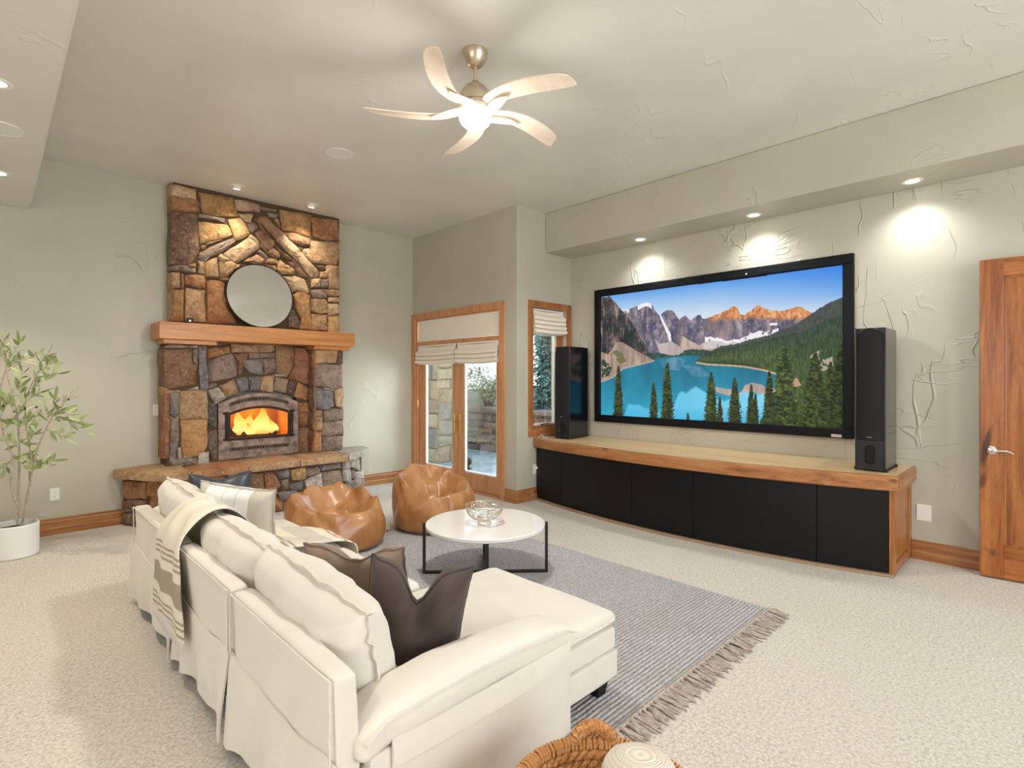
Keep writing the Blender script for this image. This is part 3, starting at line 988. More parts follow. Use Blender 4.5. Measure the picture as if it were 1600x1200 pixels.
# hearth body: left return, front, right return
HF = ((1.25, 6.135), (3.12, 6.135))
face_stones([
 ('L', 'rus', [(480, 520), (560, 470), (640, 490), (640, 640), (480, 620)]),
 ('L', 'rus', [(650, 490), (870, 490), (860, 640), (720, 640), (650, 600)]),
 ('L', 'pal', [(1060, 485), (1250, 480), (1260, 520), (1100, 530)]),
 ('L', 'bro', [(880, 500), (1040, 490), (1060, 560), (880, 640)]),
 ('K', 'ora', [(-60, 340), (80, 350), (100, 430), (20, 480), (-60, 480)]),
 ('K', 'tan', [(108, 335), (200, 322), (330, 318), (330, 475), (150, 470)]),
 ('K', 'bro', [(340, 318), (460, 312), (460, 400), (480, 480), (340, 475)]),
 ('K', 'rus', [(470, 305), (565, 305), (645, 440), (560, 515), (485, 500)]),
 ('K', 'sla', [(580, 302), (722, 272), (722, 362), (640, 372)]),
 ('K', 'yel', [(738, 285), (885, 258), (885, 375), (760, 388)]),
 ('K', 'gra', [(648, 395), (712, 378), (700, 470), (662, 492)]),
 ('K', 'sla', [(722, 440), (862, 392), (850, 480), (702, 482)]),
 ('K', 'gra', [(903, 270), (1020, 242), (1030, 322), (900, 352)]),
 ('K', 'sla', [(1035, 235), (1240, 206), (1240, 268), (1040, 292)]),
 ('K', 'pal', [(880, 395), (1040, 318), (1060, 480), (900, 470)]),
 ('K', 'pur', [(1050, 312), (1230, 290), (1262, 480), (1070, 490)]),
 ('K', 'sla', [(600, 515), (780, 485), (820, 520), (690, 615), (650, 600)]),
 ('K', 'ora', [(500, 540), (570, 528), (640, 605), (650, 700), (560, 712), (500, 620)]),
 ('K', 'bro', [(-60, 500), (200, 490), (470, 500), (480, 640), (100, 660), (-60, 650)]),
 ('K', 'pur', [(700, 625), (850, 530), (1000, 560), (1000, 740), (670, 740)]),
 ('K', 'gra', [(1010, 500), (1250, 495), (1260, 700), (1010, 720)]),
], HF, 0.05, 0.0, (0.01, HZ - 0.075), (0.0, 1.87))
for x0, x1, zt, c in ((0.0, 0.20, 0.49, 'ora'), (0.20, 0.42, 0.47, 'bro'), (0.0, 0.34, 0.345, 'rus'), (0.34, 0.72, 0.33, 'bro'), (0.0, 0.5, 0.14, 'dkb'), (0.5, 1.05, 0.13, 'pur'), (0.72, 1.05, 0.29, 'tan'), (1.05, 1.5, 0.15, 'bro'), (1.5, 1.87, 0.13, 'gra')):
    stone([(x0, max(0.005, zt - 0.185)), (x1, max(0.005, zt - 0.185)), (x1, zt), (x0, zt)], Vector((1.25, 6.135, 0)), X_, Z_, -Y_, 0.05, rs.uniform(-0.01, 0.0), CO[c], fp)
face_stones([
 ('L', 'gra', [(150, 478), (330, 470), (340, 512), (150, 518)]),
 ('L', 'ora', [(130, 530), (262, 538), (262, 762), (190, 780), (130, 730)]),
 ('L', 'ora', [(275, 545), (430, 540), (430, 770), (270, 770)]),
 ('L', 'dkb', [(130, 795), (290, 780), (430, 790), (430, 930), (140, 940)]),
 ('L', 'dar', [(140, 955), (430, 945), (430, 1160), (140, 1145)]),
], ((0.955, 6.72), (1.25, 6.135)), 0.05, 0.0, (0.005, HZ - 0.075), (0.0, 0.655))
for a0, a1, z0, z1, c in ((0.36, 0.655, 0.33, 0.495, 'ora'), (0.38, 0.655, 0.17, 0.33, 'rus'), (0.36, 0.655, 0.01, 0.17, 'dkb')):
    stone([(a0, z0), (a1, z0), (a1, z1), (a0, z1)], Vector((0.955, 6.72, 0)), Vector((0.450, -0.893, 0)), Z_, Vector((-0.893, -0.450, 0)), 0.05, -0.006, CO[c], fp)
HR = ((3.12, 6.135), (3.63, 6.60))  # right return stones pale: daylight from the door put into their colour
face_stones([
 ('K', 'pal', [(1262, 210), (1322, 185), (1332, 275), (1270, 275)]),
 ('K', 'pal', [(1336, 180), (1430, 165), (1435, 290), (1390, 275), (1340, 255)]),
 ('K', 'pal', [(1268, 290), (1325, 282), (1330, 420), (1262, 400)]),
 ('K', 'gra', [(1340, 300), (1378, 290), (1378, 370), (1345, 372)]),
 ('K', 'pal', [(1388, 300), (1440, 300), (1436, 470), (1385, 420)]),
 ('K', 'sla', [(1275, 430), (1378, 385), (1390, 510), (1265, 520)]),
], HR, 0.05, 0.0, (0.01, HZ - 0.07), (0.0, 0.69))
for (a0, a1, z0, z1, c) in ((0.0, 0.36, 0.01, 0.12, 'pal'), (0.36, 0.69, 0.01, 0.15, 'gra'), (0.45, 0.69, 0.155, 0.26, 'pal')):
    stone([(a0, z0), (a1, z0), (a1, z1), (a0, z1)], Vector((3.12, 6.135, 0)), Vector((0.739, 0.674, 0)), Z_, Vector((0.674, -0.739, 0)), 0.05, 0.0, CO[c], fp)

# hearth slab: flagstones with rough hewn edges, laid over the body
SLABS = [([(0.90, 6.78), (0.885, 6.66), (1.03, 6.36), (1.22, 6.07), (1.44, 6.08), (1.45, 6.78)], 'tan'),
         ([(1.455, 6.78), (1.445, 6.075), (1.70, 6.09), (1.98, 6.07), (1.985, 6.78)], 'ora'),
         ([(1.99, 6.78), (1.985, 6.075), (2.25, 6.06), (2.54, 6.085), (2.545, 6.78)], 'tan'),
         ([(2.55, 6.78), (2.545, 6.08), (2.80, 6.065), (3.13, 6.07), (3.14, 6.78)], 'tan'),
         ([(3.145, 6.78), (3.14, 6.075), (3.36, 6.25), (3.66, 6.52), (3.69, 6.66), (3.68, 6.78)], 'pal')]  # end slab paler, door daylight put into its tone
for poly, c in SLABS:
    stone(poly, Vector((0, 0, HZ - 0.085)), X_, Y_, Z_, 0.0, 0.08, CO[c], fp, 'hearth_slab', 0.002, 0.004)

# mantel and its two bed blocks
M = MB().box(1.225, 3.385, 6.395, 6.783, 1.912, 2.09).build('mantel', M_mantel, fp, 0.006)
MB().box(1.27, 1.77, 6.44, 6.70, 1.866, 1.912).build('bed_block', M_mantel, M, 0.004)
MB().box(2.86, 3.335, 6.44, 6.70, 1.866, 1.912).build('bed_block', M_mantel, M, 0.004)

# ---------------- the iron fireplace insert
M_iron = Mat('weathered_bronze_plate', lin(150, 126, 112), 0.5, 0.35)
M_iron.color(M_iron.mix(M_iron.ramp(M_iron.noise(M_iron.coords(), 14, 5), [(0.35, bw(0)), (0.65, bw(1))]), lin(112, 92, 82), lin(166, 144, 130)))
M_iron = M_iron.m
M_dark = Mat('blackened_iron', lin(40, 32, 28), 0.5, 0.4).m
M_opening_shade = Mat('opening_shade_black', lin(10, 8, 7), 0.9).m  # near-black colour standing in for the shade inside vents and ports
M_fbrick = Mat('fire_brick', lin(190, 140, 100), 0.9)
_v = M_fbrick.coords('Object', (1, 1, 1), (PI / 2, 0, 0))
_b = M_fbrick.node('ShaderNodeTexNoise')
_b.inputs['Scale'].default_value = 4.0
M_fbrick.l.new(_v, _b.inputs['Vector']); M_fbrick.color(M_fbrick.ramp(_b.outputs['Fac'], [(0.3, lin(176, 128, 92)), (0.7, lin(204, 160, 120))]))
M_fbrick = M_fbrick.m
IX, IW = 2.28, 0.45
yi = YM - 0.055


def arch(hw, zs, zt, n=17):
    """points of a segmental arch from left to right"""
    return [(IX - hw + 2 * hw * k / (n - 1), zs + (zt - zs) * (1 - (2 * k / (n - 1) - 1) ** 2)) for k in range(n)]


def ring_plate(name, outer, inner, y0, y1, mat, parent, bevel=0.003):
    n = len(outer)
    vs = [(p[0], y, p[1]) for y in (y0, y1) for p in outer] + [(p[0], y, p[1]) for y in (y0, y1) for p in inner]
    fs = []
    O0, O1, I0, I1 = 0, n, 2 * n, 3 * n
    for i in range(n):
        j = (i + 1) % n
        fs += [(O0 + i, O0 + j, I0 + j, I0 + i), (O1 + i, O1 + j, I1 + j, I1 + i), (O0 + i, O0 + j, O1 + j, O1 + i), (I0 + i, I0 + j, I1 + j, I1 + i)]
    return MB().add(vs, fs).build(name, mat, parent, bevel)


def door_outline(hw, z0, zs, zt, n=17):
    return [(IX - hw, z0)] + arch(hw, zs, zt, n) + [(IX + hw, z0)]


ins = ring_plate('insert_face', door_outline(0.45, HZ + 0.005, 1.215, 1.335), door_outline(0.365, 0.795, 1.105, 1.185), yi, yi + 0.05, M_iron, fp)
fd = ring_plate('insert_door', door_outline(0.362, 0.798, 1.10, 1.182), door_outline(0.328, 0.825, 1.085, 1.152), yi - 0.012, yi + 0.02, M_dark, fp)
gl_v = [(p[0], yi + 0.004, p[1]) for p in door_outline(0.33, 0.823, 1.086, 1.154)]
nn = len(gl_v)
MB().add(gl_v + [(x, y + 0.004, z) for x, y, z in gl_v], [tuple(range(nn)), tuple(range(nn, 2 * nn))] + [(i, (i + 1) % nn, nn + (i + 1) % nn, nn + i) for i in range(nn)]).build('door_glass', thin_glass('fire_glass', (1, 0.97, 0.9, 1), 0.02), fd)
for sx in (-1, 1):
    MB().tube([(IX + sx * 0.375, yi - 0.02, 0.80), (IX + sx * 0.375, yi - 0.02, 1.12)], 0.008).build('hinge_rod', M_dark, fd, smooth=40)
    for z in (0.81, 1.11):
        MB().box(IX + sx * 0.375 - 0.03, IX + sx * 0.375 + 0.03, yi - 0.016, yi - 0.004, z - 0.012, z + 0.012).build('hinge_strap', M_dark, fd, 0.003)


def vent(zfun):
    back, bars = MB(), MB()
    n = 20
    xs = [IX - 0.335 + 0.67 * k / n for k in range(n + 1)]
    for a, b in zip(xs[:-1], xs[1:]):
        za, zb = zfun(a), zfun(b)
        h = 0.021
        back.add([(a, yi - 0.001, za - h), (b, yi - 0.001, zb - h), (b, yi - 0.001, zb + h), (a, yi - 0.001, za + h),
                  (a, yi + 0.01, za - h), (b, yi + 0.01, zb - h), (b, yi + 0.01, zb + h), (a, yi + 0.01, za + h)],
                 [(0, 1, 2, 3), (4, 5, 6, 7), (0, 1, 5, 4), (3, 2, 6, 7), (0, 3, 7, 4), (1, 2, 6, 5)])
        for s in (-1, 1):
            bars.tube([(a, yi - 0.003, za - s * h), (b, yi - 0.003, zb + s * h)], 0.0036, 4)
    for s in (-1, 1):
        bars.tube([(x, yi - 0.003, zfun(x) + s * 0.021) for x in xs], 0.003, 4)
    g = bars.build('vent_lattice', M_iron, ins)
    back.build('vent_shade_strip', M_opening_shade, ins)  # dark strip laid on the uncut plate, painted as the openings' shade


vent(lambda x: 1.165 + 0.105 * (1 - ((x - IX) / 0.42) ** 2))
vent(lambda x: 0.695)
# fire chamber
ch = MB()
cx0, cx1, cz0, cz1, cy1 = 1.90, 2.67, 0.64, 1.20, 7.05
y0 = yi + 0.052
ch.add([(cx0, y0, cz0), (cx1, y0, cz0), (cx1, y0, cz1), (cx0, y0, cz1), (cx0 + 0.05, cy1, cz0), (cx1 - 0.05, cy1, cz0), (cx1 - 0.05, cy1, cz1), (cx0 + 0.05, cy1, cz1)],
       [(0, 1, 5, 4), (3, 2, 6, 7), (0, 3, 7, 4), (1, 2, 6, 5), (4, 5, 6, 7)])
ch.add([(cx0, y0, 0.80), (cx1, y0, 0.80), (cx1, cy1, 0.80), (cx0, cy1, 0.80)], [(0, 1, 2, 3)])
c = ch.build('fire_chamber', M_fbrick, fp)
lamp('fire_glow', 'POINT', (2.25, 6.80, 1.02), 11.0, (1.0, 0.30, 0.03), shadow_soft_size=0.06)

# logs and flames
M_log = Mat('charred_bark', lin(70, 44, 30), 0.95)
_n = M_log.noise(M_log.coords('Object', (3, 18, 18)), 3, 5)
M_log.color(M_log.ramp(_n, [(0.35, lin(26, 20, 18)), (0.6, lin(96, 62, 40))])).bump(_n, 0.9, 0.02)
M_log = M_log.m
for k, (p, q, r, lab) in enumerate((((2.02, 6.78, 0.853), (2.52, 6.76, 0.853), 0.045, 'charred log lying across the front of the fire'),
                                    ((2.06, 6.92, 0.857), (2.50, 6.93, 0.857), 0.048, 'charred log lying at the back of the fire'),
                                    ((2.12, 6.80, 0.935), (2.44, 6.92, 0.945), 0.04, 'charred log resting across the two others in the fire'))):
    p, q = Vector(p), Vector(q)
    path = [p.lerp(q, t / 6) + Vector((0, 0, 0.006 * math.sin(t * 2.1 + k))) for t in range(7)]
    lg = MB().tube(path, [r * (0.95 + 0.1 * nz(t * 0.7, k * 3.1)) for t in range(7)], 12).build('log', M_log, smooth=50)
    tag(lg, lab, 'log')

M_fl = bpy.data.materials.new('flame')
M_fl.use_nodes = True
nt = M_fl.node_tree; nt.nodes.clear()
tc = nt.nodes.new('ShaderNodeTexCoord'); sp = nt.nodes.new('ShaderNodeSeparateXYZ'); rp = nt.nodes.new('ShaderNodeValToRGB')
em = nt.nodes.new('ShaderNodeEmission'); tr = nt.nodes.new('ShaderNodeBsdfTransparent'); mx = nt.nodes.new('ShaderNodeMixShader'); mo = nt.nodes.new('ShaderNodeOutputMaterial')
r2 = nt.nodes.new('ShaderNodeValToRGB')
e = rp.color_ramp.elements
e[0].position = 0.0; e[0].color = (1.0, 0.42, 0.06, 1)
e[1].position = 1.0; e[1].color = (1.0, 0.30, 0.02, 1)
for p, cc in ((0.18, (1.0, 0.72, 0.25, 1)), (0.45, (1.0, 0.66, 0.18, 1)), (0.75, (1.0, 0.45, 0.06, 1))):
    x = e.new(p); x.color = cc
r2.color_ramp.elements[0].position = 0.45; r2.color_ramp.elements[0].color = bw(0.82)
r2.color_ramp.elements[1].position = 1.0; r2.color_ramp.elements[1].color = bw(0.25)
em.inputs[1].default_value = 1.5
nt.links.new(tc.outputs['Generated'], sp.inputs[0]); nt.links.new(sp.outputs['Z'], rp.inputs[0]); nt.links.new(sp.outputs['Z'], r2.inputs[0])
nt.links.new(rp.outputs[0], em.inputs[0]); nt.links.new(r2.outputs[0], mx.inputs[0]); nt.links.new(tr.outputs[0], mx.inputs[1]); nt.links.new(em.outputs[0], mx.inputs[2]); nt.links.new(mx.outputs[0], mo.inputs[0])
fire = thing('fire', 'bright orange and yellow log fire burning behind the arched glass', 'fire', (2.25, 6.85, 0.86))
for (fx, fy, fz, w, h, ph) in ((2.09, 6.76, 0.84, 0.085, 0.26, 0.3), (2.15, 6.90, 0.86, 0.07, 0.30, 1.7), (2.25, 6.84, 0.86, 0.09, 0.24, 2.9), (2.345, 6.72, 0.84, 0.11, 0.31, 4.1),
                               (2.38, 6.88, 0.86, 0.09, 0.33, 5.3), (2.46, 6.74, 0.84, 0.07, 0.20, 0.9), (2.20, 6.70, 0.84, 0.06, 0.14, 2.2)):
    vs, m, seg = [], 12, 10
    for i in range(m + 1):
        t = i / m
        r = w * (0.65 + 0.5 * math.sin(PI * min(1, t * 1.3))) * (1 - t ** 1.6) + 0.001
        ox = 0.035 * math.sin(4.2 * t + ph) * t; oy = 0.02 * math.cos(3.7 * t + ph) * t
        for k in range(seg):
            a = 2 * PI * k / seg
            rr = r * (1 + 0.18 * math.sin(3 * a + ph + 5 * t))
            vs.append((fx + ox + rr * math.cos(a), fy + oy + 0.45 * rr * math.sin(a), fz + h * t))
    fs = [(i * seg + k, i * seg + (k + 1) % seg, (i + 1) * seg + (k + 1) % seg, (i + 1) * seg + k) for i in range(m) for k in range(seg)]
    fs += [tuple(range(seg)), tuple(m * seg + k for k in range(seg))]
    ob('flame', vs, fs, M_fl, fire, 60)

# ---------------- things on the mantel
mir = thing('round_mirror', 'large round mirror in a thin dark rim leaning on the stone above the mantel', 'mirror', (2.245, 6.50, 2.09))
R = 0.372
tl = 0.10
mc = Vector((2.245, 6.462 + math.sin(tl) * R, 2.092 + R * math.cos(tl)))
e1, e2 = X_, Vector((0, math.sin(tl), math.cos(tl))); en = Vector((0, -math.cos(tl), math.sin(tl)))
M_mirror = Mat('silvered_mirror', (0.86, 0.88, 0.85, 1), 0.02, 1.0).m
S = 64
def disc(r0, r1, h0, h1):
    vs = []
    for r, h in ((r0, h0), (r1, h0), (r1, h1), (r0, h1)):
        vs += [mc + e1 * (r * math.cos(2 * PI * k / S)) + e2 * (r * math.sin(2 * PI * k / S)) + en * h for k in range(S)]
    return vs, [(j * S + k, j * S + (k + 1) % S, ((j + 1) % 4) * S + (k + 1) % S, ((j + 1) % 4) * S + k) for j in range(4) for k in range(S)]
MB().add(*disc(R - 0.007, R, 0.0, 0.022)).build('rim', M_dark, mir, smooth=40)
vs = [mc + e1 * ((R - 0.007) * math.cos(2 * PI * k / S)) + e2 * ((R - 0.007) * math.sin(2 * PI * k / S)) + en * h for h in (0.012, 0.004) for k in range(S)]
MB().add(vs, [tuple(range(S)), tuple(range(S, 2 * S))] + [(k, (k + 1) % S, S + (k + 1) % S, S + k) for k in range(S)]).build('mirror_plate', M_mirror, mir)

cp = on_y(297, 502, 6.47)
dv = thing('sensor_box', 'tiny black box with a white dot on the left end of the mantel', 'gadget', (cp.x, 6.47, 2.09))
bx = MB().box(cp.x - 0.032, cp.x + 0.032, 6.455, 6.485, 2.0905, 2.15).build('body', M_matte, dv, 0.006)
MB().lathe([(0, 0), (0.011, 0), (0.011, -0.003), (0, -0.003)], (cp.x - 0.004, 6.455, 2.118), 16, 'y').build('lens', M_white, bx)
# ================================================================== CEILING FIXTURES
M_lens = emitter('lamp_lens', (1.0, 0.95, 0.86, 1), 14.0)
M_trimwhite = Mat('white_trim_ring', lin(238, 234, 226), 0.4).m
M_grille_w = Mat('white_speaker_cloth', lin(232, 232, 230), 0.85)
M_grille_w.bump(M_grille_w.noise(M_grille_w.coords(), 400, 1), 0.2, 0.001)
M_grille_w = M_grille_w.m


def downlight(label, x, y, z, group, power, aim, r=0.055, color=(1.0, 0.93, 0.82), angle=95, blend=0.7):
    t = thing('recessed_downlight', label, 'light', (x, y, z), group)
    MB().lathe([(r * 0.86, 0.0), (r * 0.88, -0.004), (r * 1.3, -0.005), (r * 1.34, -0.001), (r * 1.34, 0.0)], (x, y, z), 28).build('trim_ring', M_trimwhite, t, smooth=40)
    MB().lathe([(0, -0.002), (r * 0.6, -0.003), (r * 0.87, -0.001)], (x, y, z), 28).build('lens', M_lens, t, smooth=60, normals=False)
    lamp('downlight_beam', 'SPOT', (x, y, z - 0.02), power, color, aim, spot_size=math.radians(angle), spot_blend=blend, shadow_soft_size=0.045)
    return t


def eyeball(label, x, y, aim, power):
    t = thing('eyeball_spotlight', label, 'light', (x, y, ZC), 'eyeball spots over the fireplace')
    MB().lathe([(0.05, 0.0), (0.052, -0.006), (0.075, -0.006), (0.08, -0.001), (0.08, 0.0)], (x, y, ZC), 28).build('trim_ring', M_trimwhite, t, smooth=40)
    d = (Vector(aim) - Vector((x, y, ZC))).normalized()
    s1 = d.orthogonal().normalized(); s2 = d.cross(s1)
    c = Vector((x, y, ZC + 0.012))
    vs = []
    prof = [(0.046, 0.0), (0.046, 0.03), (0.040, 0.042), (0.034, 0.044)]
    for k in range(24):
        a = 2 * PI * k / 24
        vs += [c + d * h + (s1 * math.cos(a) + s2 * math.sin(a)) * r for r, h in prof]
    MB().add(vs, grid_faces(24, 4, wrap=True)).build('eyeball', M_trimwhite, t, smooth=40)
    MB().add([c + d * 0.043 + (s1 * math.cos(2 * PI * k / 24) + s2 * math.sin(2 * PI * k / 24)) * 0.034 for k in range(24)], [tuple(range(24))]).build('lens', M_lens, t, normals=False)
    lamp('eyeball_beam', 'SPOT', c + d * 0.06, power, (1.0, 0.86, 0.66), aim, spot_size=math.radians(95), spot_blend=1.0, shadow_soft_size=0.04)


p = on_z(370, 291, ZC); q = on_z(487, 320, ZC)
eyeball('eyeball spot in the high ceiling left of the fireplace centre', p.x, p.y, (1.95, 6.62, 2.2), 46)
eyeball('eyeball spot in the high ceiling right of the fireplace centre', q.x, q.y, (2.75, 6.62, 2.2), 46)
SOFF = [(5.335, 3.365, 'downlight in the soffit above the left end of the screen'), (5.335, 2.09, 'middle downlight of the soffit, above the screen'),
        (5.335, 0.835, 'downlight in the soffit nearest the wooden door')]
for x, y, lab in SOFF:
    downlight(lab, x, y, ZS, 'downlights in the soffit', 38, (x - 0.25, y, 0), color=(0.92, 0.98, 1.0), angle=140, blend=1.0)
for x, y in ((5.335, -0.43),):
    downlight('downlight in the soffit beyond the wooden door', x, y, ZS, 'downlights in the soffit', 38, (x - 0.25, y, 0), color=(0.92, 0.98, 1.0), angle=130, blend=1.0)
# low ceiling on the photographer's side
for u, v, lab in ((-3, 270, 'downlight in the low ceiling nearer the fireplace wall'), (-8, 128, 'downlight in the low ceiling beside the white round speaker')):
    p = on_z(u, v, ZS)
    downlight(lab, p.x, p.y, ZS, 'downlights in the low ceiling', 95, (p.x, p.y, 0), color=(1.0, 0.88, 0.72), angle=95)
for x, y, lab in ((-1.2, 0.9, 'added unseen fill downlight in the low ceiling by the side windows'), (-0.2, -1.2, 'added unseen fill downlight in the low ceiling by the rear windows')):
    downlight(lab, x, y, ZS, 'downlights in the low ceiling', 90, (x, y, 0), color=(1.0, 0.88, 0.72), angle=120)  # unseen downlights added as warm fill behind the photographer


def round_speaker(label, u, v, z, r):
    p = on_z(u, v, z)
    t = thing('ceiling_speaker', label, 'speaker', (p.x, p.y, z), 'round in-ceiling speakers')
    MB().lathe([(r - 0.006, 0), (r - 0.006, -0.006), (r, -0.006), (r, 0)], (p.x, p.y, z), 48).build('rim', M_trimwhite, t, smooth=40)
    MB().lathe([(0, -0.0045), (r * 0.6, -0.0045), (r - 0.006, -0.004), (r - 0.006, 0), (0, 0)], (p.x, p.y, z), 48).build('grille', M_grille_w, t, smooth=40)


round_speaker('round white speaker flush in the high ceiling', 531, 239.5, ZC, 0.118)
round_speaker('round white speaker flush in the low ceiling, cut by the photo edge', -3, 199, ZS, 0.125)

# ------------------------------------------------------------------ ceiling fan
fan = thing('ceiling_fan', 'five-bladed ceiling fan with curved pale blades and a glowing glass bowl', 'fan', (2.225, 2.62, ZC))
FX, FY = 2.225, 2.62
M_nick_w = Mat('brushed_champagne_nickel', lin(216, 202, 180), 0.33, 1.0).m
M_blade = wood('bleached_maple_blade', lin(226, 204, 182), lin(236, 218, 198), lin(244, 230, 214), 'x', 0.4, 1.0, knots=False)
M_globe = emitter('glowing_opal_glass', (1.0, 0.94, 0.84, 1), 7.0)
c = (FX, FY, 0)
MB().lathe([(0, ZC), (0.080, ZC), (0.082, ZC - 0.012), (0.076, ZC - 0.04), (0.050, ZC - 0.085), (0.026, ZC - 0.105), (0.0, ZC - 0.105)], c, 36).build('canopy', M_nick_w, fan, smooth=40)
MB().lathe([(0.0125, ZC - 0.10), (0.0125, 3.39)], c, 14).build('downrod', M_nick_w, fan, smooth=60)
MB().lathe([(0.0, 3.405), (0.024, 3.405), (0.034, 3.39), (0.070, 3.365), (0.098, 3.325), (0.104, 3.29), (0.104, 3.262), (0.098, 3.258), (0.098, 3.25), (0.09, 3.235), (0.0, 3.235)], c, 40).build('motor_housing', M_nick_w, fan, smooth=35)
MB().lathe([(0, 3.24), (0.10, 3.24), (0.118, 3.228), (0.118, 3.205), (0.108, 3.192), (0.0, 3.192)], c, 40).build('hub_plate', M_blade, fan, smooth=35)
gl = MB().lathe([(0.104, 3.205), (0.106, 3.19), (0.103, 3.165), (0.090, 3.138), (0.066, 3.118), (0.035, 3.108), (0.0, 3.105)], c, 40).build('glass_bowl', M_globe, fan, smooth=60)
lamp('fan_side_glow', 'POINT', (FX, FY, 3.02), 15, (1.0, 0.96, 0.90), shadow_soft_size=0.12)
lamp('fan_light', 'SPOT', (FX, FY, 3.08), 145, (1.0, 0.965, 0.91), (FX, FY, 0), spot_size=math.radians(172), spot_blend=0.35, shadow_soft_size=0.10)
RV, DV = Vector((CA, -SA, 0)), Vector((SA, CA, 0))


def fan_dir(deg):
    a = math.radians(deg)
    return RV * math.cos(a) + DV * math.sin(a)


for deg in (-33, 39, 111, 183, 255):
    e = fan_dir(deg); s = Vector((0, 0, 1)).cross(e)        # s: 90 deg counter-clockwise from above
    n, m = 22, 7
    top, bot = [], []
    pitch = math.radians(13)
    for i in range(n):
        t = i / (n - 1)
        r = 0.115 + 0.575 * t
        bow = -0.075 * math.sin(PI * min(1, (t * 0.97 + 0.03) ** 0.72)) ** 0.9 - 0.02 * (1 - t)
        ch = 0.070 + 0.060 * math.sin(PI * min(1.0, t * 0.80 + 0.06)) ** 0.8
        ch *= 1.0 if t < 0.96 else math.sqrt(max(0.02, 1 - ((t - 0.96) / 0.042) ** 2)) * 0.22 + 0.78
        for j in range(m):
            q = j / (m - 1) - 0.5
            off = bow + q * ch
            z = 3.222 - math.sin(pitch) * q * ch * (0.6 + 0.4 * t) - 0.012 * t
            cam_ = 0.006 * (1 - (2 * q) ** 2)
            tip = 0.02 * q if t > 0.95 else 0
            base = Vector((FX, FY, 0)) + e * (r + tip) + s * (off * math.cos(pitch))
            top.append(base + Vector((0, 0, z + cam_ + 0.004)))
            bot.append(base + Vector((0, 0, z + cam_ - 0.004)))
    k = n * m
    fs = grid_faces(n, m) + [tuple(i + k for i in f[::-1]) for f in grid_faces(n, m)]
    edge = [i * m for i in range(n)] + [(n - 1) * m + j for j in range(1, m)] + [i * m + m - 1 for i in range(n - 2, -1, -1)] + [j for j in range(m - 2, 0, -1)]
    fs += [(edge[i], edge[(i + 1) % len(edge)], edge[(i + 1) % len(edge)] + k, edge[i] + k) for i in range(len(edge))]
    ob('blade', top + bot, fs, M_blade, fan, 40)
    # lens-shaped holder that cups the blade's root from below
    vs = []
    n2 = 16
    for i in range(n2):
        t = i / (n2 - 1)
        r = 0.085 + 0.215 * t
        w = 0.046 * math.sin(PI * (0.25 + 0.75 * t)) ** 0.8 + 0.002
        cen = -0.075 * math.sin(PI * min(1, 0.45 * t + 0.04)) + 0.030 * (1 - t) + 0.012
        for q, h in ((-1, 0.0), (-0.55, -0.008), (0, -0.011), (0.55, -0.008), (1, 0.0), (0.5, 0.004), (-0.5, 0.004)):
            vs.append(Vector((FX, FY, 3.204 + h - 0.004 * t)) + e * r + s * (cen + q * w))
    fs = [(i * 7 + j, (i + 1) * 7 + j, (i + 1) * 7 + (j + 1) % 7, i * 7 + (j + 1) % 7) for i in range(n2 - 1) for j in range(7)]
    fs += [tuple(range(7)), tuple((n2 - 1) * 7 + j for j in range(7))]
    ob('blade_holder', vs, fs, M_blade, fan, 50)

# ================================================================== PROJECTION SCREEN
sc = thing('projection_screen', 'very large black-framed screen showing a turquoise mountain lake', 'screen', (XW, 2.71, 0.96))
SY0, SY1, SZ0, SZ1 = 1.285, 4.145, 0.96, 2.625
BW = 0.088
M_velvet = Mat('black_velvet_frame', lin(8, 9, 16), 0.55, **{'Specular IOR Level': 0.25}).m
for a, b, c_, d in ((SY0, SY1, SZ1 - BW, SZ1), (SY0, SY1, SZ0, SZ0 + BW), (SY0, SY0 + BW, SZ0 + BW, SZ1 - BW), (SY1 - BW, SY1, SZ0 + BW, SZ1 - BW)):
    MB().box(XW - 0.05, XW - 0.002, a, b, c_, d).build('frame_bar', M_velvet, sc, 0.008)
mb = MB()
py0, py1, pz0, pz1 = SY0 + BW, SY1 - BW, SZ0 + BW, SZ1 - BW
p = on_x(1307, 681, XW - 0.05)
plate = MB().box(XW - 0.054, XW - 0.049, p.y - 0.042, p.y + 0.042, p.z - 0.014, p.z + 0.014).build('maker_plate', M_nickel, sc, 0.002)
p = on_x(1166, 428, XW - 0.05)
MB().lathe([(0, -0.006), (0.007, -0.005), (0.009, 0)], (XW - 0.05, p.y, p.z), 12, 'x').build('indicator', M_white, sc)

PW, PH = 520, 284


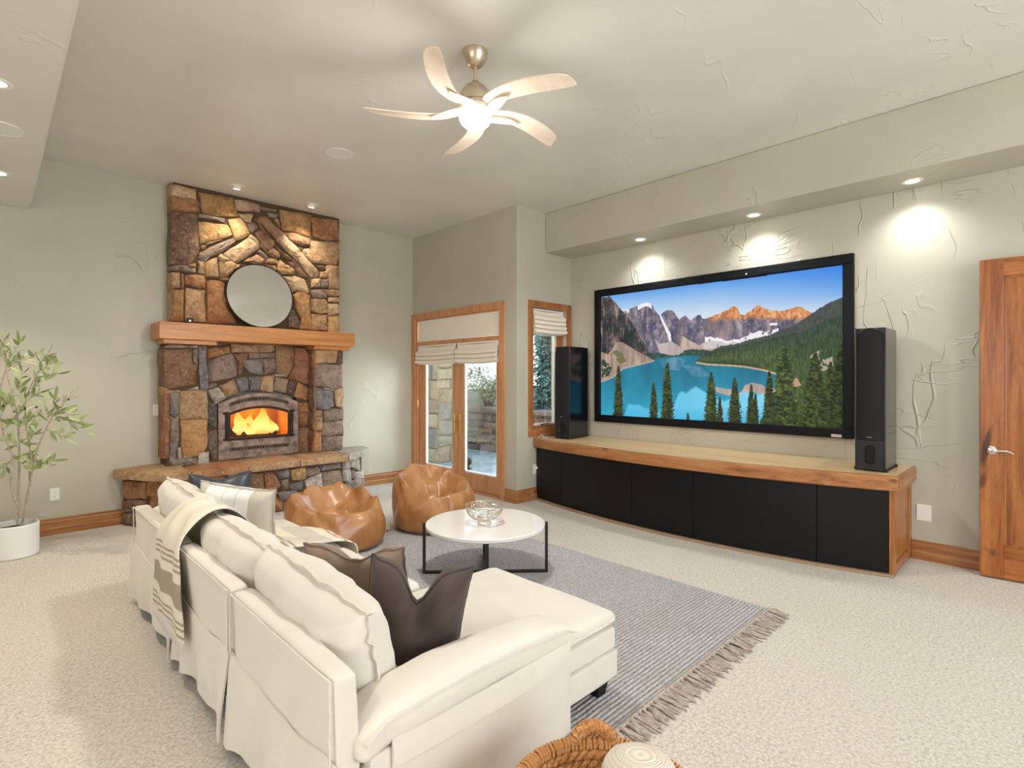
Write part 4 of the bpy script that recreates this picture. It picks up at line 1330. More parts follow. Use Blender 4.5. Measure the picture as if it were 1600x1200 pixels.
def picture():
    """the lake view on the screen, painted in numpy; features are given where the photograph shows them"""
    rng = np.random.default_rng(5)
    yy, zz = np.meshgrid(np.linspace(py1, py0, PW), np.linspace(pz1, pz0, PH))
    xs = XW - 0.02
    r = CA * xs - SA * yy; d = SA * xs + CA * yy
    u = U0 + F_PX * r / d; v = V0 - F_PX * (zz - EYE) / d
    x = (u - 925) * 4; y = (v - 390) * 4          # crop coordinates used while measuring
    # fractal noise
    def fbm(s, o=5, sx=1.0, sy=1.0):
        out = np.zeros((PH, PW)); amp = 1.0; tot = 0
        for k in range(o):
            n = max(2, int(s * 2 ** k))
            gx, gy = max(2, int(n * 1.83 * sx)), max(2, int(n * sy))
            g = rng.random((gy + 2, gx + 2))
            px = np.linspace(0, gx, PW, endpoint=False); pyv = np.linspace(0, gy, PH, endpoint=False)
            ix, iy = px.astype(int), pyv.astype(int)
            fx, fy = px - ix, pyv - iy
            fx = fx * fx * (3 - 2 * fx); fy = fy * fy * (3 - 2 * fy)
            a = g[np.ix_(iy, ix)]; b = g[np.ix_(iy, ix + 1)]; c = g[np.ix_(iy + 1, ix)]; e = g[np.ix_(iy + 1, ix + 1)]
            out += amp * ((a * (1 - fx) + b * fx) * (1 - fy)[:, None] + (c * (1 - fx) + e * fx) * fy[:, None])
            tot += amp; amp *= 0.55
        return out / tot
    n1, n2, n3 = fbm(8), fbm(24, 4), fbm(5, 5, 2.2, 0.7)
    nf = fbm(60, 2)
    streak = fbm(14, 4, 2.5, 0.5)
    C = lambda a, b, c: np.array([a, b, c], float)
    img = np.zeros((PH, PW, 3))
    L = lambda pts: np.interp(x, [p[0] for p in pts], [p[1] for p in pts])
    def put_(mask, col): img[mask] = (col if getattr(col, 'ndim', 1) == 1 else col[mask])
    def lerp(a, b, t): return a + (b - a) * np.clip(t, 0, 1)[..., None]
    # sky
    hor = L([(0, 420), (1700, 380)])
    top = L([(0, 290), (880, 190), (1580, 92)])
    t = (y - top) / (hor - top)
    sky = lerp(C(92, 158, 232), C(206, 222, 238), t ** 0.85)
    sky = lerp(sky, C(58, 132, 226), ((x - 800) / 800) * (1 - t))
    img[:] = sky
    # distant range
    ridge = L([(0, 330), (150, 380), (190, 378), (230, 372), (262, 362), (290, 352), (312, 340), (335, 332), (368, 334), (380, 350), (400, 392), (425, 408), (442, 388), (465, 380), (505, 381), (520, 400), (545, 436),
               (562, 425), (585, 413), (600, 428), (618, 442), (640, 425), (662, 410), (676, 412), (690, 432), (740, 425), (800, 400), (860, 368), (885, 352), (905, 360), (930, 405), (955, 412), (985, 385), (1035, 348), (1060, 358), (1090, 372), (1130, 378), (1190, 382),
               (1240, 372), (1290, 354), (1310, 356), (1340, 380), (1375, 394), (1700, 420)]) + (n2 - 0.5) * 18
    mtn = y > ridge
    crag = np.abs(fbm(20, 5, 1.6, 0.9) - 0.5) * 2; crag2 = np.abs(fbm(40, 4, 1.8, 0.7) - 0.5) * 2
    base = lerp(C(92, 88, 108), C(182, 166, 168), (streak - 0.3) * 2.0)
    base = lerp(base, C(54, 54, 78), np.clip((0.22 - crag) * 4, 0, 1) * 0.7)
    base = lerp(base, C(206, 190, 190), np.clip((crag2 - 0.42) * 3, 0, 1) * 0.6)
    base = lerp(base, C(62, 66, 96), (n2 - 0.52) * 3)
    base = lerp(base, C(164, 136, 128), (n3 - 0.55) * 2.5)
    put_(mtn, base)
    sunl = np.clip((L([(0, 0), (640, 400), (760, 455), (900, 445), (1000, 450), (1100, 455), (1300, 450), (1400, 420)]) + (n1 - 0.5) * 60 - y) / 30, 0, 1) * (x > 620)
    warm = lerp(C(216, 134, 80), C(246, 192, 130), (n2 - 0.35) * 2)
    warm = lerp(warm, C(150, 84, 62), np.clip((0.2 - crag) * 5, 0, 1) * 0.8)
    warm = lerp(warm, C(255, 206, 140), np.clip((crag2 - 0.40) * 3, 0, 1) * 0.7)
    img = np.where((mtn & (sunl > 0))[..., None], lerp(img, warm, sunl * np.clip((x - 620) / 160, 0, 1)), img)
    # snow: caps, couloir, the snowfields at the foot
    snow = C(238, 236, 240)
    put_(mtn & (y < ridge + 20 + 14 * n2) & (x > 285) & (x < 372), snow)
    put_(mtn & (y < ridge + 26) & (x > 190) & (x < 232) & (n2 > 0.42), snow)
    cx = L([(0, 420), (1, 420)]) * 0 + np.interp(y, [408, 470, 530, 580], [428, 452, 484, 490]); cw = np.interp(y, [408, 470, 530, 580], [5, 8, 13, 6])
    put_((np.abs(x - cx + (n2 - 0.5) * 12) < cw) & (y > 405) & (y < 585), snow)
    def poly(pts):
        inside = np.zeros((PH, PW), bool)
        j = len(pts) - 1
        for i in range(len(pts)):
            xi, yi_ = pts[i]; xj, yj = pts[j]
            cond = ((yi_ > y) != (yj > y)) & (x < (xj - xi) * (y - yi_) / (yj - yi_ + 1e-9) + xi)
            inside ^= cond; j = i
        return inside
    fan = lerp(C(178, 162, 160), C(212, 198, 196), (streak - 0.3) * 2)
    put_(poly([(390, 556), (420, 590), (470, 580), (495, 572), (540, 600), (580, 640), (520, 668), (425, 645)]), fan)
    fan2 = lerp(C(176, 150, 138), C(206, 186, 176), (streak - 0.3) * 2)
    put_(poly([(566, 538), (600, 560), (660, 596), (760, 606), (900, 612), (1000, 600), (900, 640), (560, 640), (548, 610)]), fan2)
    put_(poly([(680, 590), (760, 560), (900, 575), (960, 560), (1100, 540), (1300, 520), (1000, 610), (700, 620)]) & (n2 + n1 > 0.88), C(206, 196, 196))
    sn = L([(700, 548), (730, 556), (790, 572), (880, 580), (960, 556), (985, 545), (1060, 540), (1100, 530), (1165, 516), (1250, 505)])
    put_((np.abs(y - sn + (n2 - 0.5) * 70) < 9 + 10 * (n1 - 0.3)) & (x > 705) & (x < 1180) & (n3 > 0.34), snow)
    put_((np.abs(y - 466 + (n2 - 0.5) * 40) < 7) & (x > 1110) & (x < 1160), snow)
    # low dark wooded hills at the lake's head
    lowh = L([(330, 700), (345, 660), (400, 642), (440, 655), (500, 662), (545, 658), (575, 632), (610, 620), (660, 622), (720, 628), (800, 640)]) + (nf - 0.5) * 14
    put_((y > lowh) & (x > 330) & (x < 800), lerp(C(34, 66, 62), C(58, 92, 76), (nf - 0.3) * 2))
    # left cliff
    cl = L([(40, 270), (62, 296), (112, 296), (150, 335), (190, 382), (222, 420), (250, 455), (275, 500), (300, 545), (322, 580), (345, 616), (362, 668), (380, 690)]) + (n2 - 0.5) * 16
    cliff = lerp(C(52, 50, 56), C(124, 108, 100), (n1 - 0.34) * 2.6)
    cliff = lerp(cliff, C(26, 34, 40), (n2 - 0.5) * 4)
    cliff = lerp(cliff, C(30, 34, 38), np.clip((0.2 - crag) * 5, 0, 1) * 0.8)
    cliff = lerp(cliff, C(172, 152, 136), (streak - 0.62) * 5)
    put_((y > cl) & (x < 385), cliff)
    scree = lerp(C(146, 124, 112), C(190, 168, 152), (streak - 0.3) * 2)
    put_((y > L([(60, 640), (100, 655), (150, 585), (172, 575), (195, 582), (250, 615), (300, 645), (350, 672), (385, 690)])) & (x < 388), scree)
    put_(poly([(112, 655), (150, 625), (190, 650), (215, 700), (175, 712)]) & (n2 > 0.4), C(112, 112, 72))
    put_(poly([(60, 690), (85, 690), (125, 740), (105, 790), (60, 800)]) & (nf > 0.35), C(50, 66, 48))
    # the lake
    shore = L([(55, 822), (100, 806), (140, 788), (175, 752), (200, 738), (260, 722), (330, 706), (385, 690), (420, 678), (500, 668), (560, 664), (660, 664), (1700, 664)])
    lake = y > shore
    teal = lerp(C(20, 104, 132), C(28, 150, 178), (n3 - 0.3) * 1.6)
    teal = lerp(teal, C(64, 184, 214), ((y - 760) / 420))
    teal = lerp(teal, C(14, 96, 116), np.clip((760 - y) / 110, 0, 1) * np.clip((x - 620) / 60, 0, 1) * 0.9)
    rfl = lerp(C(122, 150, 170), C(150, 168, 182), (n3 - 0.4) * 3)
    teal = np.where((poly([(420, 690), (560, 672), (580, 700), (540, 760), (440, 740)]) | poly([(560, 720), (680, 735), (740, 790), (640, 800)]))[..., None], lerp(teal, rfl, 0.75 * np.clip((n3 - 0.2) * 2.2, 0, 1)), teal)
    skyref = L([(55, 1100), (195, 1060), (225, 962), (300, 968), (345, 985), (420, 1000), (505, 985), (540, 895), (562, 878), (590, 892), (620, 866), (650, 852), (690, 872), (740, 905), (790, 930), (830, 935), (880, 915), (910, 892), (940, 880), (960, 870), (1010, 900), (1100, 890), (1700, 880)]) + (n3 - 0.5) * 26
    bright = lerp(C(86, 190, 228), C(132, 212, 240), (x - 200) / 900)
    bright = lerp(bright, C(62, 176, 214), (y - 980) / 120)
    teal = lerp(teal, bright, (y - skyref) / 14)
    pink = ((y > L([(700, 900), (775, 858), (830, 870), (880, 872), (930, 900), (955, 850), (1000, 830), (1060, 845), (1100, 870), (1300, 880)])) & (y < L([(600, 870), (775, 890), (860, 915), (920, 905), (955, 890), (1020, 895), (1080, 905), (1300, 900)])) & (x > 640) & (x < 1110))
    teal = np.where(pink[..., None], lerp(teal, C(226, 168, 150), 0.9 - np.abs(n3 - 0.5) * 1.2), teal)
    put_(lake, teal)
    put_(lake & (y < shore + 9) & (x < 390), C(178, 170, 158))
    # right-hand wooded slope
    up = L([(640, 700), (660, 690), (700, 655), (760, 625), (800, 604), (900, 590), (1000, 560), (1100, 535), (1230, 490), (1300, 450), (1375, 396), (1430, 362), (1490, 330), (1540, 308), (1600, 286)]) + (nf - 0.5) * 10
    low = L([(640, 698), (660, 704), (720, 714), (880, 722), (950, 728), (1050, 745), (1100, 757), (1160, 776), (1250, 850), (1320, 1130), (1700, 1200)])
    slope = (y > up) & (y < low)
    k = (y - up) / (low - up + 1)
    tree = fbm(70, 3, 2.4, 0.5)
    fr = lerp(C(52, 72, 64), C(84, 104, 58), k * 1.6)
    fr = lerp(fr, C(26, 46, 28), (tree - 0.42) * 3.5)
    fr = lerp(fr, C(110, 124, 62), (tree - 0.60) * 4 * np.clip(k * 2, 0, 1))
    fr = lerp(fr, C(92, 84, 92), ((k < 0.12) * 0.5))
    fr = lerp(fr, C(22, 52, 34), np.clip((k - 0.75) * 3, 0, 1) * (x < 1050))
    put_(slope, fr)
    put_((y > low - 2) & (y < low + 9) & (x > 652) & (x < 1165), C(196, 170, 138))
    put_(poly([(1280, 800), (1240, 830), (1260, 860), (1310, 850)]), C(186, 150, 124))
    put_(poly([(1320, 690), (1420, 630), (1500, 650), (1510, 760), (1440, 760)]) & (n2 > 0.5), C(176, 164, 150))
    put_(poly([(1130, 860), (1180, 900), (1160, 915), (1090, 880)]), C(200, 190, 170))
    # thick growth in the lower right corner
    bush = L([(1040, 1120), (1060, 1060), (1100, 1040), (1200, 1010), (1260, 930), (1330, 1010), (1390, 900), (1480, 880), (1700, 800)]) + (n2 - 0.5) * 90
    put_((y > bush) & (x > 1040), lerp(C(30, 50, 20), C(92, 112, 40), (tree - 0.35) * 2.6))
    # conifers in the foreground: (tip x, tip y, base y, width, brightness)
    jag = fbm(60, 3, 1.0, 1.6)
    for tx, ty, by, w, g in ((165, 725, 1050, 78, 0.9), (385, 832, 1062, 72, 0.95), (470, 708, 1068, 104, 1.0), (600, 1020, 1078, 26, 0.8), (745, 766, 1084, 112, 1.0), (800, 918, 1082, 44, 0.8),
                             (892, 800, 1088, 112, 0.95), (995, 842, 1092, 74, 0.85), (1022, 900, 1092, 54, 0.8),
                             (1200, 582, 1130, 250, 1.15), (1110, 760, 1110, 120, 0.95), (1395, 640, 1135, 250, 1.0), (1490, 700, 1130, 150, 1.0), (1560, 590, 1140, 250, 0.8)):
        t = (y - ty) / (by - ty)
        tier = 0.62 + 0.38 * ((t * 16 + jag * 1.2) % 1.0)
        half = w / 2 * np.clip(t, 0, 1) ** 0.62 * tier * (0.72 + 0.7 * (jag - 0.2)) + 3
        m_ = (t > 0) & (t < 1.0) & (np.abs(x - tx - (n2 - 0.5) * 8) < half)
        col = lerp(C(22, 36, 18) * g, C(84, 98, 42) * g, (jag - 0.34) * 2.8)
        col = lerp(col, C(14, 26, 18), np.clip((x - tx) / (w * 0.6), 0, 1) * 0.5)
        put_(m_, col)
    return np.clip(img, 0, 255)


pic = picture() / 255.0
plin = np.where(pic <= 0.04045, pic / 12.92, ((pic + 0.055) / 1.055) ** 2.4)
gx, gz = np.meshgrid(np.linspace(py1, py0, PW), np.linspace(pz1, pz0, PH))
verts = np.stack([np.full(gx.size, XW - 0.02), gx.ravel(), gz.ravel()], 1)
idx = np.arange(PW * PH).reshape(PH, PW)
quads = np.stack([idx[:-1, :-1], idx[:-1, 1:], idx[1:, 1:], idx[1:, :-1]], -1).reshape(-1, 4)
org = np.array([XW - 0.02, (py0 + py1) / 2, (pz0 + pz1) / 2])
me = bpy.data.meshes.new('picture')
me.vertices.add(len(verts)); me.vertices.foreach_set('co', (verts - org).astype(np.float32).ravel())
me.loops.add(quads.size); me.loops.foreach_set('vertex_index', quads.astype(np.int32).ravel())
me.polygons.add(len(quads)); me.polygons.foreach_set('loop_start', np.arange(0, quads.size, 4, dtype=np.int32)); me.polygons.foreach_set('loop_total', np.full(len(quads), 4, dtype=np.int32))
me.update(); me.validate()
ca = me.color_attributes.new('picture', 'FLOAT_COLOR', 'POINT')
ca.data.foreach_set('color', np.concatenate([plin.reshape(-1, 3), np.ones((PW * PH, 1))], 1).astype(np.float32).ravel())
M_pic = bpy.data.materials.new('lit_screen_picture')
M_pic.use_nodes = True
nt = M_pic.node_tree
b_ = nt.nodes['Principled BSDF']
at = nt.nodes.new('ShaderNodeVertexColor'); at.layer_name = 'picture'
b_.inputs['Base Color'].default_value = (0.02, 0.02, 0.02, 1); b_.inputs['Roughness'].default_value = 0.7
b_.inputs['Specular IOR Level'].default_value = 0.1
nt.links.new(at.outputs['Color'], b_.inputs['Emission Color'])
b_.inputs['Emission Strength'].default_value = 0.98 * 2 ** (-EXPO)
me.materials.append(M_pic)
po = bpy.data.objects.new('picture', me)
put(po, sc, org)
MB().box(XW - 0.018, XW - 0.004, py0, py1, pz0, pz1).build('backing', M_matte, sc)

# ================================================================== LONG BOWED CABINET UNDER THE SCREEN
cab = thing('media_cabinet', 'long low black cabinet with a bowed front and pale wooden top', 'cabinet', (5.2, 2.7, 0))
CY0, CY1 = 0.885, 4.555


def front(y):
    """plan line of the black front: a shallow bow"""
    return 4.635 + 0.245 * ((y - 2.62) / 1.74) ** 2 if y < 2.62 else 4.635 + 0.225 * ((y - 2.62) / 1.93) ** 2


def bowed(y0, y1, o0, z0, z1, x1=XW - 0.003, n=24):
    ys = [y0 + (y1 - y0) * i / n for i in range(n + 1)]
    poly = [(front(y) + o0, y) for y in ys] + [((front(y) + x1) if x1 < 1 else x1, y) for y in ys[::-1]]
    return MB().prism(poly, z0, z1)


bowed(CY0 + 0.02, CY1 - 0.002, 0.03, 0.02, 0.66).build('carcass', M_matte, cab)
bowed(CY0 - 0.012, CY1 - 0.002, -0.03, 0.0, 0.022, 0.10).build('floor_strip', Mat('tan_floor_strip', lin(160, 134, 106), 0.7).m, cab, 0.003)  # low tan strip on the floor along the bowed front
seams = [CY0 + 0.022, 1.37, 2.364, 3.03, 4.06, CY1 - 0.005]
for a, b in zip(seams[:-1], seams[1:]):
    bowed(a + 0.0025, b - 0.0025, 0.0, 0.03, 0.655, 0.026, 14).build('door_panel', M_black, cab, 0.002)
top = bowed(CY0 - 0.02, CY1, 0.012, 0.735, 0.765).build('top', M_counter, cab, 0.002)
bowed(CY0 - 0.045, CY1, -0.05, 0.655, 0.768, 0.012).build('front_edge', M_alder_y, top, 0.012, seg=3)
MB().box(4.86, XW - 0.003, CY0 - 0.045, CY0 - 0.02, 0.655, 0.768).build('end_edge', M_alder_x, top, 0.008)
# wooden end panel with a frame round it
MB().box(4.875, XW - 0.004, CY0, CY0 + 0.02, 0.02, 0.655).build('end_panel', M_alder_z, cab)
for a, b, c_, d in ((4.875, 4.92, 0.02, 0.655), (XW - 0.09, XW - 0.004, 0.02, 0.655), (4.92, XW - 0.09, 0.02, 0.09), (4.92, XW - 0.09, 0.60, 0.655)):
    MB().box(a, b, CY0 - 0.012, CY0, c_, d).build('end_frame', M_alder_z, cab, 0.002)

# ================================================================== FLOOR-STANDING SPEAKERS ON THE CABINET
M_spkgrille = Mat('black_grille_cloth', lin(14, 14, 16), 0.85)
M_spkgrille.bump(M_spkgrille.noise(M_spkgrille.coords(), 500, 1), 0.3, 0.001)
M_spkgrille = M_spkgrille.m
M_silver = Mat('silver_edge', lin(150, 152, 156), 0.35, 0.8).m
M_face = Mat('satin_black_front', lin(26, 27, 32), 0.35).m


def tower(label, x, y, yaw, W_, D_, H_):
    """tall speaker: local +y is its front"""
    t = thing('tower_speaker', label, 'speaker', (x, y, 0.768), 'tall black speakers on the cabinet')
    z0 = 0.768 + 0.012
    rot = Matrix.Translation((x, y, z0)) @ Matrix.Rotation(yaw, 4, 'Z')
    def tf(vs): return [rot @ Vector(v) for v in vs]
    def B(x0, x1, y0, y1, a, b): m = MB().box(x0, x1, y0, y1, a, b); m.v = tf(m.v); return m
    hw = W_ / 2
    B(-hw, hw, -D_, 0, 0, H_).build('cabinet', M_gloss, t, 0.006)
    # arched, slightly bulging grille
    n, m = 13, 20
    vs = []
    zb, zt = 0.235, H_ - 0.005
    for j in range(m + 1):
        for i in range(n):
            s = 2 * i / (n - 1) - 1
            ztop = zt - 0.055 * abs(s) ** 2.2
            z = zb + (ztop - zb) * j / m
            vs.append((s * (hw - 0.012), 0.002 + 0.026 * (1 - s * s) ** 0.8, z))
    k = len(vs)
    vs += [(a, -0.001, c) for a, b, c in vs]
    fs = grid_faces(m + 1, n) + [tuple(q + k for q in f[::-1]) for f in grid_faces(m + 1, n)]
    bd = [i for i in range(n)] + [j * n + n - 1 for j in range(1, m + 1)] + [m * n + i for i in range(n - 2, -1, -1)] + [j * n for j in range(m - 1, 0, -1)]
    fs += [(bd[i], bd[(i + 1) % len(bd)], bd[(i + 1) % len(bd)] + k, bd[i] + k) for i in range(len(bd))]
    ob('grille', tf(vs), fs, M_spkgrille, t, 40)
    # silver bead following the arch at the front edge
    pts = [((2 * i / 24 - 1) * (hw - 0.006), 0.003, H_ - 0.003 - 0.058 * abs(2 * i / 24 - 1) ** 2.2) for i in range(25)]
    pts = [(-hw + 0.004, 0.003, 0.02)] + pts + [(hw - 0.004, 0.003, 0.02)]
    MB().tube(tf(pts), 0.004, 6).build('edge_bead', M_face, t, smooth=60)
    # lower plate with an upright slot port
    lo = ob('port_plate', tf([(-hw + 0.008, -0.002, 0.005), (hw - 0.008, -0.002, 0.005), (hw - 0.008, -0.002, 0.232), (-hw + 0.008, -0.002, 0.232),
                              (-hw + 0.008, 0.008, 0.005), (hw - 0.008, 0.008, 0.005), (hw - 0.008, 0.014, 0.232), (-hw + 0.008, 0.014, 0.232)]),
            [(0, 1, 2, 3), (4, 5, 6, 7), (0, 1, 5, 4), (1, 2, 6, 5), (2, 3, 7, 6), (3, 0, 4, 7)], M_face, t)
    ring, hole = [], []
    S = 28
    for i in range(S):
        a = 2 * PI * i / S
        cx, cz = 0.028 * math.cos(a), 0.028 * math.sin(a) + (0.042 if math.sin(a) >= 0 else -0.042)
        ring.append((cx * 1.12, 0.0145, 0.118 + cz * 1.03)); hole.append((cx * 0.92, 0.0155, 0.118 + cz * 0.96))
    MB().tube(tf(ring), 0.004, 6, closed=True).build('port_ring', M_gloss, lo, smooth=60)
    vs = hole + [(a, 0.009, c) for a, b, c in hole]
    ob('port', tf(vs), [tuple(range(S)), tuple(range(S, 2 * S))] + [(i, (i + 1) % S, S + (i + 1) % S, S + i) for i in range(S)], M_opening_shade, lo)  # solid dark plug, the hole's shade put into its colour
    B(-0.016, 0.016, 0.026, 0.0315, 0.255, 0.261).build('maker_badge', M_silver, t)
    B(-hw - 0.006, hw + 0.006, -D_ - 0.006, 0.006, -0.0005, 0.006).build('foot_plate', M_matte, t)
    for sx in (-1, 1):
        for yy in (-0.025, -D_ + 0.025):
            m_ = MB().lathe([(0, -0.0115), (0.016, -0.0115), (0.018, -0.004), (0.018, 0.012), (0, 0.012)], (sx * (hw - 0.004), yy, 0), 14)
            m_.v = tf(m_.v); m_.build('foot', M_matte, t, smooth=40)
    return t


tower('tall black speaker standing beside the open wooden door, right of the screen', 5.005, 1.055, math.radians(90), 0.205, 0.40, 1.125)
tower('tall gloss black speaker standing beside the narrow window, left of the screen', 5.01, 4.255, math.radians(96), 0.215, 0.42, 1.115)

# ================================================================== OUTLETS AND SWITCH
def plate(name, label, cat, c, a, n, w, h, kind):
    c, a, n = Vector(c), Vector(a), Vector(n)
    t = thing(name, label, cat, c)
    def slab(x0, x1, z0, z1, n0, n1):
        vs = [c + a * x + Z_ * z + n * q for x in (x0, x1) for q in (n0, n1) for z in (z0, z1)]
        return MB().add(vs, [(0, 1, 3, 2), (4, 6, 7, 5), (0, 4, 5, 1), (2, 3, 7, 6), (0, 2, 6, 4), (1, 5, 7, 3)])
    slab(-w / 2, w / 2, -h / 2, h / 2, 0.0, 0.007).build('cover_plate', M_white, t, 0.003)
    if kind == 'outlet':
        for s in (-1, 1):
            so = slab(-0.017, 0.017, s * 0.02 - 0.014, s * 0.02 + 0.014, 0.006, 0.009).build('socket', M_trimwhite, t, 0.002)
            for sx in (-1, 1):
                slab(sx * 0.007 - 0.001, sx * 0.007 + 0.001, s * 0.02 - 0.004, s * 0.02 + 0.005, 0.0085, 0.0092).build('slot', M_matte, so)
    elif kind == 'switch':
        slab(-0.017, 0.017, -0.033, 0.033, 0.006, 0.010).build('rocker', M_trimwhite, t, 0.002)
    return t


p = on_y(85.5, 772, YW); plate('wall_outlet', 'white wall outlet between the potted olive tree and the hearth', 'outlet', p, X_, -Y_, 0.075, 0.118, 'outlet')
p = on_y(245.5, 640.5, YW); plate('light_switch', 'white light switch on the wall just left of the fireplace column', 'switch', p, X_, -Y_, 0.078, 0.118, 'switch')
p = on_x(1443.5, 801, XW); plate('blank_plate', 'white cover plate between the cabinet end and the wooden door', 'wall plate', p, Y_, -X_, 0.10, 0.135, 'blank')
p = on_y(836, 733, YR); plate('wall_outlet', 'white wall outlet beside the cabinet with a white cord plugged in', 'outlet', p, X_, -Y_, 0.072, 0.116, 'outlet')
pw = p
cd = thing('power_cord', 'white power cord running from the outlet up onto the cabinet', 'cord', (p.x, YR - 0.02, p.z))
MB().box(p.x - 0.004, p.x + 0.03, YR - 0.04, YR - 0.0095, p.z + 0.006, p.z + 0.034).build('plug', M_white, cd, 0.005)
path = catmull([(p.x + 0.015, YR - 0.038, p.z + 0.03), (p.x + 0.03, YR - 0.04, p.z + 0.10), (p.x + 0.05, YR - 0.035, p.z + 0.20), (p.x + 0.015, YR - 0.03, p.z + 0.30), (p.x + 0.025, YR - 0.03, p.z + 0.38), (p.x + 0.10, YR - 0.03, p.z + 0.43), (4.93, 4.50, 0.7725), (5.0, 4.47, 0.772)], 8)
MB().tube(path, 0.0035, 8).build('cable', M_white, cd, smooth=60)
# ================================================================== RUG
rug = thing('woven_rug', 'grey braided area rug with a knotted fringe, under the chaise and coffee table', 'rug', (2.4, 2.9, 0))
M_rug = Mat('grey_braided_wool', lin(150, 146, 146), 0.95)
_v = M_rug.coords('Object')
_a = M_rug.noise(M_rug.coords('Object', (30, 90, 30)), 1.5, 3, 0.7)
_c = M_rug.ramp(_a, [(0.3, lin(140, 136, 136)), (0.5, lin(176, 173, 175)), (0.7, lin(204, 202, 204))])
_c = M_rug.mix(M_rug.ramp(M_rug.noise(_v, 2.2, 4), [(0.40, bw(0.0)), (0.62, bw(0.25))]), _c, lin(160, 150, 134))
_c = M_rug.mix(M_rug.ramp(M_rug.noise(M_rug.coords('Object', (3, 14, 3)), 3, 3), [(0.66, bw(0.0)), (0.74, bw(0.35))]), _c, lin(150, 122, 100))
M_rug.color(_c)
M_rug.bump(_a, 0.6, 0.006)
M_rug = M_rug.m
RX0, RX1, RY0, RY1 = 1.22, 3.61, 1.32, 4.52
pitch = 0.0235
ny = int((RY1 - RY0) / pitch)
prof_k = 6
nxr = 40
ys = []
for i in range(ny):
    for k in range(prof_k):
        t = k / prof_k
        ys.append((RY0 + (i + t) * pitch, 0.004 + 0.013 * math.sin(PI * t) ** 0.7))
ys.append((RY1, 0.004))
vs = []
for y, z in ys:
    for j in range(nxr + 1):
        x = RX0 + (RX1 - RX0) * j / nxr
        e = min(1, min(y - RY0, RY1 - y) / 0.15)
        wob = 0.006 * nz(x * 3.0, y * 2.0) * e + 0.004 * nz(x * 14, y * 5, 3) * e
        vs.append((x + 0.008 * nz(y * 4, 7.7) * (1 if j in (0, nxr) else 0), y + wob, z + (0.002 * nz(x * 24, y * 43, 1))))
ob('braided_field', vs, grid_faces(len(ys), nxr + 1), M_rug, rug, 60)
M_fringe = Mat('fringe_yarn', lin(158, 144, 132), 0.95)
M_fringe.color(M_fringe.ramp(M_fringe.noise(M_fringe.coords('Object', (60, 8, 60)), 2, 3), [(0.3, lin(128, 112, 100)), (0.7, lin(206, 196, 188))]))
M_fringe = M_fringe.m
MB().tube([(RX0 + (RX1 - RX0) * i / 60, RY0 - 0.008 + 0.004 * nz(i * 0.9, 2), 0.011) for i in range(61)], 0.011, 8).build('end_binding', M_fringe, rug, smooth=60)
MB().tube([(RX0 + (RX1 - RX0) * i / 60, RY1 + 0.008 + 0.004 * nz(i * 0.9, 8), 0.011) for i in range(61)], 0.011, 8).build('end_binding', M_fringe, rug, smooth=60)
tassels = []
rt = random.Random(3)
for v_ in range(7):
    mb = MB()
    for s in range(4):
        a0 = rt.uniform(-0.008, 0.008); dx = rt.uniform(-0.034, 0.034); L = rt.uniform(0.085, 0.135)
        mb.tube([(a0, 0, 0.016), (a0 + dx * 0.3, -L * 0.35, 0.014 + rt.uniform(0, 0.008)), (a0 + dx * 0.75, -L * 0.7, 0.010), (a0 + dx, -L, 0.005)], [0.005, 0.0055, 0.005, 0.003], 5)
    o = mb.build('tassel', M_fringe, None, smooth=60, origin=(0, 0, 0))
    COL.objects.unlink(o)
    tassels.append(o)
NT = 70
for e, (y, rz) in enumerate(((RY0 - 0.012, 0), (RY1 + 0.012, PI))):
    for i in range(NT):
        x = RX0 + (RX1 - RX0) * (i + 0.5) / NT
        if e == 1 and 1.30 < x < 1.9: pass
        dup(rt.choice(tassels), rug, (x + rt.uniform(-0.006, 0.006), y, 0.0005), (0, 0, rz + rt.uniform(-0.25, 0.25)), 'tassel')
for o in tassels: bpy.data.objects.remove(o)


# ================================================================== SOFT SHAPES
def rounded_block(x0, x1, y0, y1, z0, z1, r, cuts=14, puff=0.0, wr=0.0, seed=0.0, sag=None):
    """a soft box: rounded edges, crowned top, gentle wrinkles; returns vertices and faces"""
    h = Vector(((x1 - x0) / 2, (y1 - y0) / 2, (z1 - z0) / 2)); c = Vector(((x0 + x1) / 2, (y0 + y1) / 2, (z0 + z1) / 2))
    r = min(r, h.x, h.y, h.z)
    bm = bmesh.new()
    bmesh.ops.create_cube(bm, size=2)
    bmesh.ops.subdivide_edges(bm, edges=bm.edges[:], cuts=cuts, use_grid_fill=True)
    vs = []
    for v in bm.verts:
        # denser samples near the edges
        p = Vector([math.copysign(abs(q) ** 0.7, q) for q in v.co])
        q = Vector((p.x * h.x, p.y * h.y, p.z * h.z))
        k = Vector([max(-(h[i] - r), min(h[i] - r, q[i])) for i in range(3)])
        d = q - k
        if d.length > 1e-9: d = d.normalized() * r
        o = k + d
        cr = (1 - (p.x) ** 2) * (1 - (p.y) ** 2)
        if p.z > 0: o.z += puff * cr * p.z
        w = c + o
        if wr:
            n = noise.noise(Vector((w.x * 3.1 + seed, w.y * 3.1, w.z * 3.1))) + 0.5 * noise.noise(Vector((w.x * 8 + seed, w.y * 8, w.z * 8)))
            w += (d.normalized() if d.length > 1e-9 else Vector((0, 0, 1 if p.z > 0 else -1))) * n * wr
        if sag: w = sag(w)
        vs.append(w)
    bm.verts.index_update()
    fs = [tuple(v.index for v in f.verts) for f in bm.faces]
    bm.free()
    return vs, fs


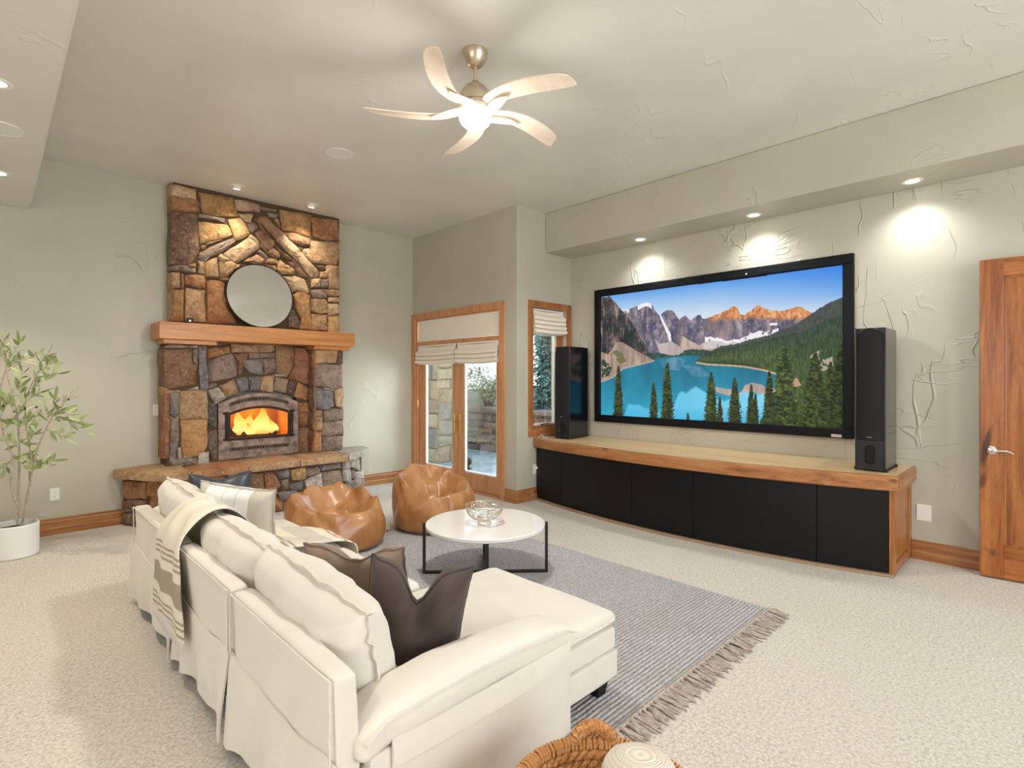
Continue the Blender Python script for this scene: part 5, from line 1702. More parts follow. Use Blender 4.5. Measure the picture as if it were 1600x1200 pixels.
def pillow(w, h, t, n=26, pinch=0.05, power=0.42, chop=0.0, chopw=0.30, wr=0.012, seed=0.0, flange=0.0, fold=0.0, crown=0.0):
    """square cushion in local (x, y), thickness along z, seam at z=0; returns verts, faces, seam loop indices"""
    vs, idx = [], {}
    def outline(s, t_):
        x = s * w / 2 * (1 - pinch * (1 - t_ * t_))
        y = t_ * h / 2 * (1 - pinch * (1 - s * s))
        g = math.exp(-(s / chopw) ** 2)
        top = max(0.0, (t_ + 0.35) / 1.35)
        y -= chop * g * top ** 1.6 * h
        y += crown * h * (1 - s * s) * (t_ > 0) * t_
        z = fold * abs(s) ** 1.5
        return x, y, z, g * top
    for side in (1, -1):
        for i in range(n + 1):
            for j in range(n + 1):
                bnd = i in (0, n) or j in (0, n)
                if bnd and side == -1:
                    idx[(side, i, j)] = idx[(1, i, j)]; continue
                s = math.sin((2 * i / n - 1) * PI / 2 * 0.999); t_ = math.sin((2 * j / n - 1) * PI / 2 * 0.999)
                x, y, z, g = outline(s, t_)
                th = t / 2 * max(0.0, (1 - s ** 4) * (1 - t_ ** 4)) ** power
                th *= 1 - 0.75 * (chop > 0) * g ** 1.4
                nn = noise.noise(Vector((x * 7 + seed, y * 7, side * 2.0 + seed))) + 0.5 * noise.noise(Vector((x * 16 + seed, y * 16, side * 5.0)))
                # tension folds running in from the corners
                rad = abs(abs(s) - abs(t_))
                cf = math.cos(14 * (abs(s) - abs(t_))) * max(0, abs(s) + abs(t_) - 0.9) * 0.25
                zz = z + side * (th + (0 if bnd else (nn * wr + cf * wr) * min(1, th / (t * 0.25))))
                if bnd: zz = z + wr * 0.8 * nz((s + t_ * 1.7) * 5, seed)
                idx[(side, i, j)] = len(vs)
                vs.append(Vector((x, y, zz)))
    fs = []
    for side in (1, -1):
        for i in range(n):
            for j in range(n):
                q = [idx[(side, i, j)], idx[(side, i + 1, j)], idx[(side, i + 1, j + 1)], idx[(side, i, j + 1)]]
                fs.append(tuple(q if side == 1 else q[::-1]))
    loop = [idx[(1, i, 0)] for i in range(n)] + [idx[(1, n, j)] for j in range(n)] + [idx[(1, i, n)] for i in range(n, 0, -1)] + [idx[(1, 0, j)] for j in range(n, 0, -1)]
    return vs, fs, loop


def frame(c, xdir, ydir):
    """matrix with local x along xdir, local y along ydir (made square to x)"""
    x = Vector(xdir).normalized(); y = Vector(ydir); y = (y - x * y.dot(x)).normalized(); z = x.cross(y)
    return Matrix(((x.x, y.x, z.x, c[0]), (x.y, y.y, z.y, c[1]), (x.z, y.z, z.z, c[2]), (0, 0, 0, 1)))


def flange_strip(pts, centre, normal, width, wav, seed, th=0.006):
    """a flat, slightly rippled seam allowance standing out round a cushion's seam"""
    n = len(pts)
    vs = []
    for i, p in enumerate(pts):
        out = (p - centre); out -= normal * out.dot(normal); out.normalize()
        r = wav * (nz(i * 0.37, seed) + 0.6 * nz(i * 0.9, seed + 4))
        q = p + out * width * (1 + 0.5 * nz(i * 0.5, seed + 9)) + normal * r
        p2 = p - out * 0.01
        vs += [p2 + normal * th / 2, q + normal * th / 2, q - normal * th / 2, p2 - normal * th / 2]
    fs = [(i * 4 + k, ((i + 1) % n) * 4 + k, ((i + 1) % n) * 4 + (k + 1) % 4, i * 4 + (k + 1) % 4) for i in range(n) for k in range(4)]
    return vs, fs


# ================================================================== SOFA
sofa = thing('sectional_sofa', 'large off-white slipcovered sectional sofa with a chaise, seen from behind', 'sofa', (1.3, 2.9, 0))
SX = 0.70                       # outer face of the back
BY = (1.42, 2.335, 3.20, 4.36)   # joints of the three back panels
M_under = Mat('black_underframe', lin(16, 14, 13), 0.8).m
# base frames under the covers
ub = MB()
ub.box(0.76, 1.55, 1.47, 4.32, 0.07, 0.20); ub.box(1.55, 2.08, 1.49, 2.33, 0.07, 0.20)
ub.build('underframe', M_under, sofa)
for x, y in ((2.05, 1.53), (2.05, 2.28), (1.5, 3.1), (1.45, 4.25), (0.80, 1.50), (0.80, 2.40), (0.80, 3.25), (0.80, 4.25), (1.5, 2.45)):
    z = 0.0 if not (RX0 < x < RX1 and RY0 < y < RY1) else 0.014
    MB().add([(x + a * s, y + b * s, zz) for zz, s in ((z, 0.03), (0.075, 0.04)) for a, b in ((-1, -1), (1, -1), (1, 1), (-1, 1))],
             [(0, 1, 2, 3), (4, 5, 6, 7), (0, 1, 5, 4), (1, 2, 6, 5), (2, 3, 7, 6), (3, 0, 4, 7)]).build('foot', M_under, sofa, 0.004)


def back_panel(y0, y1, k):
    yy0, yy1 = y0 + 0.012, y1 - 0.012
    def lean(w):
        t = max(0, (w.z - 0.3) / 0.35)
        w = w.copy()
        w.x -= 0.012 * t
        return w
    vs, fs = rounded_block(SX, SX + 0.085, yy0, yy1, 0.345, 0.648, 0.018, 12, 0.004, 0.006, k * 9.0, lean)
    p = ob('back_panel', vs, fs, M_slip, sofa, 60)
    # the seam piping round the panel's outer face
    zt, zb = 0.640, 0.36
    pts = [(SX - 0.014, yy0 + 0.008, zb), (SX - 0.015, yy0 + 0.008, zt), (SX - 0.015, yy1 - 0.008, zt), (SX - 0.014, yy1 - 0.008, zb)]
    full = []
    for a, b in zip(pts[:-1], pts[1:]):
        for i in range(16): full.append(Vector(a).lerp(Vector(b), i / 16) + Vector((0.003 * nz(i * 0.8, k + a[1]), 0, 0.003 * nz(i * 0.7, k + 5))))
    MB().tube(full, 0.0035, 6).build('seam', M_slip, p, smooth=60)
    # hanging skirt of the cover, with a kick at its ends
    n, m = 44, 16
    outer = []
    for i in range(n + 1):
        s = i / n
        for j in range(m + 1):
            t = j / m
            drop = 0.405 - 0.028 * math.sin(PI * s) + 0.018 * nz(s * 5, k * 3.1)
            hem = 0.075 + 0.022 * nz(s * 4.2, k * 7.7) - 0.030 * (max(0, 1 - s * 7) + max(0, 1 - (1 - s) * 7))
            z = drop + (hem - drop) * t
            y = yy0 + (yy1 - yy0) * s + (0.010 + 0.02 * t) * (s - 0.5) * (1 - 0.5 * t)
            bil = 0.018 * t * (nz(s * 6, k * 5.0, t) + 0.6) + 0.010 * t * math.sin(s * 17 + k) + 0.025 * t * (max(0, 1 - s * 5) + max(0, 1 - (1 - s) * 5))
            outer.append((SX - 0.011 - bil - 0.004 * math.sin(PI * t), y, z))
    kk = len(outer)
    inner = [(x + 0.008, y, z) for x, y, z in outer]
    fs = grid_faces(n + 1, m + 1) + [tuple(q + kk for q in f[::-1]) for f in grid_faces(n + 1, m + 1)]
    bd = [j for j in range(m + 1)] + [i * (m + 1) + m for i in range(1, n + 1)] + [n * (m + 1) + j for j in range(m - 1, -1, -1)] + [i * (m + 1) for i in range(n - 1, 0, -1)]
    fs += [(bd[i], bd[(i + 1) % len(bd)], bd[(i + 1) % len(bd)] + kk, bd[i] + kk) for i in range(len(bd))]
    ob('skirt', outer + inner, fs, M_slip, sofa, 60)


for k in range(3): back_panel(BY[k], BY[k + 1], k)

# seats
def seat_base(x0, x1, y0, y1, k, sk=None):
    vs, fs = rounded_block(x0, x1, y0, y1, 0.085, 0.345, 0.012, 10, 0.0, 0.003, k)
    return ob('seat_base', vs, fs, M_slip, sofa, 60)


seat_base(0.80, 1.60, 3.21, 4.30, 2.0)
seat_base(0.80, 1.60, 2.345, 3.19, 3.0)
# chaise: two boxed tiers under a crowned cushion
vs, fs = rounded_block(0.80, 2.115, 1.452, 2.335, 0.10, 0.232, 0.012, 10, 0, 0.003, 4.0); ob('chaise_base', vs, fs, M_slip, sofa, 60)
vs, fs = rounded_block(0.80, 2.10, 1.456, 2.33, 0.238, 0.342, 0.012, 10, 0, 0.003, 5.0); ob('chaise_base', vs, fs, M_slip, sofa, 60)


def seat_cushion(x0, x1, y0, y1, z0, z1, k, r=0.055, name='seat_cushion'):
    vs, fs = rounded_block(x0, x1, y0, y1, z0, z1, r, 18, 0.035, 0.006, k * 4.4)
    o = ob(name, vs, fs, M_slip, sofa, 60)
    zz = z0 + 0.028
    pts, n = [], 22
    rr = 0.05
    cs = [(x0, y0), (x1, y0), (x1, y1), (x0, y1)]
    for i in range(4):
        a, b = Vector(cs[i]), Vector(cs[(i + 1) % 4])
        for j in range(n):
            t = 0.04 + 0.92 * j / (n - 1)
            q = a.lerp(b, t)
            pts.append(Vector((q.x, q.y, zz + 0.006 * nz(j * 0.6, i + k))))
    cen = Vector(((x0 + x1) / 2, (y0 + y1) / 2, zz))
    v2, f2 = flange_strip(pts, cen, Z_, 0.016, 0.004, k)
    ob('seam_flange', v2, f2, M_slip, o, 60)
    return o


seat_cushion(0.88, 1.63, 3.215, 4.16, 0.345, 0.435, 1)
seat_cushion(0.88, 1.63, 2.345, 3.205, 0.345, 0.435, 2)
seat_cushion(0.88, 2.125, 1.462, 2.335, 0.342, 0.405, 3, 0.05, 'chaise_cushion')

# arms: an upright covered board with a long soft bolster lying along its top
def arm(y0, y1, x1, outer_sign, k, yb0, yb1, zt0, zt1, zt=0.395):
    vs, fs = rounded_block(SX + 0.09, x1, y0, y1, 0.045, zt, 0.010, 12, 0, 0.003, k * 3)
    a = ob('arm_panel', vs, fs, M_slip, sofa, 60)
    # overlapping flap of the cover along the top edge
    yo = y0 if outer_sign < 0 else y1
    n = 24
    vs = []
    for i in range(n + 1):
        s = i / n
        x = SX + 0.16 + (x1 - 0.02 - SX - 0.16) * s
        zb = zt - 0.028 - 0.012 * math.sin(PI * s) * 0.5
        for dz, do in ((0.055 + 0.012 * s, 0.006), (0.02, 0.014), (-0.03, 0.012)):
            vs.append((x, yo + outer_sign * do, zb + dz))
        vs.append((x, yo + outer_sign * 0.002, zb - 0.03)); vs.append((x, yo + outer_sign * 0.0, zb + 0.055 + 0.012 * s))
    fs = [(i * 5 + q, (i + 1) * 5 + q, (i + 1) * 5 + (q + 1) % 5, i * 5 + (q + 1) % 5) for i in range(n) for q in range(5)]
    fs += [tuple(range(5)), tuple(n * 5 + q for q in range(5))]
    ob('cover_flap', vs, fs, M_slip, a, 50)
    # long soft cushion lying along the arm
    xa, xb = SX + 0.055, x1 + 0.03
    cyb = (yb0 + yb1) / 2

    def shape(w):
        t = (w.x - xa) / (xb - xa)
        w = w.copy()
        arch = zt0 + (zt1 - zt0) * 0.0
        w.z += 0.030 * math.sin(PI * min(1, max(0, t * 1.02))) - 0.018
        e = max(0, 1 - t / 0.10) + max(0, 1 - (1 - t) / 0.06) * 0.6
        w.y = cyb + (w.y - cyb) * (1 + 0.05 * math.sin(PI * t)) + outer_sign * 0.02 * e
        mid = (zt0 + zt1) / 2
        w.z = mid + (w.z - mid) * (1 - 0.22 * e) - 0.02 * e
        return w
    vs, fs = rounded_block(xa, xb, yb0, yb1, zt0, zt1, 0.045, 26, 0.022, 0.012, k * 7.0, shape)
    b = ob('arm_bolster', vs, fs, M_slip, sofa, 70)
    v2, n = [], 40
    yo2 = yb0 if outer_sign < 0 else yb1
    for i in range(n + 1):
        s = i / n
        p = shape(Vector((xa + 0.01 + (xb - xa - 0.02) * s, yo2 + outer_sign * -0.004, zt1 - 0.020)))
        w = 0.012 + 0.007 * nz(i * 0.55, k + 2)
        o_ = 0.004 * nz(i * .7, k)
        v2 += [p + Vector((0, -outer_sign * 0.012, 0.006)), p + Vector((0, outer_sign * w, 0.010 + o_)), p + Vector((0, outer_sign * w, 0.004 + o_)), p + Vector((0, -outer_sign * 0.012, -0.006))]
    fs = [(i * 4 + q, (i + 1) * 4 + q, (i + 1) * 4 + (q + 1) % 4, i * 4 + (q + 1) % 4) for i in range(n) for q in range(4)] + [(0, 1, 2, 3), (n * 4, n * 4 + 1, n * 4 + 2, n * 4 + 3)]
    ob('seam_flange', v2, fs, M_slip, b, 60)


arm(1.40, 1.455, 1.705, -1, 1.0, 1.398, 1.605, 0.395, 0.505)
arm(4.305, 4.36, 1.50, 1, 2.0, 4.14, 4.37, 0.40, 0.64)

# back cushions, leaning on the panels, each with a rippled seam flange along its edge
def back_cushion(yc, w, h, xb, zc, lean, k, crown=0.03, yaw=0.0, t=0.25, roll=0.0):
    vs, fs, loop = pillow(w, h, t, 28, 0.03, 0.34, 0, wr=0.016, seed=k * 5.3, crown=crown)
    xd = Vector((math.sin(yaw), -math.cos(yaw), -roll))           # local x runs towards the near end
    yd = Vector((-math.sin(lean), 0, math.cos(lean)))
    Mx = frame((xb, yc, zc), xd, yd)
    w_ = [Mx @ v for v in vs]
    o = ob('back_cushion', w_, fs, M_slip, sofa, 70)
    pts = [w_[i] for i in loop]
    nrm = (Mx.to_3x3() @ Z_).normalized()
    v2, f2 = flange_strip(pts, Vector((xb, yc, zc)), nrm, 0.018, 0.014, k * 2.0, 0.008)
    ob('seam_flange', v2, f2, M_slip, o, 60)
    return o


back_cushion(1.985, 0.84, 0.39, 0.905, 0.565, 0.20, 1, 0.02, 0, 0.26, 0.04)
back_cushion(2.80, 0.82, 0.39, 0.905, 0.568, 0.20, 2, 0.02, 0, 0.25, 0.02)
back_cushion(3.72, 0.84, 0.43, 0.90, 0.60, 0.22, 3, 0.02, 0.03, 0.23, 0.07)

# ================================================================== THROW PILLOWS
M_taupe = Mat('taupe_velvet', lin(126, 108, 94), 0.75, **{'Sheen Weight': 0.25}); M_taupe.bump(M_taupe.noise(M_taupe.coords(), 240, 2), 0.15, 0.002)
_n = M_taupe.noise(M_taupe.coords(), 9, 4); M_taupe.color(M_taupe.ramp(_n, [(0.3, lin(112, 90, 74)), (0.7, lin(138, 116, 98))])); M_taupe = M_taupe.m
M_choc = Mat('charcoal_brown_velvet', lin(74, 60, 54), 0.8, **{'Sheen Weight': 0.15})
_n = M_choc.noise(M_choc.coords(), 9, 4); M_choc.color(M_choc.ramp(_n, [(0.3, lin(56, 43, 37)), (0.7, lin(74, 58, 50))])); M_choc.bump(M_choc.noise(M_choc.coords(), 240, 2), 0.15, 0.002); M_choc = M_choc.m
M_navy = Mat('dark_grey_leather', lin(58, 60, 68), 0.4)
M_navy.bump(M_navy.noise(M_navy.coords(), 90, 3), 0.2, 0.003); M_navy = M_navy.m
M_pstripe = Mat('grey_striped_linen', lin(214, 212, 206), 0.9)


def throw_pillow(name, label, mat, c, xdir, ydir, w, h, t, pipe=None, **kw):
    vs, fs, loop = pillow(w, h, t, 30, **kw)
    Mx = frame(c, xdir, ydir)
    T = thing(name, label, 'pillow', c)
    w_ = [Mx @ v for v in vs]
    uv = [((v.x / w) + 0.5, (v.y / h) + 0.5) for v in vs]
    o = ob('cover', w_, fs, mat, T, 70, uv=uv)
    pts = [w_[i] for i in loop]
    if pipe:
        MB().tube(pts, pipe, 7, closed=True).build('piping', mat, T, smooth=70)
    else:
        nrm = (Mx.to_3x3() @ Z_).normalized()
        v2, f2 = flange_strip(pts, Vector(c), nrm, 0.012, 0.004, 3.0, 0.006)
        ob('seam_flange', v2, f2, mat, T, 60)
    return T


throw_pillow('throw_pillow', 'taupe velvet pillow with a deep centre dent leaning on the sofa back', M_taupe, (1.175, 2.165, 0.565), (0.56, -0.83, 0.02), (-0.24, -0.16, 0.95), 0.46, 0.44, 0.20,
             chop=0.15, chopw=0.40, wr=0.012, seed=2.0, pinch=0.06)
throw_pillow('throw_pillow', 'dark charcoal-brown pillow with a chopped top and dark piping by the near sofa arm', M_choc, (1.185, 1.765, 0.555), (0.80, -0.60, -0.16), (-0.04, -0.22, 0.97), 0.40, 0.43, 0.24, 0.006,
             chop=0.30, chopw=0.30, wr=0.012, seed=8.0, pinch=0.05, fold=-0.07)
throw_pillow('throw_pillow', 'dark grey leather pillow with a chopped top at the far sofa end', M_navy, (1.13, 4.02, 0.655), (0.92, -0.12, -0.03), (-0.05, 0.20, 0.97), 0.38, 0.40, 0.15, 0.005,
             chop=0.10, chopw=0.5, wr=0.008, seed=4.0, pinch=0.05)
_v = M_pstripe.coords('UV')
_s = M_pstripe.node('ShaderNodeSeparateXYZ'); M_pstripe.l.new(_v, _s.inputs[0])
_st = M_pstripe.ramp(_s.outputs['X'], [(0.0, lin(190, 182, 170)), (0.14, lin(190, 182, 170)), (0.15, lin(226, 224, 220)), (0.38, lin(226, 224, 220)), (0.385, lin(176, 176, 176)), (0.395, lin(226, 224, 220)), (0.55, lin(214, 216, 218)), (0.555, lin(170, 172, 176)), (0.57, lin(222, 222, 222)), (0.74, lin(226, 226, 222)), (0.745, lin(186, 176, 160)), (0.9, lin(196, 188, 176))])
for e_ in M_pstripe.n:
    if e_.type == 'VALTORGB': e_.color_ramp.interpolation = 'LINEAR'
_f = M_pstripe.noise(M_pstripe.coords('UV', (160, 60, 1)), 2, 2)
M_pstripe.color(M_pstripe.mix(M_pstripe.ramp(_f, [(0.35, bw(0.25)), (0.6, bw(0))]), _st, lin(168, 162, 152)))
M_pstripe.bump(_f, 0.3, 0.002); M_pstripe = M_pstripe.m
throw_pillow('throw_pillow', 'pale linen pillow with thin grey stripes leaning beside the striped throw', M_pstripe, (1.10, 3.55, 0.63), (0.62, -0.78, -0.10), (-0.26, 0.02, 0.95), 0.48, 0.44, 0.19,
             chop=0.0, wr=0.012, seed=6.0, pinch=0.07)

# ================================================================== STRIPED THROW BLANKET
M_throw = Mat('striped_cotton_throw', lin(222, 212, 196), 0.95)
_v = M_throw.coords('UV')
_s = M_throw.node('ShaderNodeSeparateXYZ'); M_throw.l.new(_v, _s.inputs[0])
cr_, tp_, gr_ = lin(226, 216, 198), lin(152, 138, 118), lin(196, 190, 180)
stops = [(0.0, cr_)]
def stripe(a, b, c_):
    stops.extend([(a, stops[-1][1]), (a + 0.0004, c_), (b, c_), (b + 0.0004, cr_)])
for a in (0.010, 0.028, 0.046): stripe(a, a + 0.008, tp_)
stripe(0.085, 0.150, tp_)
for a in (0.178, 0.194, 0.210, 0.226): stripe(a, a + 0.007, tp_)
stripe(0.262, 0.345, tp_)
for a in (0.372, 0.392): stripe(a, a + 0.009, tp_)
_chunks = [stops[:16], stops[16:]]
_r1 = M_throw.ramp(_s.outputs['Y'], stops[:29])
stops2 = [(0.0, gr_), (0.60, gr_), (0.601, cr_), (0.70, cr_), (0.701, tp_), (0.709, tp_), (0.710, cr_), (0.722, cr_), (0.723, tp_), (0.731, tp_), (0.732, cr_), (0.744, cr_), (0.745, tp_), (0.753, tp_), (0.754, cr_), (0.80, cr_), (0.801, gr_), (0.88, gr_), (0.881, cr_), (0.92, cr_), (0.921, tp_), (0.93, tp_), (0.931, cr_), (0.945, cr_), (0.946, tp_), (0.955, tp_), (0.956, cr_)]
_r2 = M_throw.ramp(_s.outputs['Y'], stops2)
_m = M_throw.math('GREATER_THAN', _s.outputs['Y'], 0.42)
_c = M_throw.mix(_m, _r1, _r2)
_w = M_throw.noise(M_throw.coords('UV', (70, 320, 1)), 2, 2)
_c = M_throw.mix(M_throw.ramp(_w, [(0.36, bw(0.35)), (0.58, bw(0))]), _c, lin(206, 198, 184))
M_throw.color(_c); M_throw.bump(_w, 0.35, 0.002); M_throw = M_throw.m
thr = thing('throw_blanket', 'cream and taupe striped throw draped over the sofa back and across the seat', 'blanket', (0.9, 3.3, 0.45))
# centre line (x, z), its middle y and half width; from the hem behind the sofa up, over and along the seat
path = [(0.650, 0.255, 3.19, 0.325), (0.648, 0.36, 3.20, 0.31), (0.650, 0.46, 3.21, 0.285), (0.658, 0.58, 3.225, 0.255), (0.670, 0.668, 3.24, 0.235), (0.712, 0.735, 3.26, 0.215),
        (0.770, 0.790, 3.28, 0.205), (0.845, 0.812, 3.30, 0.205), (0.93, 0.790, 3.32, 0.205), (1.02, 0.71, 3.34, 0.21), (1.09, 0.61, 3.37, 0.22), (1.135, 0.515, 3.42, 0.23), (1.20, 0.492, 3.45, 0.25), (1.30, 0.492, 3.45, 0.25), (1.45, 0.488, 3.42, 0.245), (1.58, 0.478, 3.38, 0.22), (1.655, 0.45, 3.34, 0.21), (1.668, 0.38, 3.32, 0.20)]
n = 110
pp = [Vector((p[0], p[1], p[2])) for p in path]
cp = catmull(pp, 8); hw_ = [v.x for v in catmull([Vector((p[3], 0, 0)) for p in path], 8)]
m = 26
vs, uv = [], []
N = len(cp)
cum = [0.0]
for i in range(1, N): cum.append(cum[-1] + (Vector((cp[i].x, cp[i].y, 0)) - Vector((cp[i - 1].x, cp[i - 1].y, 0))).length)
for lay in (0, 1):
    for i in range(N):
        a, b = cp[max(0, i - 1)], cp[min(N - 1, i + 1)]
        tdir = Vector((b.x - a.x, 0, b.y - a.y)).normalized()
        nrm = Vector((-tdir.z, 0, tdir.x))          # outwards: up on the seat, back behind the sofa
        for j in range(m + 1):
            s = 2 * j / m - 1
            fold = 0.008 * math.sin(s * 6 + 1.5 * nz(i * 0.05, 2.0)) * (1.25 - min(1, abs(i - N * 0.2) / (N * 0.4))) + 0.008 * nz(s * 3, i * 0.07, 4)
            fold = max(fold, -0.012)
            hemj = 0.02 * nz(s * 2.2, 1.3) if i < 8 else 0
            P_ = Vector((cp[i].x, cp[i].z + s * hw_[i], cp[i].y)) + nrm * (0.006 + fold - 0.006 * lay)
            P_.z += hemj * (1 - i / 8)
            vs.append(P_); uv.append((j / m, cum[i] / cum[-1]))
K = N * (m + 1)
fs = grid_faces(N, m + 1) + [tuple(q + K for q in f[::-1]) for f in grid_faces(N, m + 1)]
bd = [j for j in range(m + 1)] + [i * (m + 1) + m for i in range(1, N)] + [(N - 1) * (m + 1) + j for j in range(m - 1, -1, -1)] + [i * (m + 1) for i in range(N - 2, 0, -1)]
fs += [(bd[i], bd[(i + 1) % len(bd)], bd[(i + 1) % len(bd)] + K, bd[i] + K) for i in range(len(bd))]
ob('cloth', vs, fs, M_throw, thr, 70, uv=uv)
fr_ = MB()
for i in range(44):
    s = 2 * (i + 0.5) / 44 - 1
    y = path[0][2] + s * path[0][3]
    fr_.tube([(0.646, y, 0.262), (0.643, y + 0.004 * nz(i, 3), 0.232), (0.641, y + 0.012 * nz(i, 5), 0.205)], [0.003, 0.0025, 0.0015], 4)
o = fr_.build('hem_fringe', M_slip, thr, smooth=60); o['kind'] = 'stuff'

# ================================================================== BEAN BAGS
M_bean = Mat('tan_leather', lin(184, 128, 78), 0.33, **{'Coat Weight': 0.25, 'Coat Roughness': 0.25})
_n = M_bean.noise(M_bean.coords(), 5, 4); M_bean.color(M_bean.ramp(_n, [(0.3, lin(168, 112, 66)), (0.7, lin(196, 142, 92))]))
M_bean.bump(M_bean.noise(M_bean.coords(), 120, 3), 0.12, 0.003)
M_bean = M_bean.m


def bean_bag(label, cx, cy, R, rim, dent, face, seed, zf=0.0, lean=0.35):
    t = thing('bean_bag_chair', label, 'bean bag', (cx, cy, zf), 'tan leather bean bags')
    n, vs = 120, []
    prof0 = [(0.0, 0.0), (0.5, 0.0), (0.82, 0.012), (0.96, 0.10), (1.0, 0.28), (0.985, 0.48), (0.95, 0.70), (0.89, 0.90), (0.83, 1.0), (0.74, 0.97), (0.62, 0.84), (0.44, 0.64), (0.25, 0.52), (0.10, 0.49), (0.0, 0.485)]
    for i in range(n):
        a = 2 * PI * i / n
        ca = math.cos(a - face)             # 1 towards the open side of the seat
        # pinched rim: a few sharp peaks pulled up
        pk = 0.0
        for q, (pa, ph, pw) in enumerate(((0.9, 1.0, 0.22), (2.2, 0.8, 0.25), (3.1, 0.9, 0.3), (4.2, 0.7, 0.22), (5.4, 1.0, 0.25))):
            dlt = (a - face - pa - seed * 0.13 * q + PI) % (2 * PI) - PI
            pk += ph * max(0, 1 - abs(dlt) / pw) ** 1.3
        rz = rim * (1 - lean * 0.5 * (1 + ca)) + 0.012 * pk + 0.02 * nz(math.cos(a) * 1.5 + seed, math.sin(a) * 1.5)
        rr = R * (1 + 0.05 * nz(math.cos(a) * 1.6, math.sin(a) * 1.6, seed) )
        pts = []
        for r, h in prof0:
            inside = h if r > 0.74 or h > 0.9 else h
            pts.append(Vector((r, h, 0)))
        cat = catmull(pts, 5)
        for k, p in enumerate(cat):
            r, h = p.x, p.y
            inner = k / (len(cat) - 1) > 8.0 / 14
            z = rz * h if not inner else (dent + (rz - dent) * max(0, (h - 0.485) / 0.515))
            x, y = rr * r * math.cos(a), rr * r * math.sin(a)
            v = Vector((x, y, z))
            amp = min(1, z / 0.08)
            wx = 0.10 * noise.noise(Vector((x * 3 + seed, y * 3, z * 3))); wy = 0.10 * noise.noise(Vector((x * 3, y * 3 + seed, z * 3 + 7)))
            d = 0.0
            for q, (dx_, dy_, fq, am) in enumerate(((0.9, 0.42, 3.1, 1.0), (-0.35, 0.94, 3.7, 0.9), (0.62, -0.78, 5.2, 0.55), (-0.97, -0.2, 7.5, 0.30))):
                ph = (((x + wx) * dx_ + (y + wy) * dy_ + 0.5 * z) * fq + seed * (q + 1) * 0.37) % 1.0
                tri = abs(2 * ph - 1)
                d += am * (tri - 0.5)
            d *= 0.052 if inner else (0.014 + 0.022 * max(0, h - 0.45))
            if inner:
                d *= min(1, r / 0.12)
                v.z += d * 0.9
                v.x += 0.5 * d * math.sin(a * 3 + seed); v.y += 0.5 * d * math.cos(a * 2 + seed)
            else:
                d -= 0.006 * max(0, math.cos(a * 6 + seed)) ** 12 * (1 if 0.02 < h < 0.9 else 0)
                v.x += d * amp * math.cos(a); v.y += d * amp * math.sin(a); v.z += d * 0.3 * amp
            v.z = max(0.0, v.z)
            vs.append(Vector((cx, cy, zf + 0.001)) + v)
    mcnt = len(cat)
    fs = []
    for i in range(n):
        i2 = (i + 1) % n
        for k in range(mcnt - 1):
            fs.append((i * mcnt + k, i2 * mcnt + k, i2 * mcnt + k + 1, i * mcnt + k + 1))
    o = ob('cover', vs, fs, M_bean, t, 75)
    bm = bmesh.new(); bm.from_mesh(o.data); bmesh.ops.remove_doubles(bm, verts=bm.verts, dist=0.0005); bm.to_mesh(o.data); bm.free()
    smooth_mesh(o.data, 75)
    # six stitched seams down the sides
    sm = MB()
    for q in range(6):
        ii = int(round(((PI + 2 * PI * q - seed) / 6) / (2 * PI) * n)) % n
        k0, k1 = int(mcnt * 2.2 / 14), int(mcnt * 7.6 / 14)
        sm.tube([vs[ii * mcnt + k] for k in range(k0, k1)], 0.0035, 5)
    sm.build('seam_piping', M_bean, t, smooth=60)
    return t


bean_bag('low slumped tan leather bean bag beside the sofa, nearer the hearth', 2.23, 4.57, 0.44, 0.46, 0.16, math.radians(-75), 3.0, 0.018, 0.26)
bean_bag('taller tan leather bean bag in front of the glazed door', 3.22, 4.44, 0.42, 0.56, 0.20, math.radians(-95), 8.0, 0.018, 0.36)

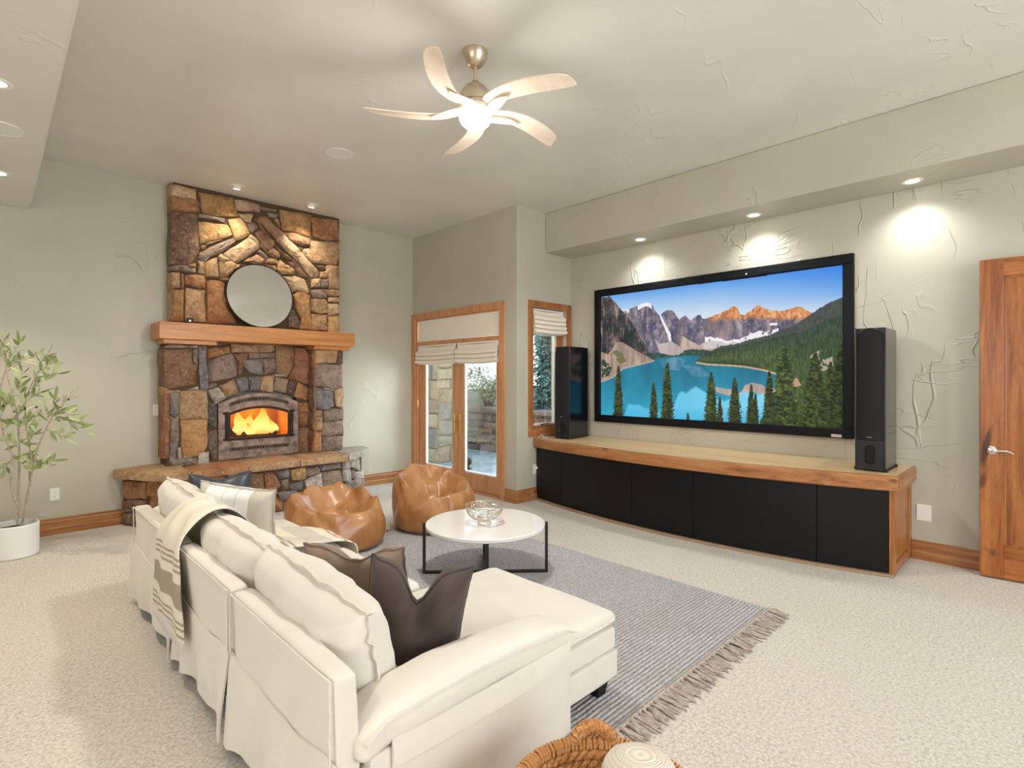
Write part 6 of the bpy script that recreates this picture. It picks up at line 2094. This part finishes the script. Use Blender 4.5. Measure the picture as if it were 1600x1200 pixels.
# ================================================================== COFFEE TABLE AND BOWL
TX, TY, TZ, TR = 2.71, 3.07, 0.405, 0.455
ct = thing('coffee_table', 'round white coffee table on thin black crossed legs', 'table', (TX, TY, 0.015))
M_ttop = Mat('white_table_top', lin(236, 233, 230), 0.16, **{'Coat Weight': 0.3}).m
MB().lathe([(0, TZ - 0.03), (TR - 0.006, TZ - 0.03), (TR, TZ - 0.024), (TR, TZ - 0.005), (TR - 0.005, TZ), (0, TZ)], (TX, TY, 0), 96).build('table_top', M_ttop, ct, smooth=35)
for k, (dv, rad) in enumerate((((0.74, -0.672), TR + 0.012), ((0.64, 0.768), TR - 0.06))):
    e = Vector((dv[0], dv[1], 0)).normalized(); s = Vector((-e.y, e.x, 0))
    for sg in (-1, 1):
        c = Vector((TX, TY, 0)) + e * rad * sg
        zt = TZ - 0.002 if k == 0 else TZ - 0.03
        vs = [c + e * a + s * b + Vector((0, 0, z)) for z in (0.018, zt) for a, b in ((-0.011, -0.011), (0.011, -0.011), (0.011, 0.011), (-0.011, 0.011))]
        MB().add(vs, [(0, 1, 2, 3), (4, 5, 6, 7), (0, 1, 5, 4), (1, 2, 6, 5), (2, 3, 7, 6), (3, 0, 4, 7)]).build('leg', M_steel, ct, 0.002)
    c0 = Vector((TX, TY, 0))
    vs = [c0 + e * a + s * b + Vector((0, 0, z)) for z in (0.0175 + 0.0 * k, 0.038) for a, b in ((-rad, -0.011), (rad, -0.011), (rad, 0.011), (-rad, 0.011))]
    MB().add(vs, [(0, 1, 2, 3), (4, 5, 6, 7), (0, 1, 5, 4), (1, 2, 6, 5), (2, 3, 7, 6), (3, 0, 4, 7)]).build('base_bar', M_steel, ct, 0.002)
    if k == 0:
        vs = [c0 + e * a + s * b + Vector((0, 0, z)) for z in (TZ - 0.048, TZ - 0.031) for a, b in ((-rad, -0.011), (rad, -0.011), (rad, 0.011), (-rad, 0.011))]
        MB().add(vs, [(0, 1, 2, 3), (4, 5, 6, 7), (0, 1, 5, 4), (1, 2, 6, 5), (2, 3, 7, 6), (3, 0, 4, 7)]).build('top_bar', M_steel, ct, 0.002)
bp = on_z(757, 818, TZ)
bowl = thing('wire_bowl', 'openwork silver wire bowl standing on the white coffee table', 'bowl', bp)
M_wire = Mat('champagne_wire', lin(206, 196, 178), 0.3, 0.8).m
wb = MB()
rb = random.Random(21)


def bowl_pt(a, t):
    """t 0 at the foot, 1 at the rim"""
    r = 0.045 + 0.098 * math.sin(t * PI / 2) ** 0.75
    return bp + Vector((r * math.cos(a), r * math.sin(a), 0.035 + 0.105 * (1 - math.cos(t * PI / 2)) ** 0.8 + 0.0))


for k in range(120):
    a, t = rb.uniform(0, 2 * PI), rb.uniform(0.02, 0.95)
    da, r0 = rb.uniform(0.09, 0.2), rb.uniform(0.06, 0.13)
    ring = [bowl_pt(a + da * math.cos(q * PI / 5), min(1, max(0.0, t + r0 * math.sin(q * PI / 5)))) for q in range(10)]
    wb.tube(ring, 0.0024, 4, closed=True)
o = wb.build('wirework', M_wire, bowl, smooth=60); o['kind'] = 'stuff'
MB().tube([bowl_pt(2 * PI * k / 48, 1.0) for k in range(48)], 0.0035, 6, closed=True).build('rim', M_wire, bowl, smooth=60)
MB().tube([bowl_pt(2 * PI * k / 32, 0.0) for k in range(32)], 0.003, 6, closed=True).build('foot_ring', M_wire, bowl, smooth=60)
MB().tube([bp + Vector((0.05 * math.cos(2 * PI * k / 32), 0.05 * math.sin(2 * PI * k / 32), 0.0035)) for k in range(32)], 0.003, 6, closed=True).build('foot_ring', M_wire, bowl, smooth=60)
for k in range(6):
    a = 2 * PI * k / 6 + 0.2
    MB().tube([bowl_pt(a, 0.0), bp + Vector((0.05 * math.cos(a), 0.05 * math.sin(a), 0.004))], 0.003, 6).build('foot_post', M_wire, bowl, smooth=60)

# ================================================================== OLIVE TREE
px_, py_ = 0.135, 6.19
tree = thing('potted_olive_tree', 'slender artificial olive tree in a white pot against the green wall', 'plant', (px_, py_, 0))
M_pot = Mat('matte_white_ceramic', lin(236, 234, 230), 0.5).m
PR, PHT = 0.166, 0.275
MB().lathe([(0, 0.0), (PR - 0.012, 0.0), (PR, 0.012), (PR + 0.002, PHT - 0.006), (PR - 0.003, PHT), (PR - 0.012, PHT), (PR - 0.015, PHT - 0.05), (0, PHT - 0.05)], (px_, py_, 0), 64).build('pot', M_pot, tree, smooth=35)
M_soil = Mat('dark_moss', lin(58, 48, 36), 1.0); M_soil.bump(M_soil.noise(M_soil.coords(), 60, 3), 1.0, 0.02); M_soil = M_soil.m
sv = []
for i in range(9):
    for k in range(40):
        r = (PR - 0.017) * i / 8
        a = 2 * PI * k / 40
        sv.append((px_ + r * math.cos(a), py_ + r * math.sin(a), PHT - 0.048 + 0.02 * (1 - i / 8) + 0.006 * nz(r * 40, a * 3)))
ob('soil', sv, [(i * 40 + k, i * 40 + (k + 1) % 40, (i + 1) * 40 + (k + 1) % 40, (i + 1) * 40 + k) for i in range(8) for k in range(40)], M_soil, tree, 60)
M_bark = Mat('pale_bark', lin(176, 160, 142), 0.85)
_n = M_bark.noise(M_bark.coords('Object', (40, 40, 8)), 3, 4); M_bark.color(M_bark.ramp(_n, [(0.3, lin(140, 122, 104)), (0.7, lin(202, 188, 170))])); M_bark = M_bark.m
rl = random.Random(4)
D0 = (CA * py_ + SA * px_)
PLN = Vector((px_, py_, 0))


def tp(u, v, off=0.0):
    """a point of the tree seen at (u, v), `off` metres behind (+) the upright plane through the pot"""
    d = Vector(ray(u, v))
    fwd = Vector((SA, CA, 0))
    k = (PLN.dot(fwd) + off) / d.dot(fwd)
    return Vector((d.x * k, d.y * k, EYE + d.z * k))


STEMS = [
 [(27, 819, 0), (27, 800, .0), (28, 790, 0), (23, 780, -.01), (18, 760, -.02), (17, 735, -.02), (20, 715, 0), (14, 700, 0), (6, 680, .02), (2, 660, .04), (-2, 630, .05), (2, 600, .05), (10, 575, .05), (11, 560, .04)],
 [(28, 800, 0), (29, 780, .02), (29, 755, .03), (30, 730, .03), (30, 700, .03), (29, 680, .03), (27, 650, .0), (22, 625, -.03), (12, 590, -.04), (8, 560, -.04)],
 [(34, 818, .02), (38, 805, .02), (42, 780, .02), (47, 755, .01), (50, 735, 0), (55, 715, -.02), (62, 692, -.04), (70, 675, -.05), (80, 655, -.06), (90, 640, -.06), (100, 632, -.06)],
 [(47, 755, .01), (46, 735, .03), (48, 715, .04), (45, 690, .05), (40, 660, .06), (40, 630, .07), (45, 610, .07), (55, 590, .06), (64, 572, .05)],
]
MAINS = []
for k, st in enumerate(STEMS):
    pts = catmull([tp(*q) for q in st], 4)
    L = len(pts)
    MB().tube(pts, [0.0105 * (1 - 0.72 * i / L) * (0.8 if k == 3 else 1) for i in range(L)], 7).build('stem', M_bark, tree, smooth=60)
    MAINS.append(pts)
TW = [ # leafy twigs: start pixel, end pixel, depth offsets
 ((11, 562), (6, 528), 0.04, 0.02), ((11, 565), (32, 534), 0.04, 0.0), ((8, 562), (-8, 545), -.04, -.08), ((12, 580), (58, 556), .05, .0), ((10, 575), (34, 560), 0, .1), ((30, 610), (34, 580), .02, .02),
 ((64, 572), (72, 556), .05, .04), ((60, 582), (84, 566), .05, .0), ((52, 596), (90, 584), .06, 0.02), ((45, 610), (76, 592), .07, .1), ((42, 628), (66, 612), .07, .12), ((40, 640), (30, 610), .06, .1),
 ((80, 655), (86, 620), -.06, -.08), ((84, 650), (112, 618), -.06, -.02), ((76, 662), (70, 632), -.06, -.1), ((92, 640), (108, 652), -.06, -.1), ((85, 650), (136, 676), -.06, -.1), ((80, 656), (122, 662), -.06, 0.0), ((72, 672), (104, 686), -.05, .02),
 ((2, 650), (18, 618), .04, .0), ((0, 640), (-12, 610), .04, .02), ((5, 672), (22, 655), .02, -.05), ((27, 650), (44, 640), 0, -.06), ((28, 668), (48, 664), .03, -.04), ((22, 640), (6, 625), -.03, -.06),
 ((29, 690), (46, 700), .03, -.02), ((28, 700), (10, 690), .03, .0), ((20, 715), (38, 728), 0, -.04), ((20, 716), (6, 735), 0, .04), ((30, 712), (44, 716), .02, .06), ((50, 735), (78, 728), 0, -.04), ((50, 732), (86, 720), 0, .03), ((46, 690), (54, 672), .05, .1), ((42, 664), (60, 650), .06, .02),
]
M_leaf = Mat('olive_leaf', (0.2, 0.3, 0.1, 1), 0.5)
_i = M_leaf.node('ShaderNodeObjectInfo')
M_leaf.color(M_leaf.mix(M_leaf.ramp(_i.outputs['Random'], [(0.0, bw(0)), (1.0, bw(1))]), lin(126, 146, 78), lin(206, 212, 164)))
M_leaf.b.inputs['Subsurface Weight'].default_value = 0.0
M_leaf = M_leaf.m
protos = []
for q in range(4):
    vs = []
    L, w = (0.100, 0.0135)
    for i in range(7):
        t = i / 6
        ww = w * math.sin(PI * min(1, 0.06 + t * 0.94)) ** 0.8 + 0.0004
        z = (-0.012 + 0.007 * q) * (t * 2) ** 2 * 0.6
        vs += [(L * t, -ww, z + 0.002), (L * t, 0, z), (L * t, ww, z + 0.002)]
    o = ob('leaf', vs, grid_faces(7, 3), M_leaf, None, 60, origin=(0, 0, 0))
    COL.objects.unlink(o); protos.append(o)
count = 0
for (a, b, oa, obf) in TW:
    A, B = tp(*a, oa), tp(*b, obf)
    mid = (A + B) / 2 + Vector((rl.uniform(-.01, .01), rl.uniform(-.01, .01), 0.015))
    pts = catmull([A, mid, B], 6)
    MB().tube(pts, [0.003 * (1 - 0.6 * i / len(pts)) for i in range(len(pts))], 5).build('twig', M_bark, tree, smooth=60)
    n = 8
    for i in range(n):
        t = 0.22 + 0.78 * i / (n - 1)
        p = pts[min(len(pts) - 1, int(t * (len(pts) - 1)))]
        d = (B - A).normalized()
        side = Vector((rl.uniform(-1, 1), rl.uniform(-1, 1), rl.uniform(-0.3, 1))); side -= d * side.dot(d)
        side = side.normalized() if side.length > 1e-3 else Vector((0, 0, 1))
        k = 0.9 if i < n - 1 else 0.15
        x = (d * rl.uniform(0.5, 0.95) + side * k).normalized()
        y = Vector((rl.uniform(-1, 1), rl.uniform(-1, 1), rl.uniform(-1, 1))); y = (y - x * y.dot(x)).normalized()
        z = x.cross(y)
        R3 = Matrix(((x.x, y.x, z.x), (x.y, y.y, z.y), (x.z, y.z, z.z)))
        o = dup(rl.choice(protos), tree, p, R3.to_euler(), 'leaf')
        s = rl.uniform(0.75, 1.25)
        o.scale = (s, s * rl.uniform(0.8, 1.3), s)
        count += 1
for o in protos: bpy.data.objects.remove(o)
M_olive = Mat('dark_olive', lin(44, 38, 40), 0.4).m
for u, v in ((22, 643), (57, 636), (39, 638), (107, 624), (5, 634), (23, 661)):
    c = tp(u, v, -0.03)
    MB().lathe([(0, -0.011), (0.006, -0.008), (0.008, 0), (0.006, 0.008), (0, 0.011)], c, 10).build('olive', M_olive, tree, smooth=80)

# ================================================================== WOVEN BASKET AND ROLLED BLANKET
BX, BY_, BR, BZ = 1.235, 0.885, 0.285, 0.30
M_wicker = Mat('seagrass', lin(186, 128, 74), 0.75)
_n = M_wicker.noise(M_wicker.coords('Object', (50, 50, 50)), 2, 4); M_wicker.color(M_wicker.ramp(_n, [(0.28, lin(142, 84, 40)), (0.5, lin(190, 134, 80)), (0.74, lin(222, 176, 122))])); M_wicker.bump(_n, 0.5, 0.005); M_wicker = M_wicker.m
bas = thing('seagrass_basket', 'round woven seagrass basket with a looped handle at the bottom edge', 'basket', (BX, BY_, 0))
MB().lathe([(0, 0.004), (BR - 0.05, 0.004), (BR - 0.01, 0.16), (BR - 0.004, BZ - 0.01), (BR - 0.016, BZ - 0.01), (BR - 0.024, 0.16), (BR - 0.064, 0.018), (0, 0.018)], (BX, BY_, 0), 48).build('liner_wall', M_wicker, bas, smooth=50)
for row in range(9):
    z = 0.272 - row * 0.031
    rad = (BR - 0.030) - 0.035 * max(0, (0.17 - z) / 0.17)
    mb = MB()
    for ph in (0, PI):
        pts = []
        for i in range(150):
            a = 2 * PI * i / 150
            tw_ = a * 26 + ph + row
            pts.append((BX + (rad + 0.008 * math.cos(tw_)) * math.cos(a), BY_ + (rad + 0.008 * math.cos(tw_)) * math.sin(a), z + 0.010 * math.sin(tw_) + 0.004 * nz(a * 3, row)))
        mb.tube(pts, 0.0105, 6, closed=True)
    mb.build('twisted_cord', M_wicker, bas, smooth=60)
# wrapped rim: every turn of the binding
core_pts = [(BX + (BR - 0.014) * math.cos(2 * PI * k / 80), BY_ + (BR - 0.014) * math.sin(2 * PI * k / 80), BZ - 0.004) for k in range(80)]
MB().tube(core_pts, 0.017, 8, closed=True).build('rim', M_wicker, bas, smooth=60)
wr_ = MB().tube([Vector((0, 0, 0)) + Vector((0.0205 * math.cos(2 * PI * k / 14), 0, 0.0215 * math.sin(2 * PI * k / 14))) for k in range(14)], 0.0052, 5, closed=True).build('rim_binding', M_wicker, None, smooth=60, origin=(0, 0, 0))
COL.objects.unlink(wr_)
rw = random.Random(9)
for k in range(130):
    a = 2 * PI * (k + rw.uniform(-0.2, 0.2)) / 130
    dup(wr_, bas, (BX + (BR - 0.014) * math.cos(a), BY_ + (BR - 0.014) * math.sin(a), BZ - 0.004), (rw.uniform(-0.12, 0.12), 0, a + rw.uniform(-0.15, 0.15)), 'rim_binding')
# handle loop on the rim near the fringe
ah = math.atan2(0.20, 0.20)
hp = []
for k in range(13):
    t = k / 12
    a = ah - 0.26 + 0.52 * t
    rr_ = BR - 0.014 + 0.012 * math.sin(PI * t)
    hp.append(Vector((BX + rr_ * math.cos(a), BY_ + rr_ * math.sin(a), BZ - 0.002 + 0.046 * math.sin(PI * t) ** 0.7)))
hd = MB().tube(hp, 0.018, 8).build('handle', M_wicker, bas, smooth=60)
hb = MB()
for k in range(26):
    t = (k + 0.5) / 26
    i = min(11, int(t * 12)); f = t * 12 - i
    p = hp[i].lerp(hp[i + 1], f); d = (hp[i + 1] - hp[i]).normalized()
    s1 = d.orthogonal().normalized(); s2 = d.cross(s1)
    hb.tube([p + (s1 * math.cos(2 * PI * q / 10) + s2 * math.sin(2 * PI * q / 10)) * 0.0195 for q in range(10)], 0.005, 4, closed=True)
hb.build('handle_binding', M_wicker, hd, smooth=60)
bpy.data.objects.remove(wr_)
# rolled blanket standing in the basket
M_knit = Mat('cream_knit', lin(222, 214, 200), 0.95)
_v = M_knit.coords('UV', (1, 1, 1))
_w = M_knit.node('ShaderNodeTexWave', wave_type='BANDS', bands_direction='Y'); _w.inputs['Scale'].default_value = 22.0; _w.inputs['Distortion'].default_value = 1.2; _w.inputs['Detail'].default_value = 2
M_knit.l.new(_v, _w.inputs['Vector'])
M_knit.color(M_knit.mix(M_knit.ramp(_w.outputs['Fac'], [(0.2, bw(0.45)), (0.6, bw(0))]), lin(226, 218, 205), lin(190, 178, 158)))
M_knit.bump(_w.outputs['Fac'], 0.5, 0.006); M_knit = M_knit.m
rolls = thing('rolled_blanket', 'cream ribbed blanket rolled up and standing in the basket', 'blanket', (1.36, 0.86, 0.2))
cR, axd = Vector((1.33, 0.84, 0.03)), Vector((0.10, 0.06, 1)).normalized()
e1 = Vector((1, 0, 0)); e1 = (e1 - axd * e1.dot(axd)).normalized(); e2 = axd.cross(e1)
vs, uv = [], []
n, m = 72, 30
for i in range(n + 1):
    t = i / n
    for j in range(m):
        a = 2 * PI * j / m
        h = 0.27 * min(1, t / 0.62)
        q = max(0, (t - 0.62) / 0.38)
        r = 0.112 * (1 + 0.03 * nz(math.cos(a) * 2, math.sin(a) * 2, t * 2)) * math.sqrt(max(0.0, 1 - q ** 2.2)) + 0.0005
        zz = h + 0.10 * math.sin(q * PI / 2)
        r *= 0.9 + 0.1 * min(1, t * 4)
        r += 0.0022 * math.sin(t * 170)
        vs.append(cR + axd * zz + e1 * (r * math.cos(a)) + e2 * (r * math.sin(a))); uv.append((j / m, t))
fs = [(i * m + j, i * m + (j + 1) % m, (i + 1) * m + (j + 1) % m, (i + 1) * m + j) for i in range(n) for j in range(m)] + [tuple(range(m)), tuple(n * m + j for j in range(m))]
ob('roll', vs, fs, M_knit, rolls, 60, uv=uv)
# ================================================================== OUTSIDE, THROUGH THE GLASS
M_patio = Mat('blue_grey_concrete', lin(150, 160, 164), 0.8)
_n = M_patio.noise(M_patio.coords(), 1.6, 5, 0.6); M_patio.color(M_patio.ramp(_n, [(0.3, lin(128, 138, 142)), (0.7, lin(172, 182, 186))])); M_patio = M_patio.m
structure('trim_patio_slab', MB().box(XF + 0.15, 7.60, YR + 0.15, 13.5, -0.16, -0.05), M_patio)
M_earth = Mat('dry_earth', lin(128, 112, 88), 1.0); M_earth.bump(M_earth.noise(M_earth.coords(), 8, 5), 0.8, 0.05); M_earth = M_earth.m
hb_ = [(x, y) for x in (7.85, 9.5, 12, 16) for y in (3, 6, 9, 12, 16)]
vs = []
xs_ = [7.85 + 0.45 * i for i in range(20)]; ys_ = [1.0 + 0.6 * j for j in range(28)]
for x in xs_:
    for y in ys_:
        vs.append((x, y, 0.76 + 0.045 * (x - 7.85) + 0.08 * nz(x * 0.7, y * 0.7)))
o = ob('hillside', vs, grid_faces(len(xs_), len(ys_)), M_earth, None, 60)
o['kind'] = 'structure'
rs2 = random.Random(77)
PAL = [(178, 156, 120), (152, 142, 126), (186, 150, 108), (130, 122, 116), (160, 126, 100), (196, 176, 142)]


def rubble(parent, org, a, n, L, z0, z1, hmin, hmax, wmin, wmax, back, pal, name='stone'):
    """irregular courses of rough stones on an upright face"""
    z = z0
    while z < z1 - 0.02:
        h = min(rs2.uniform(hmin, hmax), z1 - z)
        if z1 - z - h < hmin * 0.5: h = z1 - z
        x = 0.0
        while x < L - 0.01:
            w = rs2.uniform(wmin, wmax)
            if L - x - w < wmin * 0.6: w = L - x
            j = lambda: rs2.uniform(-0.012, 0.012)
            o = stone([(x, z + j() if z > z0 else z), (x + w, z + j() if z > z0 else z), (x + w + j() * (x + w < L), z + h + j()), (x + j() * (x > 0), z + h + j())], org, a, Z_, n, back, rs2.uniform(0.0, 0.035), rs2.choice(pal), parent, name, 0.008, 0.02)
            x += w
        z += h


# stone pier of the house, just outside the left leaf
pier = thing('stone_pier', 'stone pier of the house just outside the left door leaf', 'pillar', (6.2, 8.4, -0.05))
MB().box(5.87, 6.45, 7.97, 9.2, -0.05, 3.2).build('mortar_core', M_mortar, pier)
rubble(pier, Vector((5.86, 7.96, 0)), X_, -Y_, 0.60, -0.05, 3.0, 0.16, 0.34, 0.2, 0.42, 0.03, PAL)
rubble(pier, Vector((5.86, 9.21, 0)), -Y_, -X_, 1.25, -0.05, 3.0, 0.16, 0.38, 0.22, 0.5, 0.03, PAL)
# dry stone retaining wall behind the patio
rw_ = thing('retaining_wall', 'low dry-laid stone retaining wall at the back of the patio', 'wall', (7.75, 8.0, -0.05))
MB().box(7.66, 7.95, 5.0, 13.0, -0.10, 0.78).build('mortar_core', M_mortar, rw_)
PAL2 = [(122, 104, 98), (140, 122, 112), (110, 100, 100), (150, 124, 106), (96, 84, 82), (134, 98, 82)]
rubble(rw_, Vector((7.65, 10.4, 0)), -Y_, -X_, 4.6, -0.05, 0.80, 0.09, 0.17, 0.22, 0.62, 0.03, PAL2)
# flat coping stones
y = 10.4
while y > 5.9:
    w = rs2.uniform(0.4, 0.75)
    stone([(7.58, y - w), (7.98, y - w), (7.98, y), (7.58, y)], Vector((0, 0, 0.79)), X_, Y_, Z_, 0.0, 0.08, rs2.choice(PAL2), rw_, 'coping_stone', 0.006, 0.01)
    y -= w

# bushes on the bank
M_twig = Mat('grey_twig', lin(118, 104, 92), 0.9).m


def bush(name, label, x, y, z, R, H, n, leafcol, seed, leafsize=0.035, dense=False):
    rb_ = random.Random(seed)
    t = thing(name, label, 'bush', (x, y, z), 'bushes on the bank beyond the patio')
    br = MB()
    tips = []
    for k in range(14):
        a = rb_.uniform(0, 2 * PI); s = rb_.uniform(0.3, 1.0)
        tip = Vector((x + R * s * math.cos(a), y + R * s * math.sin(a), z + H * rb_.uniform(0.55, 1.05)))
        mid = Vector((x + R * 0.35 * s * math.cos(a) + rb_.uniform(-.1, .1), y + R * 0.35 * s * math.sin(a), z + H * 0.45))
        pts = catmull([Vector((x + rb_.uniform(-.06, .06), y + rb_.uniform(-.06, .06), z - 0.15)), mid, tip], 5)
        br.tube(pts, [0.022 * (1 - 0.8 * i / len(pts)) for i in range(len(pts))], 5)
        for q in range(4):
            b = pts[rb_.randint(4, len(pts) - 1)]
            e = b + Vector((rb_.uniform(-1, 1), rb_.uniform(-1, 1), rb_.uniform(-0.2, 1))).normalized() * rb_.uniform(0.15, 0.4) * R
            br.tube([b, (b + e) / 2 + Vector((0, 0, 0.03)), e], [0.008, 0.005, 0.002], 4)
            tips += [e, (b + e) / 2]
        tips.append(tip)
    br.build('branches', M_twig, t, smooth=60)
    m = Mat('bush_leaf', lin(*leafcol), 0.7)
    nn = m.noise(m.coords(), 7, 3); m.color(m.ramp(nn, [(0.3, lin(*[int(c * 0.72) for c in leafcol])), (0.7, lin(*[min(255, int(c * 1.18)) for c in leafcol]))]))
    vs, fs = [], []
    for k in range(n):
        c = rb_.choice(tips) + Vector((rb_.gauss(0, 1), rb_.gauss(0, 1), rb_.gauss(0, 1))) * 0.13 * R
        if dense:
            a_ = rb_.uniform(0, 2 * PI); hh = rb_.random(); q = math.sqrt(rb_.random()) * R * (1.0 - 0.55 * hh) * (0.8 + 0.3 * math.sin(a_ * 5 + hh * 9))
            c = Vector((x + q * math.cos(a_), y + q * math.sin(a_), z - 0.1 + H * hh))
        d = Vector((rb_.uniform(-1, 1), rb_.uniform(-1, 1), rb_.uniform(-1, 1))).normalized(); s = d.orthogonal().normalized()
        L = leafsize * rb_.uniform(0.6, 1.4)
        b = len(vs)
        vs += [c - d * L, c + s * L * 0.45, c + d * L, c - s * L * 0.45]
        fs.append((b, b + 1, b + 2, b + 3))
    o = ob('leaves', vs, fs, m.m, t, None, normals=False)
    o['kind'] = 'stuff'
    return t


bush('bush', 'pale grey-green bush with bare branches above the retaining wall', 8.9, 10.0, 0.82, 0.85, 0.70, 1300, (176, 180, 150), 5, 0.045)
bush('bush', 'darker green bush left of the pale one, half behind the door stile', 9.4, 12.0, 0.9, 0.9, 1.2, 2600, (104, 124, 92), 7, 0.05)
bush('bush', 'blue-green conifer-like bush seen through the narrow window', 9.0, 8.0, 0.85, 0.62, 3.2, 7000, (108, 136, 130), 8, 0.06, True)
bush('bush', 'grey-green bush at the left edge of the narrow window', 10.6, 9.15, 1.1, 0.7, 3.4, 5000, (122, 146, 134), 9, 0.06, True)
bush('bush', 'dark green bush low behind the left speaker and window', 10.2, 8.0, 1.05, 0.45, 3.2, 4200, (112, 134, 122), 10, 0.06, True)
# small dark ornament on the patio
orn = thing('patio_ornament', 'small dark iron ornament standing on the patio by the right door leaf', 'ornament', (5.87, 7.10, -0.05))
MB().lathe([(0, -0.05), (0.05, -0.05), (0.052, -0.035), (0.02, -0.02), (0.016, 0.01), (0.05, 0.04), (0.062, 0.08), (0.045, 0.12), (0.015, 0.14), (0, 0.145)], (5.87, 7.10, 0), 20).build('body', M_dark, orn, smooth=50)
